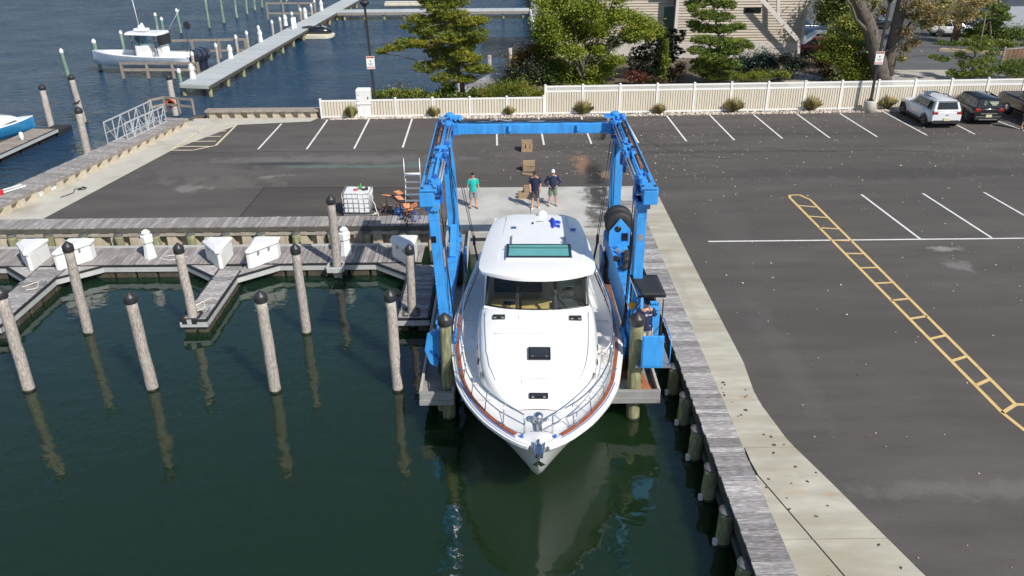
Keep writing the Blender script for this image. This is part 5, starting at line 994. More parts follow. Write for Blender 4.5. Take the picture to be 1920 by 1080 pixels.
# ---- big pine left
r = random.Random(11); b = G(868, 186); t = thing('pine_tree', 'wide open pine with layered yellow-green pads rising behind the low fence', 'tree', tuple(b))
Yp = b.y; tk = [A(868, 186, Yp), A(866, 150, Yp), A(856, 118, Yp), A(846, 75, Yp), A(838, 40, Yp), A(832, -10, Yp), A(828, -45, Yp)]
pads = [(830, -22, 42, 16), (800, 0, 22, 10), (850, 2, 34, 14), (822, 14, 34, 15), (786, 40, 28, 10), (846, 30, 36, 13), (885, 42, 30, 9), (905, 38, 16, 7), (800, 58, 34, 12), (858, 52, 38, 13), (895, 66, 22, 12), (772, 82, 34, 9), (738, 92, 22, 6), (716, 99, 12, 5), (806, 82, 34, 11), (846, 72, 30, 12), (880, 76, 34, 11), (826, 100, 32, 11), (800, 128, 26, 12), (838, 120, 34, 12), (868, 105, 26, 9), (884, 112, 24, 8), (850, 140, 18, 9), (890, 130, 28, 10), (912, 134, 16, 8), (828, 148, 20, 9), (872, 150, 22, 7), (842, 160, 12, 6), (760, 52, 10, 5), (820, 38, 26, 10), (868, 90, 28, 10)]
pd = [ppad(x, y, Yp, a, c, r) for x, y, a, c in pads]
sg = [(tk, .19, .07)]
for c in pd:
    q = min(tk, key=lambda v: (v-Vector(c[:3])).length+.6*max(0, v.z-c[2])); q = q+Vector((0, 0, -.1)); sg.append((wig(q, Vector(c[:3])-Vector((0, 0, c[5]*.4)), 4, .12, r), .055, .02))
limbs(t, sg, BARKP); needles('crown', pd, LM['pine'], t, 80, .26, 3)
# ---- second pine, layered, before the house
r = random.Random(12); b = G(1352, 158); t = thing('pine_tree', 'slim layered green pine standing before the beige house wall', 'tree', tuple(b)); Yp = b.y
tk = [A(1352, 158, Yp), A(1352, 120, Yp), A(1348, 70, Yp), A(1340, 30, Yp), A(1335, -15, Yp), A(1332, -50, Yp)]
pads = [(1330, -30, 40, 12), (1310, 8, 26, 9), (1350, 6, 24, 12), (1368, 10, 12, 9), (1300, 18, 12, 7), (1326, 30, 28, 9), (1356, 34, 22, 9), (1300, 46, 14, 7), (1316, 54, 22, 9), (1348, 56, 30, 8), (1380, 50, 14, 6), (1390, 52, 8, 5), (1318, 76, 24, 8), (1350, 80, 32, 9), (1386, 82, 22, 8), (1404, 88, 8, 6), (1310, 96, 20, 8), (1342, 100, 30, 10), (1372, 96, 20, 8), (1330, 120, 34, 12), (1362, 122, 26, 10), (1312, 132, 20, 8), (1346, 142, 34, 9), (1378, 122, 10, 8), (1336, 110, 26, 9)]
pd = [ppad(x, y, Yp, a, c, r) for x, y, a, c in pads]; sg = [(tk, .12, .05)]
for c in pd: q = min(tk, key=lambda v: (v-Vector(c[:3])).length); sg.append((wig(q, c[:3], 4, .08, r), .035, .014))
limbs(t, sg, BARKP); needles('crown', [(a_[0], a_[1], a_[2], a_[3]*1.06, a_[4]*1.1, a_[5]*1.0) for a_ in pd], LM['pine2'], t, 85, .25, 5)
# ---- dark pine in between
r = random.Random(13); b = G(1228, 146); t = thing('pine_tree', 'dark bushy evergreen between the leafy tree and the slim pine', 'tree', tuple(b)); Yp = b.y
tk = [A(1228, 146, Yp), A(1232, 100, Yp), A(1238, 62, Yp)]
pads = [(1200, 100, 20, 14), (1228, 90, 28, 16), (1256, 80, 20, 12), (1272, 72, 12, 8), (1280, 62, 6, 6), (1266, 98, 18, 9), (1240, 68, 14, 8), (1190, 118, 18, 14), (1222, 116, 30, 14), (1252, 112, 20, 10), (1204, 134, 26, 10), (1236, 134, 26, 10), (1262, 60, 8, 5)]
pd = [ppad(x, y, Yp, a, c, r) for x, y, a, c in pads]; limbs(t, [(tk, .12, .05)]+[(wig(tk[1], c[:3], 3, .06, r), .03, .012) for c in pd], BARK); needles('crown', pd, LM['dark'], t, 95, .20, 7)
# ---- leafy tree in the middle
def decid(name, label, base, tops, clumps, m, seed, per, size, r0, bark=BARK, asp=.55, Yj=1.6):
    r = random.Random(seed); t = thing(name, label, 'tree', tuple(base)); Y = base.y; sg = []; cl = []
    pt = [A(x, y, Y+r.uniform(-Yj, Yj)*.5) for x, y in tops]
    for p in pt: sg.append((wig(base+Vector((r.uniform(-.3, .3), 0, -.1)), p, 6, .14, r), r0, r0*.35))
    for x, y, a, c in clumps:
        q = A(x, y, Y+r.uniform(-Yj, Yj)); k = 1526.5/(Y*.898+(HC-q.z)*.44); n = 5 if a > 18 else 3
        for _ in range(n): cl.append((q.x+r.uniform(-.6, .6)*a/k, q.y+r.uniform(-.8, .8)*a/k, q.z+r.uniform(-.6, .6)*c/k, a/k*r.uniform(.55, .95), a/k*r.uniform(.55, .95), c/k*r.uniform(.6, 1.0)))
        u = min(pt, key=lambda v: (v-q).length); sg.append((wig(base.lerp(u, r.uniform(.45, .85)), q, 4, .18, r), r0*.34, r0*.09))
    limbs(t, sg, bark); leaves('crown', cl, m, t, per, size, asp, seed, .25); return t
decid('leafy_tree', 'big loose yellow-green leafy tree rising over the middle of the fence', G(1092, 158), [(1060, -40), (1110, -50), (1150, 0), (1030, 10), (1180, 40)],
      [(1030, 10, 28, 18), (1070, -10, 30, 16), (1120, -15, 34, 16), (1160, -5, 22, 14), (1022, 40, 22, 18), (1055, 35, 30, 20), (1095, 20, 30, 20), (1130, 25, 26, 16), (1165, 32, 26, 14), (1200, 40, 26, 12), (1225, 52, 18, 12), (1240, 62, 10, 8), (1040, 70, 26, 18), (1085, 62, 28, 18), (1128, 55, 26, 16), (1190, 60, 24, 12), (1012, 62, 14, 14), (1024, 98, 22, 16), (1065, 96, 24, 14), (1112, 92, 24, 16), (1150, 80, 14, 10), (1045, 126, 22, 14), (1086, 128, 26, 16), (1126, 128, 26, 16), (1152, 112, 16, 12), (1110, 148, 30, 10), (1060, 148, 26, 9), (1216, 66, 12, 8), (1180, 72, 12, 6)], LM['decid'], 21, 1150, .085, .12)
# ---- twin-trunked old tree at the right lamp
r = random.Random(31); b = G(1654, 160); Y = b.y; t = thing('old_tree', 'old grey tree with two thick trunks and sparse autumn leaves, behind the right lamp post', 'tree', tuple(b))
lb = [A(1656, 166, Y), A(1652, 135, Y), A(1645, 108, Y), A(1637, 72, Y), A(1624, 35, Y), A(1606, 0, Y), A(1590, -22, Y)]; rb_ = [A(1662, 140, Y), A(1668, 108, Y), A(1677, 70, Y), A(1684, 35, Y), A(1692, 0, Y), A(1700, -40, Y)]
sg = [(lb, .70, .40), (rb_, .50, .34)]; 
for p, q in ((lb[3], (1560, -30)), (rb_[3], (1740, -10)), (rb_[4], (1780, -30)), (lb[4], (1660, -20)), (rb_[2], (1730, 30)), (rb_[3], (1830, 10)), (lb[2], (1700, 70)), (rb_[4], (1840, -20))): sg.append((wig(p, A(*q, Y+r.uniform(-1.5, 1.5)), 5, .2, r), .16, .03))
limbs(t, sg, BARK); cl = []
for x, y, a, c in ((1720, 5, 22, 14), (1745, 20, 24, 16), (1770, 8, 24, 14), (1800, 12, 26, 14), (1830, 8, 18, 12), (1712, 30, 16, 12), (1735, 45, 20, 12), (1760, 38, 20, 12), (1790, 32, 22, 10), (1815, 28, 20, 10), (1700, 60, 10, 12), (1698, 90, 10, 14), (1715, 80, 12, 8), (1640, 5, 14, 10), (1655, 20, 8, 10), (1690, 110, 8, 6), (1600, -15, 30, 14), (1850, -5, 20, 10)):
    q = A(x, y, Y+r.uniform(-1.5, 1.2)); k = 23.; cl.append((q.x, q.y, q.z, a/k, a/k, c/k))
leaves('crown', cl, LM['autumn'], t, 520, .088, .6, 33, .1)
b2 = G(1786, 82); t = thing('street_tree', 'orange-barked street tree behind the autumn leaves', 'tree', tuple(b2)); limbs(t, [([A(1787, 84, b2.y), A(1793, 60, b2.y), A(1799, 30, b2.y), A(1802, -10, b2.y)], .36, .28)], BARKO); leaves('crown', [(A(1800, -14, b2.y).x, b2.y, A(1800, -14, b2.y).z+.6, 3, 2, 1.2)], LM['autumn'], t, 260, .15, .6, 35, .2)
# ---- shrubs and smaller trees: outline clumps where they stand
def shrub(name, label, px, py, clumps, m, per=520, size=.075, seed=1, cat='shrub', Y=None, asp=.5):
    b = G(px, py) if Y is None else A(px, py, Y); r = random.Random(seed); t = thing(name, label, cat, (b.x, b.y, 0)); cl = []
    for x, y, a, c in clumps:
        q = A(x, y, b.y+r.uniform(-.4, .5)); k = 1526.5/(b.y*.898+(HC-q.z)*.44)
        for _ in range(2): cl.append((q.x+r.uniform(-.4, .4)*a/k, q.y+r.uniform(-.4, .4), max(.15, q.z+r.uniform(-.3, .3)*c/k), a/k*1.1, max(a/k*.8, .4), c/k*1.15))
    limbs(t, [(wig((b.x, b.y, -.05), c[:3], 3, .05, r), .03, .01) for c in cl], BARK, 'stem'); leaves('foliage', cl, m, t, per*1.9, size, asp, seed, .45); return t
shrub('low_shrub', 'low bright green shrubs behind the low fence right of the white cabinet', 755, 188, [(712, 178, 16, 7), (735, 176, 20, 8), (765, 174, 20, 8), (790, 178, 18, 7), (812, 182, 12, 6)], LM['shrub'], seed=41)
shrub('small_shrub', 'dark broad leaved shrub at the foot of the wide pine', 845, 187, [(840, 172, 14, 8), (858, 178, 14, 7), (888, 176, 12, 8)], LM['green'], seed=42, size=.11)
shrub('grass_hedge', 'broad mound of arching green grass behind the low fence', 960, 186, [(912, 174, 20, 9), (945, 168, 24, 12), (980, 168, 24, 12), (1008, 176, 16, 10)], LM['shrub'], seed=43, per=700, size=.12, asp=.14)
shrub('pampas_clump', 'golden and brown grass clump at the quay beside the leafy tree', 985, 156, [(985, 100, 18, 12), (1000, 92, 10, 8), (972, 118, 20, 14)], LM['gold'], seed=44, per=500, size=.16, asp=.12, cat='grass')
shrub('dark_shrub', 'dark drooping shrub below the golden grass clump', 985, 160, [(965, 138, 22, 16), (995, 130, 20, 18), (1015, 145, 18, 12)], LM['dark'], seed=45, size=.10, asp=.3)
shrub('green_shrub', 'tall green shrub under the left side of the leafy tree', 1040, 160, [(1020, 122, 20, 24), (1040, 140, 22, 14)], LM['green'], seed=46)
shrub('red_shrub', 'small red leaved shrub before the dark evergreen', 1190, 158, [(1186, 140, 16, 8), (1204, 146, 10, 6)], LM['red'], seed=47)
shrub('vine_shrub', 'slim pale green climber in front of the dark evergreen', 1246, 158, [(1246, 92, 5, 14), (1246, 116, 7, 12), (1244, 138, 10, 12)], LM['shrub'], seed=48)
shrub('brown_shrub', 'low russet undergrowth between the red shrub and the slim pine', 1262, 158, [(1228, 150, 18, 6), (1262, 144, 16, 12), (1275, 128, 10, 10)], LM['brown'], seed=49)
shrub('round_bush', 'big round blue-green bush against the house, right of the slim pine', 1415, 138, [(1395, 116, 20, 16), (1425, 112, 26, 18), (1440, 122, 18, 14), (1405, 128, 24, 10)], LM['blue'], seed=50, per=620)
shrub('clipped_hedge', 'low yellow-green clipped hedge before the round blue-green bush', 1425, 154, [(1382, 144, 14, 7), (1405, 143, 16, 7), (1430, 142, 18, 8), (1455, 141, 16, 7), (1470, 142, 10, 6)], LM['shrub'], seed=51, per=620, size=.055)
shrub('round_bush', 'dark olive bush between the house corner and the red car', 1485, 148, [(1472, 112, 12, 10), (1495, 118, 16, 14), (1480, 132, 14, 10)], LM['dark'], seed=52)
shrub('russet_shrub', 'spiky russet bush right of the pale garden gravel', 1540, 152, [(1535, 118, 18, 16), (1545, 136, 18, 8)], LM['brown'], seed=53)
shrub('evergreen_tree', 'dark evergreen tree left of the two-trunked old tree', 1575, 120, [(1560, 12, 28, 18), (1545, 38, 14, 16), (1585, 30, 26, 20), (1575, -12, 30, 16), (1600, 50, 18, 12)], LM['green'], seed=54, per=380, size=.11, cat='tree', Y=70)
shrub('olive_tree', 'bushy olive tree before the parked cars', 1590, 100, [(1580, 48, 20, 14), (1610, 42, 22, 18), (1606, 66, 20, 12), (1565, 62, 12, 8)], LM['pine'], seed=55, per=420, size=.09, cat='tree', Y=66)
shrub('broad_bush', 'broad bright green bush left of the two-trunked old tree', 1600, 152, [(1552, 92, 18, 12), (1560, 74, 22, 12), (1545, 104, 14, 10), (1585, 90, 24, 14), (1610, 84, 22, 12), (1580, 112, 24, 14), (1612, 116, 22, 16), (1592, 136, 28, 12), (1625, 138, 18, 10)], LM['shrub'], seed=56, per=520, size=.085)
shrub('autumn_bush', 'thin bush with yellowing leaves touching the old tree trunk', 1628, 152, [(1628, 82, 10, 12), (1622, 106, 12, 10), (1634, 125, 9, 10)], LM['autumn'], seed=57, per=300, size=.08)
r = random.Random(61); b = G(1822, 150); Yp = b.y; t = thing('pine_tree', 'low spreading pine behind the right end of the fence', 'tree', tuple(b)); tk = [A(1822, 150, Yp), A(1826, 110, Yp), A(1840, 70, Yp), A(1850, 20, Yp)]
pd = [ppad(x, y, Yp, a, c, r) for x, y, a, c in ((1768, 112, 14, 5), (1750, 108, 8, 4), (1800, 104, 16, 8), (1832, 92, 18, 8), (1790, 84, 12, 5), (1765, 82, 8, 4), (1845, 115, 24, 10), (1815, 122, 20, 10), (1800, 140, 26, 9), (1848, 136, 26, 10), (1880, 128, 16, 8), (1838, 74, 14, 8), (1862, 100, 14, 7), (1826, 140, 20, 8))]
limbs(t, [(tk, .1, .04)]+[(wig(tk[1], c[:3], 3, .08, r), .035, .012) for c in pd], BARKP); needles('crown', pd, LM['pine2'], t, 70, .24, 9)
r = random.Random(62); b = G(1862, 88); Yp = b.y; t = thing('pine_tree', 'upright pine before the grey house in the top right corner', 'tree', tuple(b)); tk = [A(1858, 90, Yp), A(1856, 40, Yp), A(1860, -10, Yp)]
pd = [ppad(x, y, Yp, a, c, r) for x, y, a, c in ((1850, 10, 22, 8), (1875, 16, 18, 8), (1860, -10, 22, 10), (1845, 30, 22, 8), (1880, 34, 20, 8), (1858, 46, 22, 8), (1838, 52, 12, 6), (1870, 26, 20, 8))]
limbs(t, [(tk, .14, .05)]+[(wig(tk[1], c[:3], 3, .08, r), .035, .012) for c in pd], BARKP); needles('crown', pd, LM['pine2'], t, 60, .28, 10)
shrub('hedge', 'long green hedge below the grey house at the right edge', 1890, 86, [(1820, 62, 14, 9), (1845, 60, 18, 10), (1875, 60, 20, 11), (1905, 64, 20, 11), (1928, 66, 14, 10)], LM['green'], seed=58, per=420, size=.10, cat='hedge')
shrub('low_hedge', 'bright low planting behind the sandy kerb of the street', 1860, 96, [(1815, 80, 14, 6), (1845, 82, 18, 7), (1880, 84, 18, 7)], LM['shrub'], seed=59, per=420, size=.09)
shrub('round_bush', 'smooth round green bush at the right edge behind the fence', 1900, 150, [(1890, 124, 24, 12), (1915, 120, 22, 12), (1905, 136, 26, 10)], LM['green'], seed=60, per=700, size=.05)
# ornamental grasses at the foot of the fence
for k, (px_, py_2, w_, h_, lab) in enumerate(((659, 222, 11, 22, 'tuft of dry grass at the left end of the low fence beside the white cabinet'), (814, 219, 12, 19, 'tuft of dry grass at the low fence above the left corner of the hoist'), (955, 216, 11, 18, 'tuft of dry grass at the low fence behind the hoist cross beam'), (1093, 214, 17, 26, 'large tuft of dry grass at the first tall fence panels'), (1235, 213, 12, 18, 'small tuft of dry grass just right of the hoist'), (1373, 210, 18, 26, 'large tuft of dry grass in the middle of the tall fence'), (1519, 207, 17, 26, 'tuft of dry grass left of the right lamp post'), (1661, 204, 17, 26, 'tuft of dry grass between the right lamp post and the white car'))):
    b = G(px_, py_2); t = thing('grass_tuft', lab, 'grass tuft', tuple(b), 0, 'grass tufts along the fence'); rs = np.random.RandomState(70+k); n = 260; k_ = 27.
    a = rs.rand(n)*6.283; sp = rs.rand(n)**.7; H = h_/k_*1.12; W_ = w_/k_; o = np.stack([np.cos(a), np.sin(a), 0*a], 1); root = o*(W_*.3*rs.rand(n, 1)); tip = root+o*(W_*1.05*sp[:, None])+np.stack([0*a, 0*a, H*(1.05-.55*sp**1.5)*(.7+.4*rs.rand(n))], 1); mid = (root+tip)/2+np.array([0, 0, 1])*(H*.16); sd = np.stack([-np.sin(a), np.cos(a), 0*a], 1)*.016
    V = np.stack([root-sd, root+sd, mid+sd, tip, mid-sd], 1).reshape(-1, 3); fastmesh('blades', V, np.arange(5*n).reshape(-1, 5), LM['straw'], t)
# ================================================================ HOUSES
M['siding'] = mat('beige clapboard', (.45, .395, .325), .75, var=.1, vs=1.5, sc=(.4, 1, 3), rn=.07); M['trim'] = mat('pale trim boards', (.60, .57, .52), .6, var=.06)
hs = thing('beige_house', 'large beige clapboard house behind the trees with a stair rising along its wall', 'house', (14, 72, 0)); HY = 72.0
def siding(x0, x1, y, z0, z1, st=.225):
    n = int((z1-z0)/st)
    for i in range(n):
        z = z0+i*st; MB().add([(x0, y, z), (x1, y, z), (x1, y-.085, z), (x0, y-.085, z), (x0, y-.012, z+st), (x1, y-.012, z+st), (x1, y+.02, z+st), (x0, y+.02, z+st)], [(0, 3, 2, 1), (3, 4, 5, 2), (4, 7, 6, 5), (0, 1, 6, 7), (0, 7, 4, 3), (1, 2, 5, 6)]).build('clapboard', M['siding'], hs)
xc = A(1266, 60, HY).x; xr = A(1505, 60, HY).x
MB().box(((xc+xr)/2, HY+5, 3.4), (xr-xc-.1, 9.9, 6.8)).box(((4.4+xc)/2, HY+6.4, 3.4), (xc-4.4, 9.9, 6.8)).build('wall', M['siding'], hs)
siding(xc, xr, HY, 1.25, 6.8); siding(4.4, xc-.02, HY+1.4, 1.25, 6.8)
MB().box(((xc+xr)/2+.0, HY-.02, .62), (xr-xc, .12, 1.24)).box(((4.4+xc)/2, HY+1.38, .62), (xc-4.4, .12, 1.24)).build('foundation', mat('pale render', (.52, .49, .45), .85, var=.12, vs=1), hs)
for x in (xc, xr): MB().box((x, HY-.03, 4.0), (.24, .16, 5.6)).build('corner_board', M['trim'], hs)
MB().box(((xc+xr)/2, HY+5.2, 7.0), (xr-xc+1.2, 11.6, .3)).box((8.4, HY+6.6, 7.0), (10.6, 11.6, .3)).build('roof', mat('grey shingle roof', (.12, .12, .12), .9, var=.2), hs)
for (xa, ya, xb, yb, dy, nm) in ((1245, 12, 1264, 58, 1.36, 'tall_window'), (1397, 15, 1425, 22, -.05, 'slot_window')):
    p, q = A(xa, ya, HY+dy), A(xb, yb, HY+dy); f = MB().box(((p.x+q.x)/2, HY+dy-.03, (p.z+q.z)/2), (abs(q.x-p.x)+.14, .08, abs(p.z-q.z)+.14)).build('window', M['trim'] if 'tall' in nm else fr, hs); MB().box(((p.x+q.x)/2, HY+dy-.075, (p.z+q.z)/2), (abs(q.x-p.x), .02, abs(p.z-q.z))).build('pane', mat('greenish window glass', (.10, .15, .14), .08, coat=.4) if 'tall' in nm else M['glassd'], f)
p, q = A(1424, -6, HY-1.0), A(1497, 76, HY-1.0); MB().bar(p, q, .10, .34).build('stair_stringer', M['trim'], hs); MB().bar(p+Vector((0, .1, -.02)), q+Vector((0, .1, -.02)), .1, .18).build('stair_grey_bar', M['galv'], hs)  # trim stringer with a thinner grey bar close behind it
MB().bar(A(1459, 40, HY-.9), A(1459, -40, HY-.9), .24).build('stair_post', M['trim'], hs); MB().bar(A(1497, 76, HY-1.0), A(1497, 100, HY-1.0), .2).build('stair_post', M['trim'], hs)
g2 = thing('grey_house', 'grey house with a dark roof, only a corner showing at the top right', 'house', tuple(G(1905, 56))); p = A(1872, 52, 86); 
MB().box((p.x+6, 91, 2.2), (11, 9, 4.6)).build('wall', mat('pale blue-grey siding', (.36, .39, .43), .7, var=.06, rn=.03), g2)
MB().loft([[(p.x-.9, 85.6, 3.6), (p.x+13, 85.6, 3.6), (p.x+13, 96, 3.6), (p.x-.9, 96, 3.6)], [(p.x+1, 90.5, 6.6), (p.x+13, 90.5, 6.6), (p.x+13, 91.5, 6.6), (p.x+1, 91.5, 6.6)]], sm=False).build('roof', mat('brown-grey shingles', (.17, .155, .145), .9, var=.2, vs=3), g2, fixn=True)
MB().bar((p.x-.9, 85.55, 3.55), (p.x+13, 85.55, 3.55), .12, .2).build('gutter', M['trim'], g2)
gt = thing('rusty_fence', 'rust brown board fence panel at the right edge near the round bush', 'fence', tuple(G(1895, 120)))
a, b = G(1880, 118), G(1950, 112)
for i in range(9): q = a.lerp(b, i/9); MB().box((q.x+.12, q.y, .55), (.30, .05, 1.1)).build('board', mat('rust brown board', (.20, .11, .075), .85, var=.2, rn=.1) if i == 0 else bpy.data.materials['rust brown board'], gt)
MB().bar(a+Vector((0, -.05, 1.12)), b+Vector((0, -.05, 1.12)), .1, .1).build('rail', M['timber'], gt); MB().bar(a-Vector((.1, 0, 0)), a+Vector((-.1, 0, 1.3)), .16).build('post', M['timber'], gt)
# ================================================================ VEHICLES
M['glass2'] = mat('dark car glass', (.012, .014, .016), .06, var=.05, coat=.4); M['trimb'] = mat('black car trim', (.025, .026, .028), .5, var=.1); M['tail'] = mat('red tail lamp', (.30, .012, .012), .2, coat=.5); M['lampw'] = mat('clear lamp', (.55, .55, .55), .15, coat=.5)
M['plate'] = mat('pale number plate', (.60, .56, .36), .5, var=.1)
def car(label, loc, rz, paint, L_, W, H, kind='suv', cat='car', group=None):
    t = thing('parked_car', label, cat, loc, rz, group); h = W/2; zs, zb = .30, .98*H/1.68
    if kind == 'sedan': hood, ws0, ws1, rf1, rb = .30, .16, -.03, -.26, -.42
    else: hood, ws0, ws1, rf1, rb = .30, .19, .04, -.44, -.488
    X = lambda f: f*L_
    st = [(.5, .62, .80), (.485, .80, .92), (.44, .92, .97), (hood, .99, 1.), (ws0, 1.0, 1.03), (-.1, 1.0, 1.05), (-.40, 1.0, 1.06), (-.47, .965, 1.05), (-.495, .90, .98)]
    if kind == 'sedan': st = [(a, b, c*(.97 if a > 0 else .98)) for a, b, c in st]
    rg = []
    for a, ww, zz in st:
        w_ = h*ww; z2 = zb*zz; zl = zs+(.12 if abs(a) > .46 else 0); half = [(w_*.80, zl), (w_*.97, zl+.06), (w_, lerp(zl, z2, .45)), (w_*.985, z2-.16), (w_*.93, z2-.02), (w_*.80, z2+.015), (0, z2+.04)]
        rg.append([(X(a), -y, z) for y, z in half]+[(X(a), y, z) for y, z in half[:-1][::-1]])
    MB().loft(rg).build('body', paint, t, local=True, fixn=True, bevel=.02)
    # greenhouse frustum with glass panels
    bl = [(X(ws0), .90*h, zb*1.02), (X(rb), .88*h, zb*1.05)]; tl_ = [(X(ws1), .72*h, H-.07), (X(rf1), .70*h, H-.08)]; N = 7; rg = []
    def sec(f, z0, z1): pass
    q = lambda x, y, z: Vector((x, y, z))
    B = [q(bl[0][0], -bl[0][1], bl[0][2]), q(bl[0][0], bl[0][1], bl[0][2]), q(bl[1][0], bl[1][1], bl[1][2]), q(bl[1][0], -bl[1][1], bl[1][2])]; T = [q(tl_[0][0], -tl_[0][1], tl_[0][2]), q(tl_[0][0], tl_[0][1], tl_[0][2]), q(tl_[1][0], tl_[1][1], tl_[1][2]), q(tl_[1][0], -tl_[1][1], tl_[1][2])]
    MB().loft([B, T], sm=False).build('pillars', paint if kind != 'pickup' else paint, t, local=True, fixn=True, bevel=.05)
    rr_ = []
    for f in (0, .12, .35, .65, .88, 1):
        x = lerp(tl_[0][0]+.03, tl_[1][0]-.05, f); w_ = lerp(tl_[0][1], tl_[1][1], f)*(.94 if f in (0, 1) else 1.); dz = .09*(1-(2*f-1)**4)
        rr_.append([(x, -w_, H-.10), (x, -w_*.9, H-.06+dz*.5), (x, 0, H-.05+dz), (x, w_*.9, H-.06+dz*.5), (x, w_, H-.10)])
    MB().loft(rr_, closed=False, caps=False).build('roof', paint, t, local=True, fixn=True)
    def pane(a, b, c, d, nm, m, f0=.06, f1=.94, g0=.10, g1=.90, out=.012):
        P = [a.lerp(b, f0).lerp(d.lerp(c, f0), g0), a.lerp(b, f1).lerp(d.lerp(c, f1), g0), a.lerp(b, f1).lerp(d.lerp(c, f1), g1), a.lerp(b, f0).lerp(d.lerp(c, f0), g1)]
        n = (P[1]-P[0]).cross(P[3]-P[0]).normalized(); cc = sum(P, Vector())/4
        if n.dot(cc-Vector((X(-.15), 0, zb))) < 0: n = -n
        return MB().add([p+n*out for p in P], [(0, 1, 2, 3)]).build(nm, m, t, local=True, fixn=True)
    pane(B[0], B[1], T[1], T[0], 'windscreen', M['glass2']); pane(B[3], B[2], T[2], T[3], 'rear_window', M['glass2'], .10, .90, .22, .93)
    for s in (0, 1):
        a, b, c, d = (B[0], B[3], T[3], T[0]) if s == 0 else (B[1], B[2], T[2], T[1])
        for f0, f1 in ((.10, .36), (.385, .66), (.69, .90)) if kind != 'pickup' else ((.12, .48), (.52, .88)): pane(a, b, c, d, 'side_window', M['glass2'], f0, f1, .08, .86)
    wr_ = .34*H/1.68+.02
    for fx in (.325, -.315):
        for s in (-1, 1):
            c = (X(fx), s*(h-.10), wr_); w_ = MB().lathe([(wr_*.62, -.11), (wr_*.92, -.12), (wr_, -.08), (wr_, .08), (wr_*.92, .12), (wr_*.62, .11)], c, 22, 'Y').build('wheel', M['black'], t, local=True)
            mb = MB().lathe([(.03, .10*s), (wr_*.2, .095*s), (wr_*.60, .105*s), (wr_*.63, .10*s)], c, 20, 'Y')
            for k in range(5): a = k*1.2566; mb.bar((c[0]+.05*math.cos(a), c[1]+.11*s, c[2]+.05*math.sin(a)), (c[0]+wr_*.58*math.cos(a), c[1]+.112*s, c[2]+wr_*.58*math.sin(a)), .03, .055, (0, 1, 0))
            mb.build('rim', M['chrome'], w_, local=True)
            arch = [(c[0]+(wr_+.07)*math.cos(a), c[2]+(wr_+.05)*math.sin(a)) for a in [math.pi*i/12 for i in range(13)]]
            mb = MB()
            for p, q_ in zip(arch, arch[1:]): mb.bar((p[0], s*(h-.015), p[1]), (q_[0], s*(h-.015), q_[1]), .06, .05, (0, 1, 0))
            mb.lathe([(.001, 0), (wr_+.05, 0), (wr_+.05, .01*s)], (c[0], s*(h-.045), c[2]+.0), 20, 'Y'); mb.build('wheel_arch', M['trimb'], t, local=True)
    MB().box((X(-.47), 0, .44), (.24, W*.86, .26)).build('rear_bumper', M['trimb'] if kind != 'sedan' else paint, t, local=True, bevel=.05); MB().box((X(.465), 0, .42), (.22, W*.74, .24)).build('front_bumper', M['trimb'], t, local=True, bevel=.05)
    for s in (-1, 1):
        MB().box((X(-.482), s*h*.74, zb*.96), (.13, .32, .17)).build('tail_lamp', M['tail'], t, local=True, bevel=.03); MB().box((X(.462), s*h*.66, zb*.78), (.16, .30, .13)).build('headlight', M['lampw'], t, local=True, bevel=.03)
        MB().box((X(.135), s*(h+.06), zb*1.08), (.10, .16, .11)).build('mirror', paint, t, local=True, bevel=.03)
        MB().bar((X(.3), s*(h-.005), zs+.02), (X(-.3), s*(h-.005), zs+.02), .04, .14).build('sill', M['trimb'], t, local=True)
        if kind == 'suv': MB().tube([(X(ws1-.06), s*.60*h, H-.03), (X(-.1), s*.62*h, H+.02), (X(rf1+.05), s*.60*h, H-.03)], .022, 6).build('roof_rail', M['trimb'], t, local=True)
    MB().box((X(-.503), 0, zb*.60), (.03, .36, .16)).build('number_plate', M['plate'], t, local=True)
    return t
pwhite = mat('white car paint', (.70, .71, .73), .18, var=.02, coat=.6); pblack = mat('black car paint', (.010, .011, .014), .12, var=.1, coat=.7); pdark = mat('dark green-black truck paint', (.012, .014, .013), .16, coat=.6)
wc = car('white sport utility car with black glass parked nose to the fence', (26.42, 50.55, 0), math.pi/2, pwhite, 4.55, 1.92, 1.70)
MB().box((-.25, 0, 1.695), (1.5, .86, .012)).build('roof_glass', M['glass2'], wc, local=True); MB().box((-2.20, 0, .985), (.03, 1.1, .05)).build('lamp_strip', M['tail'], wc, local=True); MB().box((-2.285, 0, .86), (.015, .14, .05)).build('badge', M['chrome'], wc, local=True)
bc = car('black hatchback with white lettering on its rear window beside the white car', (29.42, 51.15, 0), math.pi/2-.02, pblack, 4.2, 1.88, 1.66)
MB().box((-2.09, 0, .72), (.03, 1.0, .05)).box((-2.11, 0, .36), (.03, 1.1, .05)).build('chrome_strip', M['chrome'], bc, local=True)
txt = mat('pale yellow lettering', (.55, .60, .42), .6)
sq = MB(); nrm_ = Vector((-.97, 0, .25)); 
def rw_pt(y, f): return Vector((lerp(-2.045, -1.865, f), y, lerp(1.06, 1.56, f)))-Vector((.035, 0, -.006))
for k in range(9): a = k*math.pi/4.5; sq.bar(rw_pt(.30+.07*math.cos(a), .52+.14*math.sin(a)), rw_pt(.30+.12*math.cos(a), .52+.26*math.sin(a)), .022, .006)
sq.bar(rw_pt(.36, .60), rw_pt(.30, .38), .025, .006).bar(rw_pt(.24, .60), rw_pt(.30, .38), .025, .006)
rt2 = random.Random(8)
for f, a, b in ((.66, .05, -.50), (.50, -.02, -.46), (.34, -.10, -.40)):
    y = a
    while y > b: w_ = rt2.uniform(.03, .06); sq.bar(rw_pt(y, f), rw_pt(y-w_, f), .05, .006, (-.8, 0, .6)); y -= w_+.018
sq.build('window_lettering', txt, bc, local=True)
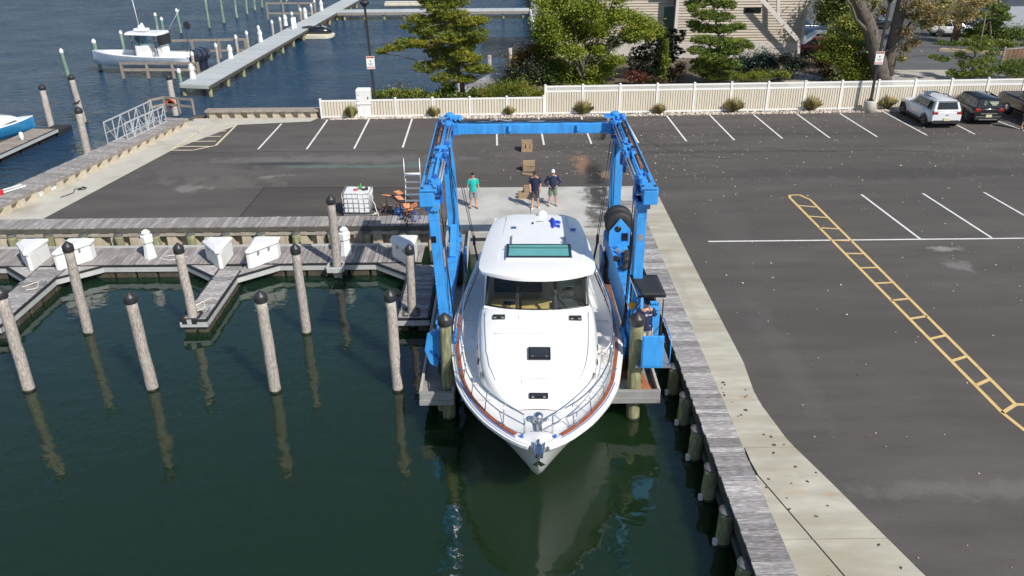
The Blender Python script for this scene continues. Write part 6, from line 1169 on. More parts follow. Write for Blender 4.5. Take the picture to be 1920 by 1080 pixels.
pk = thing('pickup_truck', 'dark pickup truck cut by the right edge, bed towards the fence', 'pickup truck', (33.0, 50.0, 0), -math.pi/2)
rg = []
for x, w_, z in ((2.85, .80, .95), (2.7, .93, 1.10), (1.4, .98, 1.16), (1.0, .99, 1.18), (-2.85, .98, 1.20), (-2.95, .96, 1.15)): rg.append([(x, -w_*.92, .45), (x, -w_, .60), (x, -w_, z-.15), (x, -w_*.95, z), (x, w_*.95, z), (x, w_, z-.15), (x, w_, .60), (x, w_*.92, .45)])
MB().loft(rg, sm=False).build('body', pdark, pk, local=True, fixn=True, bevel=.04)
cb_ = [[(1.15, -.92, 1.16), (-.95, -.92, 1.16), (-.95, .92, 1.16), (1.15, .92, 1.16)], [(.45, -.74, 1.88), (-.80, -.76, 1.88), (-.80, .76, 1.88), (.45, .74, 1.88)]]
MB().loft(cb_, sm=False).build('cab', pdark, pk, local=True, fixn=True, bevel=.06)
for s in (-1, 1):
    for xa, xb, ta, tb in ((.95, .18, .38, .10), (.10, -.80, .02, -.70)): MB().add([(xa, s*.925, 1.22), (xb, s*.925, 1.22), (tb, s*.775, 1.82), (ta, s*.775, 1.82)], [(0, 1, 2, 3)]).build('side_window', M['glass2'], pk, local=True)
    MB().box((-2.93, s*.88, .98), (.10, .16, .34)).build('tail_lamp', M['tail'], pk, local=True, bevel=.02); MB().box((.80, s*1.06, 1.28), (.12, .18, .18)).build('mirror', pdark, pk, local=True, bevel=.03); MB().box((.02, s*.99, 1.02), (.16, .03, .03)).build('handle', M['chrome'], pk, local=True)
    for x in (1.85, -1.75): MB().lathe([(.2, -.13), (.36, -.14), (.40, -.09), (.40, .09), (.36, .14), (.2, .13)], (x, s*.86, .40), 22, 'Y').build('tyre', M['black'], pk, local=True); MB().lathe([(.03, .12*s), (.24, .125*s), (.25, .10*s)], (x, s*.88, .40), 16, 'Y').build('rim', M['chrome'], pk, local=True)
MB().add([(1.10, -.84, 1.22), (1.10, .84, 1.22), (.50, .70, 1.84), (.50, -.70, 1.84)], [(0, 1, 2, 3)]).build('windscreen', M['glass2'], pk, local=True); MB().box((-1.95, 0, 1.215), (1.85, 1.72, .05)).build('bed_cover', mat('grey bed cover', (.05, .053, .058), .6, var=.15), pk, local=True, bevel=.02)
car('dark blue car mostly hidden behind the house corner', (29.2, 83.8, 0), .05, mat('navy paint', (.02, .05, .12), .2, coat=.6), 4.7, 1.9, 1.75)
car('silver grey car between the house corner and the bushes', (28.0, 76.5, 0), math.pi-.15, mat('silver paint', (.33, .34, .36), .22, m=.4, coat=.6), 4.6, 1.85, 1.5, 'sedan')
car('red car half hidden by the bushes behind the fence', (27.9, 73.2, 0), -.3, mat('red paint', (.42, .03, .02), .2, coat=.6), 4.3, 1.8, 1.45, 'sedan')
car('white car parked across the street behind the autumn leaves', (43.8, 82.4, 0), -.25, pwhite, 4.6, 1.85, 1.6)
car('dark car parked on the street behind the two-trunked tree', (37.5, 87.5, 0), .15, pblack, 4.6, 1.85, 1.5, 'sedan')
# ================================================================ LAMP POSTS AND CABINET
signred = mat('faded red sign print', (.55, .13, .11), .6); signpk = mat('pink sign print', (.66, .42, .40), .6)
def lamp(px_, py_2, tx, ty, label, slabel, yaw):
    b = G(px_, py_2); p = A(tx, ty, b.y); t = thing('lamp_post', label, 'lamp post', tuple(b), 0, 'black lamp posts at the fence'); dx = (p.x-b.x)/p.z
    MB().lathe([(.37, -.1), (.37, .70), (.35, .74), (0, .745)], b, 24).build('concrete_base', M['conc'], t)
    MB().box(b+Vector((0, 0, .775)), (.36, .36, .06)).box(b+Vector((dx*.8, 0, .85)), (.2, .2, .12)).build('base_plate', M['blackg'], t, bevel=.01)
    MB().bar(b+Vector((dx*.8, 0, .8)), b+Vector((dx*7.0, 0, 7.0)), .13).build('pole', M['trimb'], t)
    q = b+Vector((dx*7, 0, 7.0)); MB().lathe([(.10, -.2), (.16, -.12), (.30, .0), (.30, .10), (.12, .2), (0, .22)], q, 16).build('lamp_head', M['trimb'], t); MB().lathe([(.0, -.03), (.25, -.02), (.26, .0)], q, 16).build('lens', M['lampw'], t)
    z = (3.42, 3.46)[px_ > 1000]; c = b+Vector((dx*z+.0, -.09, z)); sg = thing('parking_sign', slabel, 'sign', tuple(c-Vector((0, 0, .42))), yaw); qv = Vector
    MB().box((0, 0, .42), (.52, .02, .80)).build('panel', M['white'], sg, local=True, bevel=.008)
    f = MB(); f.box((0, -.0125, .75), (.46, .004, .11)).build('red_header', signred, sg, local=True); MB().box((0, -.0125, .12), (.46, .004, .13)).build('pink_footer', signpk, sg, local=True)
    m = MB(); [m.box((x, -.0165, .745), (w_, .003, .05)) for x, w_ in ((-.15, .10), (.14, .12))]; m.box((-.0, -.0145, .53), (.09, .003, .05)).box((.0, -.0145, .48), (.03, .003, .07))
    for k in range(3): m.box((0, -.0145, .37-.05*k), (.30-.05*k, .003, .015))
    m.box((-.2, -.0165, .11), (.03, .003, .07)).box((.19, -.0165, .11), (.03, .003, .07)); m.build('print', M['trimb'], sg, local=True)
lamp(706, 217, 684, 14, 'black lamp post with round concrete base beside the white cabinet', 'white and red sign on the left lamp post', .05); lamp(1628, 210, 1667, 12, 'black lamp post with round concrete base left of the white car', 'white and red sign on the right lamp post', -.05)
b = G(684, 221); cbn = thing('cabinet', 'white two-part fibreglass cabinet beside the left lamp post', 'cabinet', tuple(b))
MB().box((0, .3, .44), (.88, .62, .88)).build('lower_case', M['whitep'], cbn, local=True, bevel=.03); MB().box((0, .28, .90), (.94, .68, .06)).build('ledge', M['whitep'], cbn, local=True, bevel=.02); MB().box((0, .3, 1.32), (.90, .62, .80)).build('upper_case', M['whitep'], cbn, local=True, bevel=.03)
MB().loft([[(-.47, -.05, 1.70), (.47, -.05, 1.70), (.47, .64, 1.70), (-.47, .64, 1.70)], [(-.42, .1, 1.84), (.42, .1, 1.84), (.42, .6, 1.84), (-.42, .6, 1.84)]], sm=False).build('lid', M['whitep'], cbn, local=True, fixn=True, bevel=.03)
for x, z in ((-.30, 1.50), (-.30, 1.10), (-.28, .80), (-.26, .10)): MB().box((x, -.025, z), (.10, .03, .03)).build('hinge', M['galv'], cbn, local=True)
MB().box((.32, -.03, 1.30), (.05, .04, .14)).build('latch', M['blackg'], cbn, local=True)
# ================================================================ YARD THINGS
ib = thing('liquid_tank', 'white liquid tank in a wire cage behind the grey cap boards', 'tank', (-6.82, 34.98, .012)); 
MB().box((0, 0, .62), (1.12, .96, .94)).build('bottle', mat('translucent white plastic', (.74, .75, .75), .45, var=.03), ib, local=True, bevel=.06)
MB().lathe([(.11, 0), (.11, .04), (0, .045)], (-.05, -.05, 1.09), 14).build('red_cap', mat('red plastic lid', (.55, .05, .06), .5), ib, local=True)
for z in (.2, .42, .64, .86, 1.08): MB().tube([(-.6, -.5, z), (.6, -.5, z), (.6, .5, z), (-.6, .5, z), (-.6, -.5, z)], .014, 6).build('cage_bar', M['galv'], ib, local=True)
for i in range(6):
    x = -.6+.24*i; MB().tube([(x, -.51, .12), (x, -.51, 1.08)], .013, 6).build('cage_bar', M['galv'], ib, local=True)
    if i: y = -.5+.2*i; MB().tube([(.61, y, .12), (.61, y, 1.08)], .013, 6).build('cage_bar', M['galv'], ib, local=True)
for y in (-.45, 0, .45): MB().box((0, y, .06), (1.2, .12, .1)).build('pallet_runner', M['galv'], ib, local=True)
MB().lathe([(.075, 0), (.075, .14), (.03, .20), (.03, .26), (0, .27)], (-6.66, 35.05, 1.12), 12).build('spray_bottle', mat('green plastic bottle', (.06, .30, .04), .4), label='green spray bottle standing on the white liquid tank', cat='bottle'); MB().box((-6.45, 34.95, 1.14), (.26, .16, .07), .4).box((-6.38, 35.0, 1.19), (.10, .12, .10), .4).build('black_tool', M['black'], bevel=.02, label='small black tool lying on the white liquid tank', cat='tool')
rope([(-6.25, 34.7, 1.10), (-6.12, 34.6, .95), (-6.0, 34.5, .5), (-5.85, 34.42, .05), (-6.0, 34.6, .04), (-6.15, 34.75, .05), (-5.95, 34.85, .05), (-6.1, 34.5, .07), (-6.2, 34.65, .06)], 'white hose hanging from the liquid tank to the ground', .022, 'rope', 'hose', 'hose')
opad = mat('orange painted pad', (.60, .20, .075), .6, var=.15, vs=6, c2=(.60, .33, .20), c2s=4)
for k, (px_, py_2, z, lab, tl) in enumerate(((724, 366, .95, 'leftmost of the orange topped stands behind the seawall cap', (.25, .1)), (747, 361, 1.0, 'pale orange topped stand at the back of the group', (.05, -.2)), (749, 371, .98, 'bright orange topped stand in the middle of the group', (.3, .2)), (766, 394, .72, 'lowest orange topped stand in front of the group', (.1, .35)), (763, 386, .70, 'orange topped stand lying behind the lowest one', (.4, .1)), (776, 385, .78, 'tilted orange topped stand beside the hoist leg', (.1, -.5)))):
    p = G(px_, py_2, z); t = thing('boat_stand', lab, 'boat stand', (p.x, p.y, 0), rnd.uniform(0, 3), 'boat stands with orange pads')
    MB().box((0, 0, z), (.32, .32, .05), 0, Matrix.Rotation(tl[0], 3, 'X') @ Matrix.Rotation(tl[1], 3, 'Y')).build('pad', opad, t, local=True, bevel=.01)
    MB().tube([(0, 0, z-.03), (0, 0, .35)], .025, 8).build('screw', M['trimb'], t, local=True)
    lg = [M['trimb'], M['rust'], M['blued']][k % 3]
    for a in (0, 2.09, 4.19): MB().tube([(0, 0, .55), (.38*math.cos(a), .38*math.sin(a), .02)], .02, 6).build('leg', lg, t, local=True)
    MB().tube([(.3*math.cos(a), .3*math.sin(a), .14) for a in (0, 2.09, 4.19, 6.28)], .014, 6).build('brace', lg, t, local=True)
for k, (x, y, c, lab) in enumerate(((-5.55, 35.0, 'rust', 'rusty steel lengths lying behind the white hose'), (-4.9, 34.6, 'blued', 'dark blue steel lengths lying under the orange topped stands'), (-4.35, 34.7, 'rust', 'reddish steel lengths lying beside the hoist leg'))):
    t = thing('steel_scrap', lab, 'scrap', (x, y, 0))
    for q in range(7): a = rnd.uniform(0, 3.14); l = rnd.uniform(.25, .5); z = .04+.05*q; MB().bar((-l*math.cos(a), -l*.5*math.sin(a), z), (l*math.cos(a), l*.5*math.sin(a), z+rnd.uniform(-.02, .12)), .035).build('length', M[c] if q % 3 else M['timber'], t, local=True)
ld = thing('boarding_stairs', 'pale metal boarding stairs with tall rails beside the left hoist leg', 'stairs', (-4.35, 36.0, 0))
for x in (-.42, .30):
    MB().tube([(x, 0, 0), (x, 0, 2.25)], .024, 8).build('rail_post', M['galv'], ld, local=True)
for k in range(5): MB().box((-.06, .0+.12*k-.3, .30+.26*k), (.72, .16, .04)).build('tread', M['galv'], ld, local=True)
MB().tube([(-.42, 0, 1.5), (.30, 0, 1.5)], .05, 8).build('cross_rail', M['whitep'], ld, local=True); MB().tube([(-.42, -.4, .1), (-.40, .3, 1.45)], .025, 8).build('stringer', M['alu'], ld, local=True); MB().tube([(.30, -.4, .1), (.28, .3, 1.45)], .025, 8).build('stringer', M['alu'], ld, local=True)
wd = mat('brown rough-sawn timber', (.33, .235, .15), .85, var=.25, vs=3, sc=(1, 6, 1), c2=(.33, .19, .09), c2s=3, rn=.12)  # brown sawn wood with grain and random tone per piece
def cribbing(px_, py_2, label, pieces):
    b = G(px_, py_2); t = thing('timber_block', label, 'timber block', (b.x, b.y, .0), 0, 'timber blocks on the lot')
    for c, d_, rz in pieces: MB().box(c, d_, rz).build('timber', wd, t, local=True, bevel=.012)
cribbing(988, 286, 'square stack of timbers on the asphalt, the farthest from the yacht', [((0, .15, .10), (.62, .2, .2), 0), ((0, .45, .10), (.62, .2, .2), 0), ((0, .75, .10), (.62, .2, .2), 0), ((-.2, .45, .30), (.2, .8, .2), 0), ((.05, .45, .30), (.2, .8, .2), 0), ((.25, .45, .30), (.14, .8, .2), 0), ((0, .45, .47), (.62, .62, .14), .0)])
cribbing(991, 322, 'rounded timber block between the far stack and the standing men', [((0, .2, .14), (.60, .30, .28), .03), ((0.02, .2, .40), (.62, .34, .24), -.03), ((.03, .52, .16), (.6, .26, .32), 0)])
b = G(988, 329); t = thing('timber_plank', 'short split plank on the asphalt just behind the men', 'plank', (b.x, b.y, 0), -.4); MB().box((0, 0, .06), (.5, .16, .10)).build('board', wd, t, local=True, bevel=.02); MB().box((.05, .1, .04), (.4, .08, .07), .2).build('splinter', wd, t, local=True, bevel=.02)
cribbing(984, 373, 'low timber stack behind the man in white socks', [((0, .1, .13), (.62, .22, .24), 0), ((-.05, .55, .10), (.5, .2, .2), .05), ((.1, .55, .28), (.3, .55, .18), .1), ((.14, .75, .40), (.36, .14, .06), 0)])
# ================================================================ PEOPLE
SH = {}
def cloth(c): 
    k = str(c)
    if k not in SH: SH[k] = mat('cloth '+k[1:7], c, .85, var=.14, vs=9, bump=.2, bs=25)
    return SH[k]
def person(label, loc, rz, shirt, shorts, hair, arms, stance, sleeve='short', shoe=(.6, .6, .58), cap=None, glasses=False, sock=None, h=1.75, lean=0.):
    t = thing('person', label, 'person', loc, rz); k = h/1.75; V = []; E = []; Rr = []
    def v(x, y, z, r, par=None):
        V.append((x*k, y*k, z*k)); Rr.append(tuple(q*k for q in r) if isinstance(r, tuple) else r*k)
        if par is not None: E.append((par, len(V)-1))
        return len(V)-1
    pel = v(0, 0, .96, (.145, .11)); ab = v(0, -.01-lean*.3, 1.12, (.135, .105), pel); ch = v(0, -lean*.6, 1.30, (.155, .115), ab); nk0 = v(0, .01-lean, 1.44, (.085, .075), ch); nk = v(0, -.005-lean, 1.50, .056, nk0); jaw = v(0, -.035-lean*1.1, 1.575, (.062, .070), nk); hd = v(0, -.015-lean*1.15, 1.655, (.076, .094), jaw); v(0, -.005-lean*1.15, 1.725, (.062, .075), hd); nose = v(0, -.125-lean*1.15, 1.625, .010, hd)
    for s in (-1, 1): v(s*.083, -.01-lean*1.15, 1.635, .014, hd)
    SHp = {}
    for s, (elb, wri) in zip((-1, 1), arms):
        sh = v(s*.175, .0-lean*.9, 1.415, .062, nk0); el_ = v(elb[0], elb[1], elb[2], .042, sh); wr2 = v(wri[0], wri[1], wri[2], .029, el_); d = (Vector(wri)-Vector(elb)).normalized(); SHp[s] = (elb, wri)
        pm = v(wri[0]+d.x*.06, wri[1]+d.y*.06, wri[2]+d.z*.06, (.036, .020), wr2); u = Vector((d.y, -d.x, 0)); u = u.normalized() if u.length > .1 else Vector((0, 1, 0))
        for q, L3 in zip((-1.2, -.4, .4, 1.2), (.055, .068, .064, .048)): f1 = v(*(Vector(wri)+d*.095+u*.016*q), .0095, pm); v(*(Vector(wri)+d*(.095+L3)+u*.018*q+Vector((0, -.015, -.006))), .0075, f1)
        v(*(Vector(wri)+d*.075+u*-.045+Vector((0, -.02, 0))), .010, pm)
    ft = []
    for s, (hx, kx, ky, ax, ay) in zip((-1, 1), stance):
        hp_ = v(s*.095, 0, .90, (.088, .095), pel); kn = v(kx, ky, .50, .058, hp_); cf = v(lerp(kx, ax, .35), lerp(ky, ay, .3)+.02, .36, .056, kn); an = v(ax, ay, .09, .038, cf); tp = v(ax+s*.015, ay-.13, .045, (.042, .03), an); v(ax, ay+.05, .05, .036, an); ft.append((s, hx, kx, ky, ax, ay))
    skinfig('body', V, E, M['skin'], t, Rr, 2)
    # shirt
    def ring(z, rx, ry, y, wv=0.): return [((rx*(1+wv*math.sin(5*a+z*9)))*math.cos(a)*k, (y+ry*(1+wv*math.cos(4*a+z*7))*math.sin(a))*k, z*k) for a in [2*math.pi*i/18 for i in range(18)]]
    mb = MB(); mb.loft([ring(.835, .178, .140, .005, .05), ring(.90, .176, .140, .0, .04), ring(1.02, .166, .132, -lean*.2, .03), ring(1.14, .166, .130, -.01-lean*.35, .03), ring(1.28, .186, .134, -lean*.6, .02), ring(1.38, .190, .118, -lean*.85), ring(1.435, .150, .100, -lean*.95), ring(1.47, .088, .082, -lean), ring(1.485, .070, .068, -lean)], caps=False)
    for s in (-1, 1):
        e, wri = SHp[s]; p = Vector((s*.150, -lean*.9, 1.395)); m_ = Vector((s*.18, -lean*.9, 1.41)).lerp(Vector(e), .80)
        if sleeve == 'short': mb.tube([q*k for q in (p, Vector((s*.19, -lean*.9, 1.395)), p.lerp(m_, .6), m_)], [.074*k, .077*k, .072*k, .071*k], 12, False)
        else: mb.tube([q*k for q in (p, Vector((s*.19, -lean*.9, 1.395)), Vector(e).lerp(p, .3), Vector(e), Vector(e).lerp(Vector(wri), .4), Vector(e).lerp(Vector(wri), .94))], [.074*k, .076*k, .064*k, .058*k, .050*k, .040*k], 12, False)
    mb.build('shirt', cloth(shirt), t, local=True)
    mb = MB(); mb.loft([ring(.80, .172, .130, .0), ring(.90, .170, .132, .0), ring(1.0, .150, .118, .0)], caps=False)
    for s, hx, kx, ky, ax, ay in ft: mb.tube([Vector(q)*k for q in ((s*.088, 0, .90), (s*.092, 0, .80), (lerp(s*.095, kx, .5), lerp(0, ky, .5), .68), (lerp(s*.095, kx, .86), lerp(0, ky, .86), .53))], [.098*k, .104*k, .100*k, .098*k], 14, False)
    mb.build('shorts', cloth(shorts), t, local=True)
    for s, hx, kx, ky, ax, ay in ft:
        V, E, Rr = [], [], []
        c0 = v(ax, ay+.045, .05, .05); c1 = v(ax+s*.01, ay-.07, .045, (.05, .042), c0); v(ax+s*.018, ay-.17, .038, (.046, .032), c1); skinfig('shoe', V, E, cloth(shoe), t, Rr, 1)
        if sock: V, E, Rr = [], [], []; c0 = v(ax, ay, .07, .045); v(lerp(ax, kx, .2), lerp(ay, ky, .2)+.01, .20, .05, c0); skinfig('sock', V, E, cloth(sock), t, Rr, 1)
    hy = -.012-lean*1.15
    def dome(z0, rx, ry, hh, m, nm, cut=None):
        mb = MB(); pr = [(1.0, -.35), (1.02, 0), (.93, .35), (.70, .72), (.35, .95), (.001, 1.0)]; mb.lathe(pr, (0, 0, 0), 16); mb.v = [(x*rx*k, (hy+y*ry+ .012*(1-z))*k, (z0+z*hh)*k) for x, y, z in mb.v]
        return mb.build(nm, m, t, local=True)
    if cap: dome(1.665, .090, .112, .105, cloth(cap), 'cap'); MB().box((0, (hy-.14)*k, 1.672*k), (.14, .12, .012), 0, Matrix.Rotation(.15, 3, 'X')).build('cap_peak', cloth(cap), t, local=True, bevel=.005)
    else: dome(1.672, .086, .108, .092, cloth(hair), 'hair')
    ey = cloth((.03, .02, .02))
    if glasses: MB().box((0, (hy-.098)*k, 1.645*k), (.14, .02, .035)).build('sunglasses', M['blackg'], t, local=True, bevel=.005)
    else: [MB().lathe([(.001, -.004), (.012, 0), (.001, .006)], (s*.032*k, (hy-.094)*k, 1.645*k), 8, 'Y').build('eye', ey, t, local=True) for s in (-1, 1)]
    MB().box((0, (hy-.088)*k, 1.572*k), (.045, .012, .010)).build('mouth', cloth((.30, .11, .09)), t, local=True)
    return t
st0 = ((0, -.10, -.02, -.12, 0), (0, .10, -.02, .12, 0)); hang = (((-.25, .03, 1.14), (-.27, -.06, .90)), ((.25, .03, 1.14), (.28, -.06, .90)))
b = G(888, 390); person('person in a teal shirt and grey shorts standing alone left of the yacht roof', tuple(b), .15, (.02, .42, .36), (.24, .25, .27), (.012, .010, .009), hang, ((0, -.11, 0, -.15, .03), (0, .10, -.03, .14, -.04)), shoe=(.05, .045, .04), sock=(.7, .7, .7), h=1.70)
b = G(1003, 390); person('person in a dark navy shirt with sunglasses and white socks, middle of the three', tuple(b), -.05, (.012, .018, .05), (.06, .06, .075), (.06, .03, .02), (((-.25, .02, 1.14), (-.21, -.14, .95)), ((.25, .02, 1.14), (.24, -.10, .92))), ((0, -.10, 0, -.12, -.10), (0, .11, -.02, .17, .02)), shoe=(.75, .75, .74), sock=(.78, .78, .77), glasses=True, h=1.78)
b = G(1036, 386); person('person in a long-sleeved navy shirt and pale cap with hands on hips', tuple(b), .0, (.014, .024, .07), (.15, .20, .13), (.05, .03, .02), (((-.36, .06, 1.14), (-.19, -.05, 1.00)), ((.36, .06, 1.14), (.19, -.05, 1.00))), ((0, -.12, 0, -.17, -.02), (0, .12, 0, .17, .02)), 'long', shoe=(.20, .18, .15), cap=(.62, .63, .64), glasses=True, h=1.76)
op = person('hoist operator seen from behind in a navy shirt with a white printed logo', (3.98, 20.72, .87), math.pi+.15, (.014, .022, .075), (.50, .47, .42), (.02, .02, .02), (((-.30, -.14, 1.16), (-.16, -.36, 1.22)), ((.30, -.14, 1.16), (.14, -.36, 1.22))), st0, shoe=(.06, .06, .06), cap=(.02, .022, .03), lean=.10, h=1.74)
wl_ = mat('white shirt print', (.75, .75, .76), .7); lg = MB()
yb_ = lambda z: .118+.016*(1.36-z)*0-.02
def sp(x, z): return Vector((x, .145-.10*.75-.05*abs(x)+.03, z))
for i in range(12): a, b_ = 2*math.pi*i/12, 2*math.pi*(i+1)/12; lg.bar(sp(.06+.038*math.cos(a), 1.335+.038*math.sin(a)), sp(.06+.038*math.cos(b_), 1.335+.038*math.sin(b_)), .010, .006, (0, 1, 0))
lg.bar(sp(.06, 1.308), sp(.06, 1.362), .010, .006, (0, 1, 0)).bar(sp(.04, 1.335), sp(.08, 1.335), .010, .006, (0, 1, 0))
for x in (0, -.022, -.044, -.066, -.088): lg.bar(sp(x, 1.348), sp(x-.016, 1.348), .016, .006, (0, 1, 0))
for x in (0, -.024, -.048, -.070): lg.bar(sp(x, 1.322), sp(x-.016, 1.322), .014, .006, (0, 1, 0))
lg.build('shirt_logo', wl_, op, local=True)
b = G(1917, 243); person('person in light blue top and navy shorts, cut by the right edge', tuple(b), .3, (.42, .50, .62), (.04, .055, .13), (.05, .03, .02), (((-.24, .0, 1.15), (-.14, -.18, 1.18)), ((.24, .0, 1.15), (.14, -.18, 1.18))), st0, shoe=(.04, .04, .05), h=1.72)
# ================================================================ SMALL BOATS
def small_hull(t, L_, B, z0, fb, m, deckm, bow=1.0):
    """local x forward, bow at +L/2"""
    rg = []; dk = []
    for f in (0, .1, .3, .5, .65, .78, .88, .95, .985, 1.0):
        x = L_*(f-.5); w_ = B/2*(1-max(0, (f-.45)/.55)**2.4)*(.94+.06*min(1, f*5)); zd_ = z0+fb*(1+.45*bow*max(0, f-.3)**1.6); k = z0-.25+max(0, f-.7)**2*5.5*fb*bow; k = min(k, zd_-.06); w_ = max(w_, .03)
        hf = [(0, k), (w_*.6, lerp(k, z0+.02, .75)), (w_*.86, lerp(k, zd_, .45)), (w_, zd_)]; rg.append([(x, -y, z) for y, z in hf[::-1]]+[(x, y, z) for y, z in hf[1:]]); dk.append((x, w_, zd_))
    mb = MB().loft(rg, closed=False, caps=False); n = len(rg[0]); mb.f.append(tuple(range(n))); mb.sm.append(False); mb.mi.append(0); mb.build('hull', m, t, local=True, fixn=True)
    rd = [[(x, -w_, z), (x, -w_*.97, z+.05), (x, -w_*.8, z+.04), (x, -w_*.76, z-.25 if x < L_*.3 else z+.05), (x, w_*.76, z-.25 if x < L_*.3 else z+.05), (x, w_*.8, z+.04), (x, w_*.97, z+.05), (x, w_, z)] for x, w_, z in dk]; MB().loft(rd, closed=False, caps=False, sm=False).build('deck', deckm, t, local=True, fixn=True); return dk
b0, b1 = G(178, 116, -.2), G(368, 121, -.2); c = b0.lerp(b1, .5); d_ = b0-b1; ang2 = math.atan2(d_.y, d_.x)
cc = thing('centre_console_boat', 'white centre console boat with hardtop and outboards on a lift by the far dock', 'boat', (c.x, c.y, WZ), ang2); LB = (Vector(b0)-Vector(b1)).length
hullm = mat('pale blue-white hull', (.55, .62, .70), .3, coat=.4); small_hull(cc, LB, 2.9, .75, .95, hullm, M['white'], .8)
MB().box((-.3, 0, 2.0), (1.3, 1.0, 1.0)).build('console', M['white'], cc, local=True, bevel=.08); MB().add([(.45, -.48, 2.5), (.45, .48, 2.5), (.15, .48, 3.35), (.15, -.48, 3.35)], [(0, 1, 2, 3)]).build('windscreen', gl, cc, local=True)
for y in (-1, 1): MB().add([(.45, y*.5, 2.5), (-.4, y*.5, 2.5), (-.4, y*.5, 3.35), (.15, y*.5, 3.35)], [(0, 1, 2, 3)]).build('side_glass', gl, cc, local=True); [MB().tube([(x, y*.75, 1.6), (x+.1, y*.8, 3.4)], .045, 6).build('top_post', M['blackg'], cc, local=True) for x in (.3, -1.9)]
MB().loft([[(1.2, 0, 3.45), (.9, -.9, 3.42), (-2.2, -1.1, 3.42), (-2.4, 0, 3.42), (-2.2, 1.1, 3.42), (.9, .9, 3.42)], [(1.1, 0, 3.58), (.8, -.8, 3.60), (-2.1, -1., 3.62), (-2.3, 0, 3.62), (-2.1, 1., 3.62), (.8, .8, 3.60)]], sm=False).build('hardtop', M['white'], cc, local=True, fixn=True, bevel=.04)
MB().box((-.3, 0, 3.78), (1.1, .7, .22)).lathe([(.28, 3.7), (.3, 3.85), (.2, 4.0), (0, 4.02)], (-.3, 0, .15), 14).build('radar', M['white'], cc, local=True, bevel=.04); MB().tube([(-.2, .1, 4.0), (-.05, .1, 6.3)], .025, 6).build('antenna', M['white'], cc, local=True); MB().tube([(-2.2, -.9, 3.6), (-3.4, -1.3, 5.3)], .02, 6).build('outrigger', M['alu'], cc, local=True)
MB().box((-1.9, 0, 1.85), (.8, 1.1, .9)).box((-2.15, 0, 2.4), (.2, 1.1, .9)).build('helm_seat', M['white'], cc, local=True, bevel=.06); MB().box((-2.25, 0, 3.0), (.35, 1.5, .8)).build('rod_rack', M['trimb'], cc, local=True)
for y in (-.75, 0, .75): MB().loft([[(-LB/2-.15, y-.22, 1.3), (-LB/2-.85, y-.22, 1.3), (-LB/2-.85, y+.22, 1.3), (-LB/2-.15, y+.22, 1.3)], [(-LB/2-.1, y-.27, 1.9), (-LB/2-1.0, y-.27, 1.9), (-LB/2-1.0, y+.27, 1.9), (-LB/2-.1, y+.27, 1.9)], [(-LB/2-.2, y-.2, 2.35), (-LB/2-.85, y-.2, 2.25), (-LB/2-.85, y+.2, 2.25), (-LB/2-.2, y+.2, 2.35)]], sm=False).box((-LB/2-.5, y, .9), (.35, .18, .9)).build('outboard', mat('navy outboard cowl', (.03, .035, .06), .25, coat=.5) if y < -.5 else bpy.data.materials['navy outboard cowl'], cc, local=True, fixn=True, bevel=.05)
MB().tube([(-LB/2+1.3, -1.1, 1.8), (-LB/2+1.0, -1.2, 3.6)], .03, 6).lathe([(.30, -.03), (.34, 0), (.30, .03)], (-LB/2+.95, -1.2, 4.0), 14, 'Y').build('landing_net', M['trimb'], cc, local=True)
lt = MB()
for i, x in enumerate(np.linspace(-3.0, -4.2, 9)): lt.box((x, 1.36, 1.25), (.09, .02, .11+.03*(i % 2)))
lt.build('hull_lettering', M['trimb'], cc, local=True)
js = thing('jet_ski', 'dark jet ski on a cream float beside the far dock', 'jet ski', tuple(G(593, 70, WZ)), .0)
MB().loft([[(x, -w_, z0), (x, w_, z0), (x, w_*1.05, z1), (x, -w_*1.05, z1)] for x, w_, z0, z1 in ((-1.95, .85, -.1, .42), (-1.5, .95, -.1, .46), (1.2, .95, -.1, .40), (1.95, .6, .05, .36))], sm=False).build('cream_dock', bpy.data.materials['cream float'], js, local=True, fixn=True, bevel=.06)
MB().loft([[(x, -w_, .45), (x, -w_*1.05, .45+h_*.5), (x, -w_*.4, .45+h_), (x, w_*.4, .45+h_), (x, w_*1.05, .45+h_*.5), (x, w_, .45)] for x, w_, h_ in ((-1.5, .40, .45), (-.8, .52, .55), (.0, .55, .70), (.7, .52, .68), (1.3, .35, .50), (1.75, .06, .35))]).build('hull', M['blackg'], js, local=True, fixn=True)
MB().loft([[(x, -w_, 1.0), (x, w_, 1.0), (x, w_*.7, 1.0+h_), (x, -w_*.7, 1.0+h_)] for x, w_, h_ in ((-1.4, .25, .12), (-.6, .26, .24), (-.1, .24, .16), (.3, .2, .1))], sm=False).build('seat', M['trimb'], js, local=True, fixn=True, bevel=.04); MB().tube([(.45, -.4, 1.45), (.55, 0, 1.35), (.45, .4, 1.45)], .03, 6).bar((.7, 0, 1.1), (.52, 0, 1.36), .2, .16).build('handlebar', M['trimb'], js, local=True); MB().box((1.0, 0, 1.12), (.5, .5, .08), 0, Matrix.Rotation(.3, 3, 'Y')).build('silver_hood', M['galv'], js, local=True, bevel=.04)
for x, y in ((-2.2, .2), (-2.35, -.3)): MB().tube([(x, y, -.5), (x, y, 2.1)], .13, 10).build('white_post', M['whitep'], js, local=True)
sbt = thing('sport_boat', 'white and blue sport boat with raked windows at the left edge beside the small float', 'boat', tuple(G(-42, 276, WZ)), ang2*0+math.radians(54)); small_hull(sbt, 7.5, 2.5, .35, .75, mat('bright blue hull', (.04, .27, .55), .25, coat=.5), M['white'], .5)
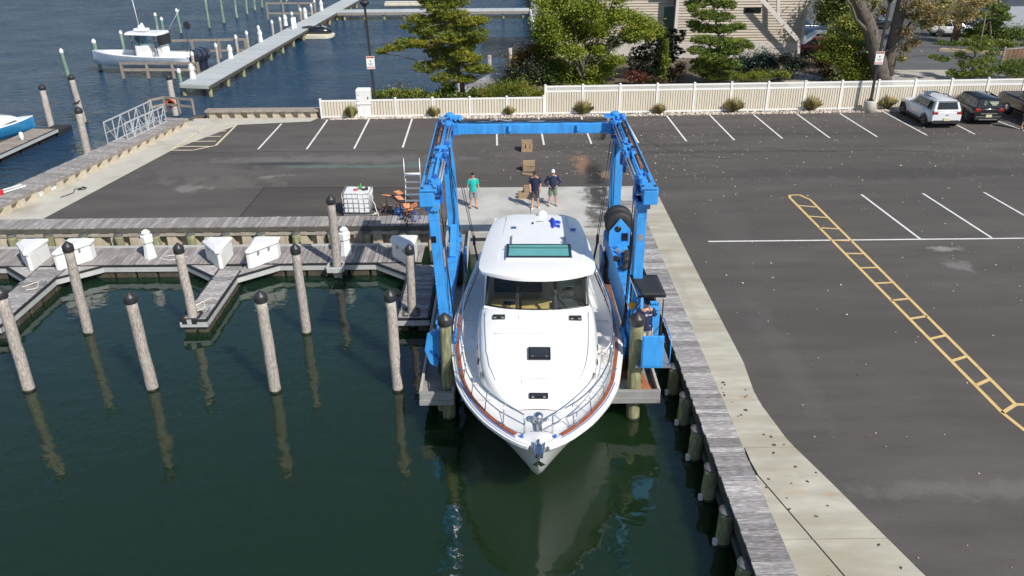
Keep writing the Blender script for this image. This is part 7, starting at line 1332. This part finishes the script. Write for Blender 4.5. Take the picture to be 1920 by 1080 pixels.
MB().loft([[(x, -w_, z0), (x, w_, z0), (x, w_*.75, z1), (x, -w_*.75, z1)] for x, w_, z0, z1 in ((-2.5, 1.0, 1.0, 1.9), (-.5, 1.05, 1.05, 2.1), (1.0, .95, 1.1, 1.85), (2.6, .45, 1.3, 1.45))], sm=False).build('cabin', M['white'], sbt, local=True, fixn=True, bevel=.12)
for s in (-1, 1): MB().add([(-.6, s*1.0, 1.45), (.9, s*.93, 1.45), (1.3, s*.83, 1.62), (.4, s*.86, 1.82)], [(0, 1, 2, 3)]).build('side_window', M['glassd'], sbt, local=True)
b = G(42, 262, DZ); tag(MB().lathe([(.0, -.3), (.10, -.26), (.13, 0), (.10, .26), (.0, .3)], (b.x, b.y, DZ+.2), 12).build('fender', M['whitep']), 'small white fender between the blue boat and the float', 'fender')
# red and white craft at left edge beyond the slanted boardwalk
tag(MB().bar(G(-30, 372, .6), G(48, 348, .55), .07, .06).bar(G(-30, 366, .75), G(40, 346, .62), .05, .05).build('white_spar', M['white']), 'white spar reaching over the slanted boardwalk from the left edge', 'spar'); tag(MB().box(G(0, 361, .62), (.24, .2, .26)).build('red_lantern', mat('red lens', (.55, .03, .03), .4), bevel=.03), 'small red box at the left edge by the white spar', 'box')
# ================================================================ FALLEN LEAVES
def litter(n, place, m, size, z, name, label):
    r = np.random.RandomState(9); P = np.array([place(r) for _ in range(n)]); a = r.rand(n)*6.28; s = size*(.6+.9*r.rand(n)); d1 = np.stack([np.cos(a), np.sin(a), 0*a], 1)*s[:, None]; d2 = np.stack([-np.sin(a), np.cos(a), 0*a], 1)*s[:, None]*.6; B_ = np.stack([P[:, 0], P[:, 1], np.full(n, z)], 1); up_ = np.stack([0*a, 0*a, s*(.1+.5*r.rand(n))], 1)
    V = np.stack([B_-d1, B_-d2+up_, B_+d1+up_*.3, B_+d2], 1).reshape(-1, 3); return tag(fastmesh(name, V, np.arange(4*n).reshape(-1, 4), m, kind='stuff'), label)
lv = mat('dry fallen leaves', (.55, .43, .29), .8, var=.2, isl=.55, vs=5)
def pl(r):
    if r.rand() < .62: return (4+30*r.rand(), 36+16.3*r.rand()**.7)
    if r.rand() < .66: return (-2+12*r.rand(), 39+13*r.rand())
    return (7.6+16*r.rand(), 11+26*r.rand()**.8)
litter(1700, pl, lv, .036, .02, 'fallen_leaves', 'dry leaves scattered over the asphalt lot')
litter(34, lambda r: (lambda y: (6.15+(edge_x(y)-6.2)*r.rand(), y))(11.5+9*r.rand()), mat('brown curled leaves', (.11, .065, .035), .8, var=.2, isl=.5, vs=5), .045, .062, 'fallen_leaves', 'brown leaves on the pale concrete walk')
